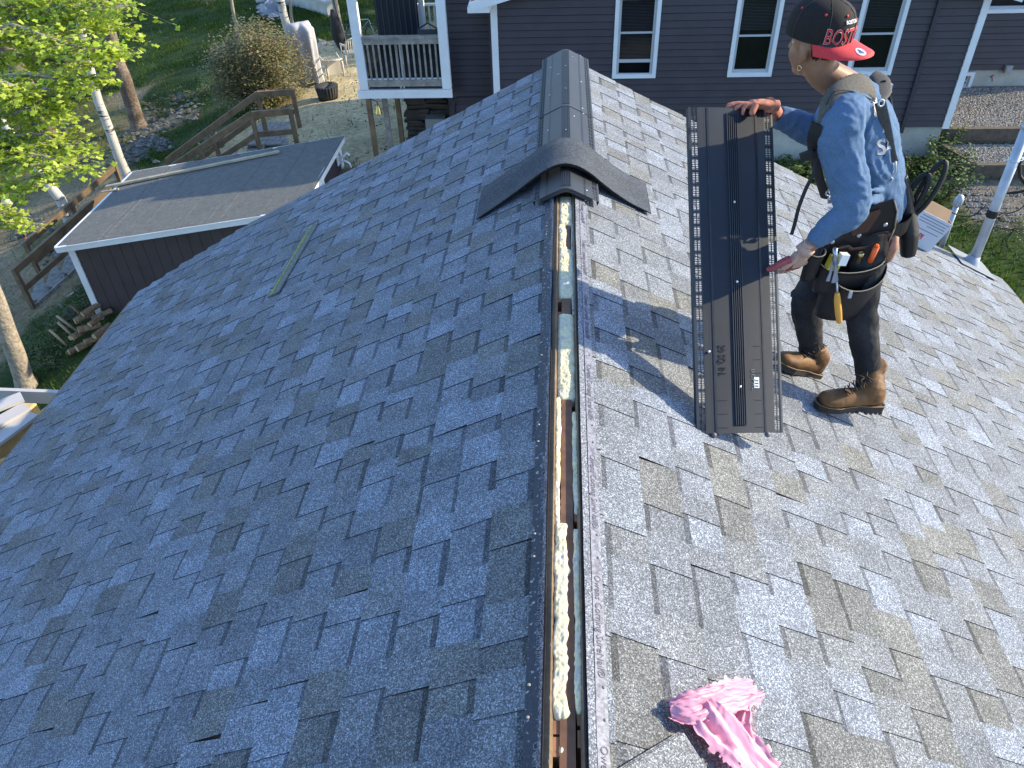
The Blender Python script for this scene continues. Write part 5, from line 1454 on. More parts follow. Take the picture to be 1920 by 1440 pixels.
# joints
hipN, hipF = P(1622, 432, y=2.75), P(1600, 428, y=2.93)
pel = (hipN + hipF) / 2 + V((.01, 0, -.01))
knN, anN = P(1614, 580, y=2.71), P(1630, 715, y=2.68)
knF, anF = P(1512, 565, y=2.85), P(1522, 668, y=2.86)
waist = P(1643, 385, y=2.86); mid = P(1633, 320, y=2.86); chest = P(1619, 255, y=2.86); upper = P(1606, 205, y=2.86); nb_ = P(1588, 168, y=2.86)
shN = P(1576, 218, y=2.68); shF = P(1612, 182, y=3.02)
elN = P(1598, 388, y=2.58); wrN = P(1512, 466, y=2.58)
elF = P(1530, 246, y=3.04); wrF = P(1456, 216, y=3.03)
hd = P(1530, 82, y=2.87)
FACE = V((-.58, .81, -.10)).normalized(); UP = V((-.10, .0, .995)); UP = (UP - FACE * UP.dot(FACE)).normalized(); SIDE = UP.cross(FACE)   # SIDE towards the camera-side ear?
if SIDE.y > 0: SIDE = -SIDE
AXS = V((.40, .90, .0)).normalized()      # shoulder line, from near to far
# ---- body
b = MB()
def hp(f, s, u): return hd + FACE * f + SIDE * s + UP * u
b.ell(hp(-.015, 0, .035), (.098, .078, .092), Matrix((FACE, SIDE, UP)).transposed(), 20, 14)
b.ell(hp(.028, 0, -.035), (.066, .062, .078), Matrix((FACE, SIDE, UP)).transposed(), 18, 12)
b.ell(hp(.060, 0, -.088), (.030, .034, .026), Matrix((FACE, SIDE, UP)).transposed(), 12, 8)
for s_ in (-1, 1):
    b.ell(hp(.045, s_ * .036, -.030), (.038, .026, .034), Matrix((FACE, SIDE, UP)).transposed(), 12, 8)
    b.ell(hp(-.012, s_ * .079, -.012), (.020, .009, .032), Matrix((FACE, SIDE, UP)).transposed(), 12, 8)
    b.ell(hp(-.004, s_ * .078, -.040), (.009, .008, .012), Matrix((FACE, SIDE, UP)).transposed(), 10, 6)
b.tube([hp(.082, 0, .022), hp(.102, 0, -.012), hp(.108, 0, -.026)], [.008, .011, .014], 8)
b.ell(hp(.094, 0, -.034), (.012, .019, .009), Matrix((FACE, SIDE, UP)).transposed(), 10, 6)
b.ell(hp(.078, 0, .030), (.018, .050, .010), Matrix((FACE, SIDE, UP)).transposed(), 12, 6)
b.ell(hp(.084, 0, -.058), (.012, .024, .006), Matrix((FACE, SIDE, UP)).transposed(), 10, 6)
b.ell(hp(.081, 0, -.069), (.012, .021, .007), Matrix((FACE, SIDE, UP)).transposed(), 10, 6)
limb(b, [hp(-.02, 0, -.02), hp(-.028, 0, -.085), nb_ + V((0, 0, .0)), upper], [.058, .054, .062, .10], 16)
limb(b, [upper, chest, mid, waist, pel, pel - V((0, 0, .05))], [(.13, .09), (.15, .10), (.13, .095), (.12, .09), (.14, .10), (.13, .10)], 18, AXS)
for a, c in ((shN, elN), (shF, elF)): pass
limb(b, [upper.lerp(shN, .4), shN, shN.lerp(elN, .5), elN, elN.lerp(wrN, .5), wrN], [.05, .052, .044, .036, .034, .026], 12)
limb(b, [upper.lerp(shF, .4), shF, shF.lerp(elF, .5), elF, elF.lerp(wrF, .5), wrF], [.05, .052, .044, .036, .034, .026], 12)
limb(b, [hipN, hipN.lerp(knN, .5), knN, knN.lerp(anN, .45), anN, anN - V((0, 0, .05))], [.080, .068, .050, .048, .036, .036], 12)
limb(b, [hipF, hipF.lerp(knF, .5), knF, knF.lerp(anF, .45), anF, anF - V((0, 0, .05))], [.080, .068, .050, .048, .036, .036], 12)
body = union('body', b, M_SKIN, person, .0065, 3)
for s_ in (-1, 1):
    e = MB(); e.ell(hp(.066, s_ * .028, .006), (.009, .012, .009), Matrix((FACE, SIDE, UP)).transposed(), 10, 8); obj('eye', e, mat('eye_white', (.55, .5, .47), .3) if s_ < 0 else bpy.data.materials['eye_white'], person)
    e = MB(); e.tube([hp(.082, s_ * .014, .030), hp(.080, s_ * .032, .034), hp(.068, s_ * .048, .030)], [.004, .004, .002], 6); obj('eyebrow', e, M_WEB, person)
e = MB(); e.tube([hp(.094, -.018, -.063), hp(.099, 0, -.062), hp(.094, .018, -.063)], [.003, .005, .003], 6); obj('lips', e, mat('lips', (.25, .07, .06), .5), person)
h_ = MB()
for k in range(90):
    a = math.pi * (.62 + .38 * random.random()) * random.choice((-1, 1)); r = .082; f = math.cos(a) * .096 - .012; s_ = math.sin(a) * .080
    h_.tube([hp(f, s_, .03), hp(f * .98, s_ * .98, -.006 - .012 * random.random()), hp(f * .94, s_ * .93, -.020 - .014 * random.random())], [.006, .005, .002], 4)
obj('hair', h_, mat('black_hair', (.014, .010, .008), .6), person, kind='stuff')
e = MB(); c = hp(-.004, .081, -.060); e.tube([c + (UP * math.cos(a) + FACE * math.sin(a)) * .0085 for a in [6.283 * i / 14 for i in range(15)]], .0017, 6); obj('earring', e, mat('gold_ring', (.7, .55, .3), .25, .5, .9), person)
# ---- shirt
s = MB()
limb(s, [nb_ + V((.005, 0, -.015)), upper + V((0, 0, .0)), chest, mid, waist, waist - V((0, 0, .05))], [(.078, .074), (.145, .098), (.168, .118), (.148, .112), (.134, .108), (.134, .106)], 22, AXS)
limb(s, [upper.lerp(shN, .2), shN + V((.0, .0, .005)), shN.lerp(elN, .45) + V((-.01, 0, 0)), elN, elN.lerp(wrN, .45), elN.lerp(wrN, .86)], [.075, .080, .071, .060, .048, .037], 16)
limb(s, [upper.lerp(shF, .2), shF + V((.0, .0, .005)), shF.lerp(elF, .5), elF, elF.lerp(wrF, .5), elF.lerp(wrF, 1.0)], [.072, .076, .064, .060, .050, .040], 16)
_mb0 = MB(); _mb0.v = list(s.v); _mb0.f = list(s.f); _mb0.c = list(s.c); _mb0.smooth = list(s.smooth)
pre = union('shirt_pre', _mb0, M_SHIRT, None, .010, 4)
BVS = BVHTree.FromPolygons([v.co.copy() for v in pre.data.vertices], [tuple(p.vertices) for p in pre.data.polygons])
bpy.data.objects.remove(pre)
def onshirt(px_, py_):
    d_ = ray(px_, py_).normalized(); h = BVS.ray_cast(CAMP, d_)
    return h[0]
# cloth folds: thin ridges raised on the surface before the union
def fold(mb, pts, r): limb(mb, pts, [r * .35, r, r * .9, r * .3], 7, k=4)
FOLDS = [((1567, 186), (1588, 199), (1610, 224)), ((1581, 186), (1599, 205), (1611, 236)), ((1577, 213), (1596, 224), (1611, 239)), ((1580, 232), (1596, 239), (1613, 249)), ((1602, 192), (1614, 217), (1616, 249)),
         ((1621, 189), (1617, 211), (1614, 239)), ((1644, 217), (1630, 242), (1621, 264)), ((1638, 239), (1628, 263)), ((1599, 310), (1614, 331), (1624, 345)), ((1603, 349), (1621, 355)), ((1605, 360), (1620, 366), (1625, 371)),
         ((1602, 346), (1616, 352), (1625, 358)), ((1627, 355), (1652, 357), (1672, 354)), ((1625, 374), (1649, 368), (1668, 363)), ((1628, 380), (1652, 377), (1668, 371)), ((1582, 368), (1599, 385), (1607, 396)), ((1560, 250), (1572, 262), (1590, 300)),
         ((1650, 300), (1655, 322), (1672, 335)), ((1632, 300), (1640, 320), (1660, 345)), ((1545, 420), (1560, 432)), ((1555, 405), (1572, 420)), ((1530, 440), (1545, 455)), ((1672, 250), (1665, 290), (1676, 320)), ((1600, 280), (1608, 305), (1616, 330)), ((1556, 300), (1566, 330), (1580, 350))]
for k, q in enumerate(FOLDS):
    pts = [onshirt(*p_) for p_ in q]; pts = [p_ for p_ in pts if p_ is not None and p_.y < 3.0]
    if len(pts) > 1: limb(s, pts, [.004, .0095, .0085, .003], 7, k=4)
for k in range(5):
    t = .25 + k * .14; c = elF.lerp(wrF, t); ax = (wrF - elF).normalized(); u = ax.cross(V((0, 0, 1))).normalized(); w = u.cross(ax)
    s.tube([c + (u * math.cos(a) + w * math.sin(a)) * (.052 - .014 * t) + ax * .01 * math.sin(a * 2) for a in [6.283 * i / 12 for i in range(13)]], .006, 6)
for k in range(4):
    t = .30 + k * .15; c = elN.lerp(wrN, t); ax = (wrN - elN).normalized(); u = ax.cross(V((0, 0, 1))).normalized(); w = u.cross(ax)
    s.tube([c + (u * math.cos(a) + w * math.sin(a)) * (.052 - .018 * t) + ax * .012 * math.sin(a * 2 + k) for a in [6.283 * i / 12 for i in range(13)]], .004, 6)
shirt = union('shirt', s, M_SHIRT, person, .0058, 3, [('folds', .045, .016), ('big', .13, .018)])
co = MB(); limb(co, [nb_ + V((.0, 0, -.012)), nb_ + V((-.004, 0, .012))], [(.080, .070), (.068, .062)], 20, AXS); obj('collar', co, M_SHIRT, person)
# ---- jeans
j = MB()
limb(j, [waist - V((0, 0, .02)), pel + V((0, 0, .04)), pel - V((.01, 0, .05))], [(.132, .106), (.150, .118), (.135, .11)], 20, AXS)
limb(j, [hipN + V((0, 0, .02)), hipN.lerp(knN, .35), hipN.lerp(knN, .7), knN, knN.lerp(anN, .4), knN.lerp(anN, .75), anN + V((0, 0, .0))], [.094, .088, .074, .064, .062, .052, .046], 16)
limb(j, [hipF + V((0, 0, .02)), hipF.lerp(knF, .35), hipF.lerp(knF, .7), knF, knF.lerp(anF, .4), knF.lerp(anF, .75), anF + V((0, 0, .0))], [.094, .088, .074, .064, .060, .050, .046], 16)
for (kn, an) in ((knN, anN), (knF, anF)):
    for k in range(9):
        t = -.12 + k * .13; c = kn.lerp(an, t); ax = (an - kn).normalized(); u = ax.cross(V((0, 1, 0))).normalized(); w = u.cross(ax); r = .060 - .014 * max(0, t)
        ph = random.uniform(0, 6)
        j.tube([c + (u * math.cos(a) + w * math.sin(a)) * r + ax * .014 * math.sin(a * 1 + ph) for a in [6.283 * i / 12 for i in range(13)]], .0075 if t < .7 else .0085, 6)
jeans = union('jeans', j, M_JEAN, person, .0065, 4, [('jf', .05, .012)])
# ---- boots
def boot(toe, heel, ank, nm):
    bt = thing_part = bpy.data.objects.new('boot', None)
    d = (toe - heel); L_ = d.length; d.normalize(); up = V((0, 0, 1)); up = (up - d * up.dot(d)).normalized(); sd_ = d.cross(up)
    m_ = MB(); F_ = lambda f, s_, u: heel + d * f + sd_ * s_ + up * u
    limb(m_, [F_(.02, 0, .055), F_(.09, 0, .060), F_(.17, 0, .056), F_(L_ - .075, 0, .050), F_(L_ - .03, 0, .046), F_(L_ - .008, 0, .042)], [(.036, .034), (.041, .042), (.047, .040), (.052, .034), (.046, .030), (.026, .018)], 16, sd_)
    limb(m_, [F_(.045, 0, .05), F_(.055, 0, .10), ank + V((0, 0, .0)), ank + V((0, 0, .045))], [(.040, .050), (.044, .052), (.048, .050), (.052, .054)], 16, sd_)
    m_.ell(F_(.028, 0, .06), (.038, .038, .045))
    u_ = union('boot', m_, M_BOOT, person, .005, 4, [('b', .03, .003)])
    so = MB(); out = [(-.012, .030), (.0, .040), (.06, .041), (.11, .036), (.16, .044), (L_ - .08, .054), (L_ - .03, .047), (L_ + .002, .026), (L_ + .010, 0)]
    ring_ = [(f, s_) for f, s_ in out] + [(f, -s_) for f, s_ in reversed(out[:-1])]
    n = len(ring_)
    def bot(f): return 0.0 if f < .085 else (.012 if f < .10 else .006)
    top_ = [F_(f, s_, .030) for f, s_ in ring_]; low = [F_(f, s_ * .97, bot(f)) for f, s_ in ring_]
    so.add(top_ + low, [(k, (k + 1) % n, n + (k + 1) % n, n + k) for k in range(n)] + [tuple(range(n)), tuple(reversed(range(n, 2 * n)))])
    obj('sole', so, M_SOLE, u_)
    tr = MB()
    for k in range(12):
        f = .0 + k * (L_ - .02) / 12
        for s_ in (-.03, .03): tr.box(F_(f, s_, bot(f) - .004), (.012, .018, .012), Matrix((d, sd_, up)).transposed())
    obj('tread', tr, M_SOLE, u_, kind='stuff')
    la = MB()
    for k in range(6):
        t = k / 5; c = F_(L_ * .62, 0, .090).lerp(F_(.105, 0, .165), t); wv = .028
        p0 = c + sd_ * wv - up * .006; p1 = c - sd_ * wv + (up - d * .6) * .010 - up * .004
        la.tube([p0, c + d * .010 + up * .006, p1], .0028, 5); la.tube([c - sd_ * wv - up * .006, c + d * .010 + up * .006, c + sd_ * wv + (up - d * .6) * .010 - up * .004], .0028, 5)
    c = F_(.12, 0, .165); la.tube([c, c + d * .03 + sd_ * .02, c + d * .02 + sd_ * .045 - up * .02, c], .0025, 5); la.tube([c, c + d * .03 - sd_ * .02, c + d * .02 - sd_ * .045 - up * .02, c], .0025, 5)
    obj('lace', la, mat('dark_lace', (.025, .015, .012), .7) if 'dark_lace' not in bpy.data.materials else bpy.data.materials['dark_lace'], u_)
    st_ = MB(); st_.tube([F_(f, s_ * .985, .034) for f, s_ in ring_ + ring_[:1]], .0022, 5); obj('welt', st_, mat('tan_welt', (.26, .16, .08), .7) if 'tan_welt' not in bpy.data.materials else bpy.data.materials['tan_welt'], u_)
toeN = rr(1528, 768, .0); heelN = P(1652, 788, y=toeN.y + .05); heelN.z = toeN.z - .035; heelN = heelN + (toeN - heelN) * 0
v_ = (heelN - toeN); heelN = toeN + v_.normalized() * .285
boot(toeN + V((0, 0, .012)), heelN + V((0, 0, .012)), V((anN.x, anN.y - .0, heelN.z + .15)), 'n')
toeF = rr(1450, 690, .0); heelF = P(1528, 712, y=2.86); v_ = (heelF - toeF); heelF = toeF + v_.normalized() * .285
boot(toeF + V((0, 0, .012)), heelF + V((0, 0, .012)), V((anF.x, anF.y, heelF.z + .15)), 'f')
# rolled hems
for an in (anN, anF):
    hm = MB()
    for dz, r in ((.0, .049), (-.018, .047)):
        hm.tube([an + V((math.cos(a) * r, math.sin(a) * r, dz + .004 * math.sin(a))) for a in [6.283 * i / 16 for i in range(17)]], .0085, 6)
    obj('hem', hm, M_JEAN, person)
# ---- cap, worn backwards
CB_ = -FACE; CB_ = (V((.87, -.48, -.10))).normalized(); CU = UP.copy(); CU = (CU - CB_ * CU.dot(CB_)).normalized(); CS = CU.cross(CB_)
if CS.y > 0: CS = -CS
def cp(f, s_, u): return hd + V((.006, 0, 0)) + CB_ * f + CS * s_ + CU * (u + .022)
dome = MB(); n = 32; R_ = []
prof_ = [(1.0, 0), (1.02, .02), (1.015, .045), (.97, .07), (.86, .093), (.68, .110), (.45, .121), (.22, .1265), (.03, .128)]
vs = []
for r, u in prof_:
    for k in range(n):
        a = 2 * math.pi * k / n; vs.append(cp(math.cos(a) * .112 * r - .008, math.sin(a) * .099 * r, u + .004))
fs = [(i * n + k, i * n + (k + 1) % n, (i + 1) * n + (k + 1) % n, (i + 1) * n + k) for i in range(len(prof_) - 1) for k in range(n)] + [tuple((len(prof_) - 1) * n + k for k in range(n))]
dome.add(vs, fs, None, True)
cap = obj('cap', dome, M_CAPB, person)
def domept(a, t, lift=.0015):
    """a: angle from the brim, t: row along the profile"""
    i = min(int(t), len(prof_) - 2); f = t - i
    r = prof_[i][0] * (1 - f) + prof_[i + 1][0] * f; u = prof_[i][1] * (1 - f) + prof_[i + 1][1] * f
    return cp(math.cos(a) * (.112 * r + lift) - .008, math.sin(a) * (.099 * r + lift), u + .004 + lift * .4)
sgn = 1 if domept(.9, 1).y < domept(-.9, 1).y else -1
# red panel that starts beyond the lettering on the front of the crown
rp = MB(); vs = []
for i in range(9):
    for k in range(8): vs.append(domept(-.40 - .35 * sgn + k * .10, .1 + i * .40, .0012))
rp.add(vs, [(i * 8 + k, i * 8 + k + 1, (i + 1) * 8 + k + 1, (i + 1) * 8 + k) for i in range(8) for k in range(7)], None, True); obj('red_panel', rp, M_CAPR, cap)
sm_ = MB()
for k in range(6):
    a = k * math.pi / 3 + .1; sm_.tube([domept(a, t * .8, .0012) for t in range(10)], .0012, 4)
obj('seam', sm_, mat('cap_seam', (.05, .04, .04), .8), cap, kind='stuff')
bu = MB(); c = cp(-.008, 0, .132); bu.ell(c + CU * .003, (.012, .012, .007), Matrix((CB_, CS, CU)).transposed(), 12, 8); obj('button', bu, M_CAPR, cap)
for a in (.55, 1.35, 2.3, -.6, -1.6):
    e = MB(); c = domept(a, 4.0, .001); nn = (c - cp(-.008, 0, .04)).normalized(); e.lathe(c - nn * .001, [(.0045, 0), (.0045, .002), (.002, .0025)], 8, nn); obj('eyelet', e, M_CAPR, cap)
br = MB(); vs = []; NA = 26
for lay in (0, 1):
    for i in range(6):
        t = i / 5
        for k in range(NA + 1):
            a = -1.5 + 3.0 * k / NA
            inn = V((math.cos(a) * .110 - .008, math.sin(a) * .097, 0)); ext = .086 * max(math.cos(a * 1.02), 0) ** .55
            f = inn.x + ext * t * 1.02; s_ = inn.y * (1 + .10 * t)
            vs.append(cp(f, s_, .008 - .022 * t - .10 * (s_ ** 2) / .09 * t - lay * .0035))
w_ = NA + 1; M6 = 6 * w_
fs = []
for lay in (0, 1):
    for i in range(5):
        for k in range(NA): b0 = lay * M6 + i * w_ + k; fs.append((b0, b0 + 1, b0 + w_ + 1, b0 + w_))
for k in range(NA): b0 = 5 * w_ + k; fs.append((b0, b0 + 1, M6 + b0 + 1, M6 + b0))
br.add(vs, fs, None, True); brim = obj('brim', br, M_CAPR, cap)
stc = MB(); sc_ = cp(.150, .030, .001)
stc.lathe(sc_, [(.0195, .0), (.0195, .0008)], 24, (CU + CB_ * .18 + CS * .1)); stk = obj('brim_sticker', stc, mat('lilac_sticker', (.50, .47, .62), .35), cap); conform(stk, brim, -CU, .0012)
text('sticker_print', 'S', .014, sc_ + CU * .004, CB_, CS, M_WEB, None)
bpy.data.objects.remove(bpy.data.objects['sticker_print'])
mbp = MB(); mbp.box(sc_ + CU * .004, (.022, .005, .0006), Matrix((CB_, CS, CU)).transposed()); mbp.box(sc_ + CU * .004 + CS * .008, (.010, .003, .0006), Matrix((CB_, CS, CU)).transposed())
o_ = obj('sticker_print', mbp, mat('navy_print', (.05, .07, .2), .5), cap); conform(o_, brim, -CU, .0024)
# lettering on the crown: outline behind, red face in front
def crown_text(body_, size, a0, t0, m_, bold, lift, nm):
    o = text(nm, body_, size, (0, 0, 0), (1, 0, 0), (0, 1, 0), m_, cap, .0002, bold=bold)
    for v in o.data.vertices:
        x, y, z = v.co; a = a0 - x / .100; t = t0 + y / .0235
        v.co = domept(a, max(0, t), lift + z)
    return o
sgn = 1 if domept(.9, 1).y < domept(-.9, 1).y else -1
def crown_text2(body_, size, a0, t0, m_, bold, lift, nm, squeeze=1.0):
    o = text(nm, body_, size, (0, 0, 0), (1, 0, 0), (0, 1, 0), m_, cap, .0002, bold=bold)
    for v in o.data.vertices:
        x, y, z = v.co; a = sgn * (a0 - x * squeeze / .100); t = t0 + y / .0235
        v.co = domept(a, max(0, min(t, 7.5)), lift + z)
    return o
crown_text2('BOSTON', .070, 1.22, .35, M_WHT, .0010, .0022, 'cap_lettering_outline', .60)
crown_text2('BOSTON', .070, 1.22, .35, M_REDT, .0001, .0034, 'cap_lettering', .60)
crown_text2('BOSTON', .015, .62, 3.0, M_WHT, .0004, .0022, 'cap_lettering', .9)
# ---- held vent
BLv, TLv = V((.481, 2.075, -.241)), P(1316, 203, y=2.91)
BRv = P(1470, 811, z=-.275)
Au = (BRv - BLv).normalized(); Vv = (TLv - BLv); Vv = (Vv - Au * Vv.dot(Au)).normalized(); Nv = Au.cross(Vv)
Cv = (BLv + BRv) / 2 + Nv * .004
def vmap(a, l, h):
    bow = -.010 * (a / .18) ** 2
    return Cv + Au * a * ((BRv - BLv).length / .364) + Vv * l + Nv * (h + bow)
hv = thing('ridge_vent', 'flat black plastic ridge vent panel held upright on its end by the roofer', 'ridge vent', tuple(Cv), 'black ridge vent lengths')
M_EMB = mat('embossed_dark_plastic', (.012, .012, .014), .5)
build_vent(vmap, 1.22, hv, held=True)
def vtext(body_, size, a0, l0, m_, squeeze=1.0, bold=0.0):
    o = text('lettering', body_, size, (0, 0, 0), (1, 0, 0), (0, 1, 0), m_, hv, .0003, bold=bold)
    for v in o.data.vertices:
        x, y, z = v.co; v.co = vmap(a0 + y, l0 - x * squeeze, .0018 + z)
vtext('20 SQ. IN.', .040, -.098 + .014, .325, M_EMB, .66, .0003)
vtext('U C P H L', .020, .050, .235, mat('pale_print', (.2, .2, .2), .5), .9)
mb = MB()
mb.add([vmap(.060, .165, .0016), vmap(.082, .165, .0016), vmap(.082, .205, .0016), vmap(.060, .205, .0016)], [(0, 1, 2, 3)]); obj('sticker', mb, M_LABEL, hv)
mb = MB()
for l in (.17, .18, .19): mb.add([vmap(.064, l, .0022), vmap(.078, l, .0022), vmap(.078, l + .004, .0022), vmap(.064, l + .004, .0022)], [(0, 1, 2, 3)])
obj('sticker_print', mb, M_EMB, hv, kind='stuff')
for l in (.02, .07, .12, .22, .27, .32):
    mb = MB(); mb.add([vmap(-.095, l, .0012), vmap(-.055, l, .0012), vmap(-.055, l + .0014, .0012), vmap(-.095, l + .0014, .0012)], [(0, 1, 2, 3)]); mb.add([vmap(.06, l, .0012), vmap(.095, l, .0012), vmap(.095, l + .0014, .0012), vmap(.06, l + .0014, .0012)], [(0, 1, 2, 3)]); obj('score_mark', mb, M_EMB, hv, kind='stuff')
for a in (-.113, .113):
    mb = MB(); mb.ell(vmap(a, -.006, -.004), (.011, .011, .011), n=10, m_=8); obj('end_tab', mb, mat('grey_tab', (.10, .10, .11), .5) if a < 0 else bpy.data.materials['grey_tab'], hv)
# ---- hands in gloves
def hand(wr, kn_dir, palm_n, side_v, curls, thumb, nm, scale=1.0):
    """wr wrist; kn_dir wrist to knuckles; palm_n out of the palm; side_v towards the index finger"""
    d = kn_dir.normalized(); p = (palm_n - d * palm_n.dot(d)).normalized(); sv = (side_v - d * side_v.dot(d)); sv = (sv - p * sv.dot(p)).normalized()
    m_ = MB(); S_ = scale
    limb(m_, [wr - d * .035, wr, wr + d * .035 * S_, wr + d * .088 * S_], [(.027, .022), (.027, .021), (.036, .019), (.041, .015)], 14, sv)
    L3 = [(.034, .042, .026, .022), (.012, .047, .029, .023), (-.011, .043, .027, .022), (-.033, .034, .021, .019)]
    for q, (off, l1, l2, l3) in enumerate(L3):
        base = wr + d * (.075 - .004 * abs(q - 1.2)) * S_ + sv * off * S_
        c1, c2, c3 = curls[q]
        def rot(v, ang): return (v * math.cos(ang) + p * math.sin(ang) * 1.0) if True else v
        dd = d; pts = [base, base + d * .014]
        ang = 0; pos = pts[-1]
        for l, c in ((l1, c1), (l2, c2), (l3, c3)):
            ang += c; dv = d * math.cos(ang) + p * math.sin(ang); pos = pos + dv * l * S_; pts.append(pos)
        m_.tube(pts, [.0105 * S_, .0108 * S_, .0100 * S_, .0092 * S_, .0078 * S_][:len(pts)], 9)
        for t_, r_ in ((pts[2], .0102), (pts[3], .0094), (pts[-1], .0080)): m_.ell(t_, (r_ * S_,) * 3, n=9, m_=6)
    tb = [wr + d * .022 * S_ + sv * .022 * S_, wr + (d * thumb[0][0] + sv * thumb[0][1] + p * thumb[0][2]) * S_, wr + (d * thumb[1][0] + sv * thumb[1][1] + p * thumb[1][2]) * S_, wr + (d * thumb[2][0] + sv * thumb[2][1] + p * thumb[2][2]) * S_]
    m_.tube(tb, [.015 * S_, .0145 * S_, .0125 * S_, .0095 * S_], 10); m_.ell(tb[-1], (.0095 * S_,) * 3, n=9, m_=6)
    return m_, tb, d, p, sv
# near hand pinches the right edge: thumb on the face, fingers behind
edge = BRv + Vv * .62
wN = wrN
m_, tb, d, p, sv = hand(wN, (P(1482, 512, y=2.63) - wN), V((-.35, .9, -.1)), V((-.7, -.1, .6)), [(.25, .5, .3), (.3, .5, .35), (.35, .55, .35), (.4, .6, .4)],
                        [(.040, .040, -.008), (.055, .055, -.012), (.066, .070, -.012)], 'n', 1.12)
# thumb laid on the panel face
m_2 = MB(); f0 = wN.lerp(edge, .62) + Nv * .012; f1 = edge + Nv * .022 + Au * .004 + Vv * .01; f2 = edge + Nv * .016 - Au * .026 - Vv * .008; f3 = edge + Nv * .014 - Au * .046 - Vv * .014
gl = union('glove', m_, M_GLW, person, .0034, 3, label='pale glove with red fingers gripping the panel edge')
th = MB(); th.tube(smoothpath([f0, f1, f2, f3], 4), lerpr([.016, .0145, .0125, .0100], 13), 10); th.ell(f3, (.010, .010, .010), n=10, m_=8)
union('glove_thumb', th, M_GLR, gl, .0034, 2)
rf = MB()
for off in (.036, .012, -.012):
    b0 = wN + d * .092 + sv * off * .9; rf.tube([b0 - d * .02 - p * .004, b0 + d * .012 - p * .002, b0 + d * .034 + p * .010], [.0112, .0120, .0108], 9)
union('glove_rubber', rf, M_GLR, gl, .0034, 2)
# far hand hooks over the top edge
top = BLv + Au * .265 + Vv * 1.22
wF = BLv + Au * .318 + Vv * 1.238 + V((0, .0, .0))
m_, tb, d, p, sv = hand(wF, (BLv + Au * .12 + Vv * 1.246 - wF), V((0, -.35, -.9)), V((0, 1, .2)), [(.0, .15, .15), (.05, .25, .2), (.15, .5, .4), (.25, .8, .5)],
                        [(.035, .030, .02), (.060, .048, .03), (.085, .055, .04)], 'f', .86)
th = MB(); g0 = wF + d * .02 - p * .004; g1 = BLv + Au * .258 + Vv * 1.232 + Nv * .020; g2 = BLv + Au * .240 + Vv * 1.198 + Nv * .020
th.tube(smoothpath([g0, g1, g2], 4), lerpr([.018, .0155, .0125], 9), 10); th.ell(g2, (.0125,) * 3, n=10, m_=8)
gf = union('glove', m_, mat('salmon_glove', (.40, .15, .10), .75, noise_=[(80, .2, 3)]), person, .0034, 3, label='salmon glove hooked over the top edge of the panel')
union('glove_thumb', th, bpy.data.materials['salmon_glove'], gf, .0034, 2)
cf = MB(); cf.tube([wrF.lerp(wF, .1), wrF.lerp(wF, 1.1)], [.029, .028], 12); obj('glove_cuff', cf, bpy.data.materials['salmon_glove'], gf)
cf = MB(); ax = (wrN - elN).normalized(); cf.tube([wrN - ax * .012, wrN + ax * .02], [.031, .033], 14); obj('glove_cuff', cf, M_GLW, gl)
# ---- harness
def ribbon(name, pts, w, th_, side_v, m_, par=None, k=5):
    mb = MB(); s_ = smoothpath(pts, k); mb.tube(s_, [(w, th_)] * len(s_), 8, True, None, False, side_v); return obj(name, mb, m_, par or person)
hz = bpy.data.objects.new('harness', None)
yo = MB()
# padded yoke: over the near shoulder, behind the neck and over the far shoulder, joined on the upper back
A_ = [P(1534, 232, y=2.66), P(1548, 196, y=2.665), P(1580, 168, y=2.70), P(1618, 158, y=2.76), P(1640, 176, y=2.80), P(1652, 196, y=2.80)]
limb(yo, [A_[0], A_[1], A_[2], A_[3], A_[4]], [(.020, .008), (.030, .008), (.040, .008), (.044, .008), (.030, .008)], 10, V((.1, .8, .6)))
limb(yo, [P(1636, 138, y=2.95), P(1652, 150, y=2.92), P(1655, 172, y=2.86), P(1652, 188, y=2.80)], [(.026, .008), (.036, .008), (.034, .008), (.014, .006)], 10, V((.9, .3, .1)))
yoke = union('harness_yoke', yo, M_STRAP, person, .005, 3)
ribbon('harness_edge', [P(1534, 236, y=2.65), P(1560, 176, y=2.66), P(1590, 170, y=2.685), P(1616, 178, y=2.70), P(1640, 190, y=2.74)], .0025, .0025, V((0, 1, 0)), M_WEB)
ribbon('harness_strap', [P(1650, 192, y=2.735), P(1660, 235, y=2.735), P(1668, 280, y=2.74), P(1674, 304, y=2.745)], .018, .003, V((.9, -.3, .1)), M_STRAP)
ribbon('harness_strap', [P(1532, 232, y=2.64), P(1524, 262, y=2.655), P(1526, 290, y=2.70), P(1535, 330, y=2.74), P(1548, 372, y=2.76)], .023, .004, V((.6, -.7, .1)), M_WEB)
ribbon('harness_strap', [P(1655, 265, y=2.735), P(1650, 290, y=2.73), P(1635, 310, y=2.735), P(1622, 322, y=2.74)], .017, .003, V((.5, -.3, .7)), M_WEB)
ribbon('harness_strap', [P(1655, 152, y=2.90), P(1664, 176, y=2.92), P(1670, 205, y=2.90)], .010, .003, V((.9, -.3, .1)), M_WEB)
rg_ = MB(); rg_.tube(ring(P(1652, 193, y=2.715), .011, 0, (.3, -1, .3), 14), .0035, 6); obj('steel_ring', rg_, M_METAL, person)
rg_ = MB(); c = P(1676, 312, y=2.735)
rg_.tube([c + V((0, 0, .02)), c + V((.006, 0, .0)), c + V((.012, 0, -.02)), c + V((0, 0, -.045)), c + V((-.010, 0, -.02)), c + V((0, 0, .0))], .0032, 6); rg_.tube(ring(c + V((0, 0, -.052)), .009, 0, (0, 1, 0), 12), .0028, 6); obj('snap_hook', rg_, M_METAL, person)
rg_ = MB(); c = P(1666, 163, y=2.90); rg_.box(c, (.024, .014, .02)); obj('buckle', rg_, M_METAL, person)
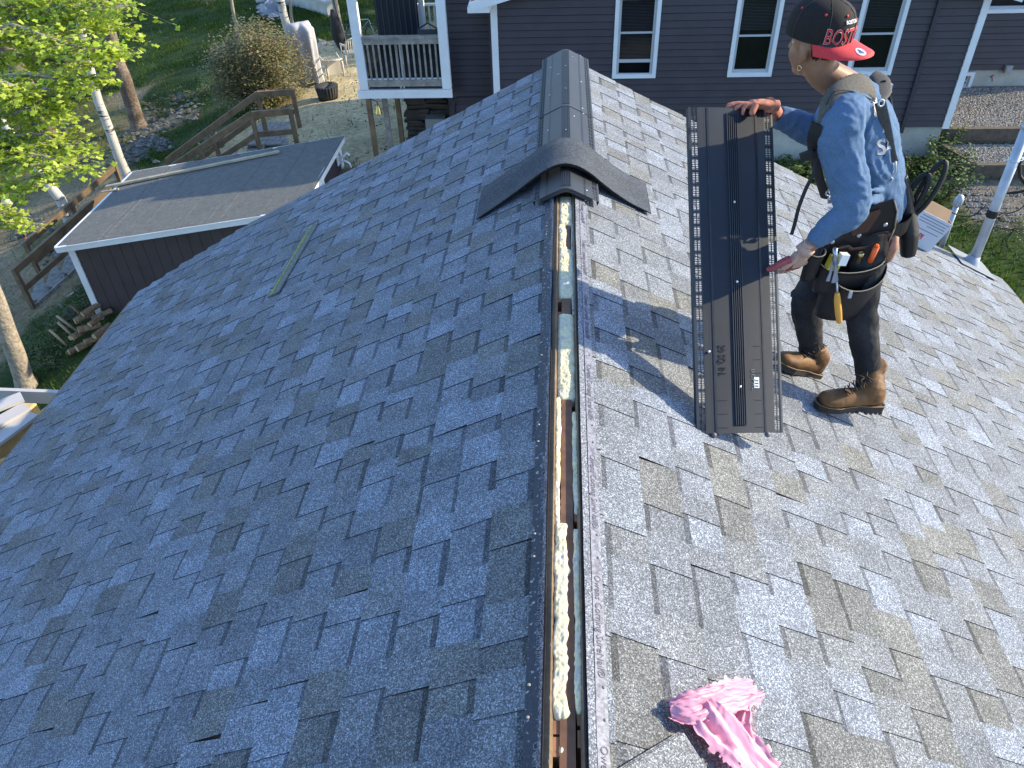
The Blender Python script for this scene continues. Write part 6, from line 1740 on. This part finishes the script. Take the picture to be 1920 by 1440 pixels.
bk_ = MB(); c = P(1512, 292, y=2.66); bk_.box(c, (.042, .016, .030), (0, -.4, 0)); bk_.box(c + V((.03, .01, .004)), (.03, .02, .022), (0, -.4, 0)); obj('strap_buckle', bk_, M_WEB, person)
rg_ = MB(); c = P(1553, 362, y=2.66); rg_.tube(ring(c, .010, 0, (.4, -1, 0), 12), .003, 6); rg_.tube(ring(c + V((.006, 0, -.02)), .009, 0, (.9, -.2, 0), 12), .003, 6); rg_.box(c + V((.01, -.005, -.03)), (.012, .008, .014)); obj('snap_hook', rg_, M_METAL, person)
ribbon('hanging_strap', [P(1530, 304, y=2.64), P(1526, 325, y=2.62), P(1512, 352, y=2.61), P(1498, 388, y=2.60), P(1490, 420, y=2.60), P(1484, 440, y=2.60)], .007, .002, V((1, 0, .3)), M_WEB)
# white print on the back of the shirt
BKD = V((-.75, .66, 0)).normalized()
rightv = V((.66, .75, 0)).normalized()
for ch, (px_, py_), sz_, tilt in (('S', (1634, 288), .075, .15), ('A', (1652, 288), .075, .1), ('A', (1664, 250), .06, 0), ('R', (1650, 222), .06, .0), ('M', (1660, 216), .055, .0), ('A', (1666, 274), .06, 0)):
    c = P(px_, py_, y=2.72)
    o = text('shirt_print', ch, sz_, c, rightv, V((0, 0, 1)), M_WHT, shirt, .0002, bold=.002)
    conform(o, shirt, BKD, .0015)
# ---- tool belt
wc = waist.lerp(pel, .35)
def around(c, a, rx, ry, dz=0): u = AXS; w = V((AXS.y, -AXS.x, 0)); return c + u * math.cos(a) * rx + w * math.sin(a) * ry + V((0, 0, dz))
bl_ = MB(); N_ = 32; vs = []
for lay, r in ((0, 0), (1, .006)):
    for dz in (-.030, .030):
        for k in range(N_): a = 6.283 * k / N_; vs.append(around(wc, a, .160 + r, .138 + r, dz + .006 * math.sin(a + 1)))
fs = []
for k in range(N_):
    k2 = (k + 1) % N_
    fs += [(2 * N_ + k, 2 * N_ + k2, 3 * N_ + k2, 3 * N_ + k), (k, k2, N_ + k2, N_ + k), (N_ + k, N_ + k2, 3 * N_ + k2, 3 * N_ + k), (k, k2, 2 * N_ + k2, 2 * N_ + k)]
bl_.add(vs, fs, None, True); belt = obj('tool_belt', bl_, M_LEATH, person)
OUT = V((.20, -.97, -.12)).normalized(); RT = V((.97, .20, 0)).normalized(); DN = RT.cross(OUT); DN = DN if DN.z < 0 else -DN
def shell(name, outline, lift, th_, m_, par, cen, bulge=0.0):
    """leather panel: closed outline (right, down) in the pouch plane, with thickness and a rim"""
    n = len(outline); cx = sum(a for a, b in outline) / n; cy = sum(b for a, b in outline) / n
    mb = MB(); vs = []
    for l in (lift, lift + th_):
        for a, b in outline: vs.append(cen + RT * a + DN * b + OUT * l)
    vs.append(cen + RT * cx + DN * cy + OUT * (lift + th_ + bulge)); vs.append(cen + RT * cx + DN * cy + OUT * lift)
    fs = [(k, (k + 1) % n, n + (k + 1) % n, n + k) for k in range(n)] + [(n + k, n + (k + 1) % n, 2 * n) for k in range(n)] + [((k + 1) % n, k, 2 * n + 1) for k in range(n)]
    mb.add(vs, fs, None, bulge > 0); return obj(name, mb, m_, par)
pc = P(1640, 385, y=2.655)
k_ = 1 / 447.0
def px2(px_, py_): return ((px_ - 1640) * k_ * 1.0, (py_ - 385) * k_ * 1.08)
pouch = obj('pouch', MB(), M_LEATH, belt, label='large black pouch hanging on the near hip')
shell('back_panel', [px2(*q) for q in ((1583, 400), (1600, 392), (1668, 376), (1682, 398), (1690, 430), (1689, 462), (1680, 500), (1640, 520), (1590, 515), (1572, 480), (1574, 430))], .0, .006, M_LEATH, pouch, pc)
shell('brown_patch', [px2(*q) for q in ((1607, 402), (1648, 390), (1653, 396), (1643, 430), (1618, 436), (1610, 424))], .007, .003, M_BRLEA, pouch, pc)
ed = MB()
for a, b_ in zip([(1668, 376), (1682, 398), (1690, 430), (1689, 462)], [(1682, 398), (1690, 430), (1689, 462), (1668, 482)]):
    q, w = px2(*a), px2(*b_); ed.tube([pc + RT * q[0] + DN * q[1] + OUT * .010, pc + RT * w[0] + DN * w[1] + OUT * .012], .0028, 6)
obj('leather_edge', ed, M_LEDGE, pouch)
for q in ((1585, 444), (1630, 437), (1671, 421), (1606, 403)):
    a, b_ = px2(*q); e = MB(); e.lathe(pc + RT * a + DN * b_ + OUT * .006, [(.0085, 0), (.0085, .003), (.005, .005), (.001, .0055)], 12, OUT); obj('rivet', e, M_METAL, pouch)
def pocket(name, x0, x1, ytop, ybot, depth, sag, m_, par, rim):
    n = 14; rows = 7; mb = MB(); vs = []
    for lay in (0, 1):
        for j_ in range(rows):
            t = j_ / (rows - 1)
            for i in range(n + 1):
                a = math.pi * i / n; cx = (x0 + x1) / 2; hw = (x1 - x0) / 2 * (1 - .10 * t * t)
                x = cx - math.cos(a) * hw; o_ = math.sin(a) ** .8 * depth * (1 - .25 * t) - lay * .004
                yt = ytop + sag * math.sin(a) - .0 * (x - cx)
                y = yt + (ybot - yt) * t + (.012 * math.sin(a) if t == 1 else 0)
                q = px2(x, y); vs.append(pc + RT * q[0] + DN * q[1] + OUT * (.008 + max(o_, 0)))
    w = n + 1; fs = []
    for lay in (0, 1):
        for j_ in range(rows - 1):
            for i in range(n): b0 = lay * rows * w + j_ * w + i; fs.append((b0, b0 + 1, b0 + w + 1, b0 + w))
    for i in range(n): fs.append((i, i + 1, rows * w + i + 1, rows * w + i))
    fs.append(tuple((rows - 1) * w + i for i in range(n + 1)))
    mb.add(vs, fs, None, True); o = obj(name, mb, m_, par)
    e = MB(); e.tube([vs[i] for i in range(n + 1)], .0024, 6); obj('leather_edge', e, rim, par)
    return o
pocket('upper_pocket', 1572, 1692, 478, 540, .062, 12, M_LEATH, pouch, M_LEDGE)
pocket('lower_pocket', 1592, 1700, 492, 592, .085, 30, M_LEATH, pouch, M_LEDGE)
pocket('side_pocket', 1545, 1575, 455, 512, .035, 4, M_LEATH, pouch, M_LEDGE)
ln = MB(); q0 = [px2(*q) for q in ((1585, 455), (1612, 451), (1622, 458), (1648, 457), (1665, 444), (1685, 436))]
ln.tube([pc + RT * a + DN * b_ + OUT * .022 for a, b_ in q0], [(.007, .002)] * 6, 6, True, None, False, DN); obj('brown_pocket_lining', ln, M_BRLEA, pouch)
e = MB(); a, b_ = px2(1625, 524); e.box(pc + RT * a + DN * b_ + OUT * .100, (.013, .006, .030)); obj('clip', e, M_METAL, pouch)
# belt pouches on the far side
sp = MB(); limb(sp, [P(1692, 330, y=2.84), P(1698, 380, y=2.84), P(1704, 440, y=2.82), P(1702, 480, y=2.80)], [(.024, .018), (.044, .032), (.050, .038), (.036, .028)], 12, V((.3, 1, 0))); union('hip_pouch', sp, M_LEATH, belt, .006, 3)
shell('tan_pocket', [px2(*q) for q in ((1687, 436), (1697, 440), (1705, 462), (1703, 484), (1694, 492), (1688, 470))], .030, .004, M_TANL, belt, pc, .012)
shell('tan_pocket', [px2(*q) for q in ((1690, 444), (1700, 452), (1708, 474), (1700, 488), (1694, 470))], .004, .004, M_BRLEA, belt, pc, .006)
sp = MB(); limb(sp, [P(1676, 325, y=2.80), P(1690, 345, y=2.82), P(1690, 380, y=2.82)], [(.012, .006), (.020, .008), (.018, .006)], 10, V((.5, .8, 0))); union('brown_strap_tab', sp, mat('reddish_leather', (.16, .05, .035), .5), belt, .004, 2)
# ---- tools carried in the belt
def tooltag(nm, lab, cat, c): return thing(nm, lab, cat, tuple(c))
for (cx, cy, h_, lab) in ((1712, 372, .20, 'nearer black oval handle loop rising from the far hip pouch'), (1742, 352, .21, 'farther black oval handle loop rising from the far hip pouch')):
    c = P(cx, cy, y=2.84); t = tooltag('plier_handle', lab, 'tool', c); u = V((.28, .1, .95)).normalized(); w = V((.75, -.62, 0)).normalized()
    mb = MB(); pth = [c + u * math.cos(a) * h_ / 2 + w * math.sin(a) * .027 for a in [6.283 * i / 24 for i in range(25)]]; mb.tube(pth, [(.014, .010)] * 25, 8, False, None, True, u.cross(w)); obj('loop', mb, M_WEB, t)
    mb = MB(); mb.tube([p_ + u.cross(w) * -.009 for p_ in pth], .0022, 5, False); obj('tan_edge', mb, M_LEDGE, t)
    mb = MB()
    for q in (-.02, -.06): mb.tube([c + u * q - w * .022, c + u * (q + .012) + w * .004], [.005, .0015], 6)
    obj('prong', mb, M_METAL, t)
c = P(1568, 535, y=2.60); t = tooltag('cat_claw', 'pry tool hanging by its forked steel claw above a yellow wooden handle', 'tool', c)
mb = MB(); mb.tube([P(1569, 500, y=2.60), P(1563, 530, y=2.60)], [(.006, .003), (.009, .003)], 8, True, None, False, V((1, 0, 0)))
for s_ in (-1, 1): mb.tube([P(1565 + s_ * 3, 490, y=2.60), P(1562 + s_ * 5, 512, y=2.60), P(1560 + s_ * 8, 527, y=2.60)], [(.006, .003), (.006, .003), (.008, .003)], 8, True, None, False, V((1, 0, 0)))
mb.tube([P(1566, 465, y=2.60), P(1565, 495, y=2.60)], [.008, .010], 8); obj('claw', mb, mat('blue_steel', (.30, .36, .48), .3, .5, .8), t)
mb = MB(); mb.tube([P(1569, 528, y=2.60), P(1570, 552, y=2.60)], .0035, 8); obj('shaft', mb, M_METAL, t)
mb = MB(); limb(mb, [P(1570, 549, y=2.60), P(1570, 562, y=2.60), P(1572, 585, y=2.60), P(1574, 604, y=2.60)], [.0085, .013, .014, .011], 12); obj('handle', mb, mat('yellow_wood_handle', (.62, .30, .05), .4), t)
def inp(px_, py_, o_): a, b_ = px2(px_, py_); return pc + RT * a + DN * b_ + OUT * o_
t = tooltag('tape_measure', 'yellow tape measure with white top in the upper pouch pocket', 'tape measure', inp(1592, 470, .04))
mb = MB(); mb.box(inp(1591, 474, .040), (.045, .03, .055), (0, .2, .2)); obj('case', mb, mat('yellow_case', (.55, .42, .05), .4), t)
mb = MB(); mb.box(inp(1601, 465, .052), (.032, .026, .045), (0, .15, .2)); obj('white_top', mb, mat('white_plastic', (.72, .72, .70), .35), t)
t = tooltag('marker', 'orange marker standing in the upper pouch pocket', 'marker', inp(1657, 468, .04))
mb = MB(); mb.tube([inp(1658, 480, .04), inp(1658, 450, .045)], [.011, .011], 10); mb.tube([inp(1658, 450, .045), inp(1658, 446, .045)], [.009, .006], 10); obj('barrel', mb, mat('orange_plastic', (.75, .13, .03), .4), t)
t = tooltag('brass_bit', 'small brass and steel bit standing in the upper pouch pocket', 'tool', inp(1635, 472, .04))
mb = MB(); mb.lathe(inp(1636, 480, .04), [(.006, 0), (.006, .03), (.011, .032), (.011, .045), (.007, .047)], 10, -DN); obj('bit', mb, mat('brassy_steel', (.55, .42, .2), .3, .5, .8), t)
# ------------------------------------------------------------------ mast, pipe, cable, box, pink wrap
mb_ = rr(1822, 497)
mast = thing('service_mast', 'tall galvanised service mast standing on the right slope near the gable', 'mast', tuple(mb_))
top = V((mb_.x, mb_.y, mb_.z + 1.17))
mm = MB(); mm.tube([mb_ - V((0, 0, .2)), top], .037, 20); obj('pipe', mm, M_METAL, mast)
mm = MB(); e1 = top + V((.03, .0, .07)); mm.tube(smoothpath([top - V((0, 0, .01)), top + V((.005, 0, .05)), top + V((.06, 0, .13)), top + V((.18, 0, .22)), top + V((.4, 0, .42))], 4), .040, 18); obj('elbow', mm, M_METAL, mast)
mm = MB(); mm.lathe(top - V((0, 0, .02)), [(.037, -.001), (.043, 0), (.043, .03), (.04, .031)], 20); obj('coupling', mm, M_METAL, mast)
mm = MB(); mm.lathe(mb_ + V((-.015, 0, .03)), [(.115, -.085), (.085, -.03), (.055, .02), (.043, .06)], 20, V((ST * .5, 0, CT))); obj('flashing_boot', mm, mat('pale_blue_flashing', (.30, .34, .40), .5), mast)
fz = slope_matrix(1, mb_.x / CT, mb_.y, .016)
mm = MB(); mm.add([fz @ V(q) for q in ((-.15, -.20, 0), (.15, -.20, 0), (.15, .17, 0), (-.15, .17, 0), (-.15, -.20, .004), (.15, -.20, .004), (.15, .17, .004), (-.15, .17, .004))], [(4, 5, 6, 7), (0, 1, 5, 4), (1, 2, 6, 5), (2, 3, 7, 6), (3, 0, 4, 7)]); obj('flashing_plate', mm, mat('grey_flashing', (.16, .175, .20), .7), mast)
tc_ = V((mb_.x, mb_.y, P(1850, 400, y=mb_.y).z)); mm = MB(); mm.lathe(tc_ - V((0, 0, .03)), [(.040, 0), (.042, .005), (.042, .055), (.040, .06)], 18); obj('tape_wrap', mm, M_WEB, mast)
cz = P(1895, 300, y=mb_.y).z; mm = MB(); c = V((mb_.x, mb_.y, cz)); mm.tube(ring(c, .040, 0, (0, 0, 1), 18), .004, 6); mm.box(c + V((.07, -.01, 0)), (.05, .05, .03)); mm.tube([c + V((-.09, 0, .01)), c + V((-.03, -.03, 0)), c + V((.14, -.03, .02))], .005, 6); obj('clamp', mm, mat('zinc', (.6, .62, .66), .3, .5, .85), mast)
p0 = rr(1767, 457)
pp = thing('vent_pipe', 'short grey pipe with domed cap behind the cardboard box', 'pipe', tuple(p0))
tp = V((p0.x, p0.y, P(1778, 385, y=p0.y).z)); mm = MB(); mm.tube([p0 - V((0, 0, .1)), tp], .022, 14); obj('pipe', mm, M_METAL, pp)
mm = MB(); mm.lathe(tp, [(.022, -.01), (.034, 0), (.036, .03), (.034, .06), (.022, .085), (.004, .093)], 16, V((.1, 0, 1))); obj('cap', mm, M_METAL, pp)
cab = thing('black_cable', 'thin black cable looping from the vent pipe to the mast', 'cable', tuple(tc_))
mm = MB(); y_ = mb_.y; mm.tube(smoothpath([P(1779, 390, y=y_), P(1785, 398, y=y_), P(1803, 404, y=y_), P(1825, 404, y=y_), P(1842, 390, y=y_)], 5), .0055, 8); obj('cable_run', mm, M_WEB, cab)
mm = MB(); mm.tube(ring(P(1896, 380, y=y_), .105, 0, (.1, 1, .2), 24), .0045, 8, False); obj('cable_loop', mm, M_WEB, cab)
mm = MB(); mm.tube(smoothpath([P(1868, 367, y=y_), P(1885, 362, y=y_), P(1905, 361, y=y_), P(1960, 350, y=y_)], 4), .011, 8); obj('cable_run', mm, M_WEB, cab)
mm = MB(); mm.tube([P(1925, 250, y=y_), P(1910, 290, y=y_), P(1912, 330, y=y_), P(1935, 360, y=y_)], .014, 8); obj('cable_run', mm, M_WEB, cab)
# cardboard box with white printed side
b0, b1 = rr(1741, 473, .015), rr(1686, 446, .015)
bx_ = thing('cardboard_box', 'opened shingle carton with a white printed side leaning near the mast', 'box', tuple(b0))
e1 = (P(1787, 423, y=b0.y - .02) - b0); e2 = b1 - b0
q = [b0, b0 + e1, b0 + e1 + e2, b1]; nrm = e2.cross(e1).normalized(); nrm = nrm if nrm.y < 0 else -nrm
mm = MB(); mm.add(q + [p_ - nrm * .004 for p_ in q], [(0, 1, 2, 3), (7, 6, 5, 4), (0, 4, 5, 1), (1, 5, 6, 2), (2, 6, 7, 3), (3, 7, 4, 0)]); obj('white_panel', mm, mat('white_card', (.50, .54, .62), .6), bx_)
M_CARD = mat('brown_cardboard', (.33, .21, .12), .85, noise_=[(6, .1, 3)])
u1 = e1.normalized(); u2 = e2.normalized()
back = [b0 - nrm * .008 + u1 * .0, b1 - nrm * .008, b1 - nrm * .10 + e1 * 1.05, b0 - nrm * .10 + e1 * 1.05 + u2 * .08]
mm = MB(); b_4 = [b0 + e1 + u2 * .05 - nrm * .006, b0 + e1 + e2 - nrm * .006, b0 + e1 + e2 + u1 * .07 - nrm * .06, b0 + e1 + u2 * .05 + u1 * .07 - nrm * .06]
mm.add(b_4 + [p_ - nrm * .005 for p_ in b_4], [(0, 1, 2, 3), (7, 6, 5, 4), (0, 4, 5, 1), (1, 5, 6, 2), (2, 6, 7, 3), (3, 7, 4, 0)]); obj('flap', mm, M_CARD, bx_)
mm = MB(); sd4 = [b0 - nrm * .005, b0 + e1 - nrm * .005, b0 + e1 - nrm * .12, b0 - nrm * .12 + V((0, 0, .0))]
mm.add(sd4 + [p_ + u2 * .005 for p_ in sd4], [(0, 1, 2, 3), (7, 6, 5, 4), (0, 4, 5, 1), (1, 5, 6, 2), (2, 6, 7, 3), (3, 7, 4, 0)]); obj('side', mm, M_CARD, bx_)
o0 = b0 + nrm * .0012
def on(a, b_): return o0 + e2 * a + e1 * b_
pr = MB()
for k, (l0, l1) in enumerate(((.05, .93), (.10, .95), (.08, .92), (.05, .60), (.12, .90))):
    bb = .90 - k * .085 - (.05 if k > 3 else 0); pr.quad(on(l0, bb), on(l1, bb), on(l1, bb + .018), on(l0, bb + .018))
for l0, l1 in ((.45, .60), (.64, .86)): pr.quad(on(l0, .10), on(l1, .10), on(l1, .135), on(l0, .135))
obj('print_lines', pr, mat('blue_black_print', (.08, .09, .16), .6), bx_, kind='stuff')
text('lettering', 'ld', .062, on(.50, .34), -e2, -e1, mat('red_print', (.45, .02, .05), .5), bx_, bold=.002) if False else text('lettering', 'ld', .062, on(.46, .40), e2, -e1, mat('red_print', (.45, .02, .05), .5), bx_, bold=.002)
mm = MB(); mm.add([on(.74, .52), on(.86, .40), on(.90, .66)], [(0, 1, 2)]); obj('red_mark', mm, bpy.data.materials['red_print'], bx_)
# a few loose shingles with torn pink wrap
M_PINK = mat('pink_film', (.76, .34, .45), .32, .6, noise_=[(7, .08, 4)], trans=.2, vary=((.62, .22, .36), 6, .52, .72))
s0 = rr(1270, 1374, .02)
bd = thing('shingle_bundle', 'corner of a small stack of loose shingles under the pink wrap at the bottom edge', 'shingles', tuple(s0))
dA = (rr(1160, 1441, .02) - s0).normalized(); dB = V((CT, 0, -ST)).lerp(dA, .0); nR = V((ST, 0, CT)); dB = dA.cross(nR).normalized(); dB = dB if dB.x > 0 else -dB
for k in range(3):
    mm = MB(); o_ = s0 + nR * (.002 + .0062 * k) + dB * .004 * k; q = [o_, o_ + dA * .9, o_ + dA * .9 + dB * .33, o_ + dB * .33]
    mm.add(q + [p_ + nR * .0052 for p_ in q], [(3, 2, 1, 0), (4, 5, 6, 7), (0, 1, 5, 4), (1, 2, 6, 5), (2, 3, 7, 6), (3, 0, 4, 7)], (.2, .205, .215)); obj('shingle', mm, M_SH, bd)
pk = thing('pink_wrap', 'crumpled torn pink plastic wrapping film trailing off the bottom edge', 'plastic wrap', tuple(rr(1330, 1330, .05)))
def film(name, cpts, widths, seed, twist=0.0, lift=.03, nn=26, mm_=44, crease=.018):
    """a crumpled sheet: spine pts, half widths; folds run along the spine"""
    sp = smoothpath(cpts, max(2, mm_ // (len(cpts) - 1))); N1 = len(sp); ws = lerpr(widths, N1); vs = []
    for i, c in enumerate(sp):
        t = (sp[min(i + 1, N1 - 1)] - sp[max(i - 1, 0)]).normalized(); sdv = t.cross(nR).normalized(); up = sdv.cross(t)
        for k in range(nn + 1):
            u = k / nn * 2 - 1
            edge_ = 1 + .22 * noise.noise(V((i * .45, seed, 2 if u > 0 else 7))) * abs(u) ** 4
            w = ws[i] * u * edge_
            f = noise.noise(V((u * 1.9, i * .03, seed))) + .30 * noise.noise(V((u * 4.5, i * .06, seed + 3))) + .06 * noise.noise(V((u * 12, i * .25, seed + 8)))
            h = abs(f) * crease * 1.8 + math.cos(u * 1.45) * lift * (.5 + .5 * math.cos(u * 3 + i * .1))
            vs.append(c + sdv * (w + .006 * noise.noise(V((u * 9, i * .4, seed + 11)))) + up * (h + .004))
    mb = MB(); fs = []
    rgx = random.Random(int(seed * 10))
    for i in range(N1 - 1):
        for k in range(nn):
            if (k in (0, nn - 1) and rgx.random() < .35) or (rgx.random() < .006): continue
            b0 = i * (nn + 1) + k; fs.append((b0, b0 + 1, b0 + nn + 2, b0 + nn + 1))
    mb.add(vs, fs, None, True); return obj(name, mb, M_PINK, pk)
film('film', [rr(1300, 1310, .03), rr(1320, 1350, .035), rr(1372, 1400, .03), rr(1425, 1470, .03)], [.034, .060, .064, .085], 1.7, lift=.035)
film('film', [rr(1256, 1336, .02), rr(1290, 1332, .045), rr(1330, 1318, .055), rr(1372, 1308, .045), rr(1412, 1300, .02)], [.024, .040, .036, .044, .030], 5.2, lift=.028)
film('film', [rr(1390, 1330, .02), rr(1385, 1370, .025), rr(1400, 1400, .02)], [.02, .03, .03], 8.4, lift=.02, mm_=20)
sh_ = MB()
for k in range(40):
    a = rr(random.uniform(1395, 1418), random.uniform(1300, 1385), .015); sh_.tube([a, a + V((random.uniform(-.01, .018), random.uniform(-.012, .012), random.uniform(-.002, .012)))], [.0016, .0005], 3)
for k in range(30):
    a = rr(1256 + random.uniform(0, 60), 1330 + random.uniform(-22, 22), .035); sh_.tube([a, a + V((random.uniform(-.02, .01), random.uniform(-.015, .015), random.uniform(0, .016)))], [.0018, .0005], 3)
obj('shreds', sh_, M_PINK, pk, kind='stuff')
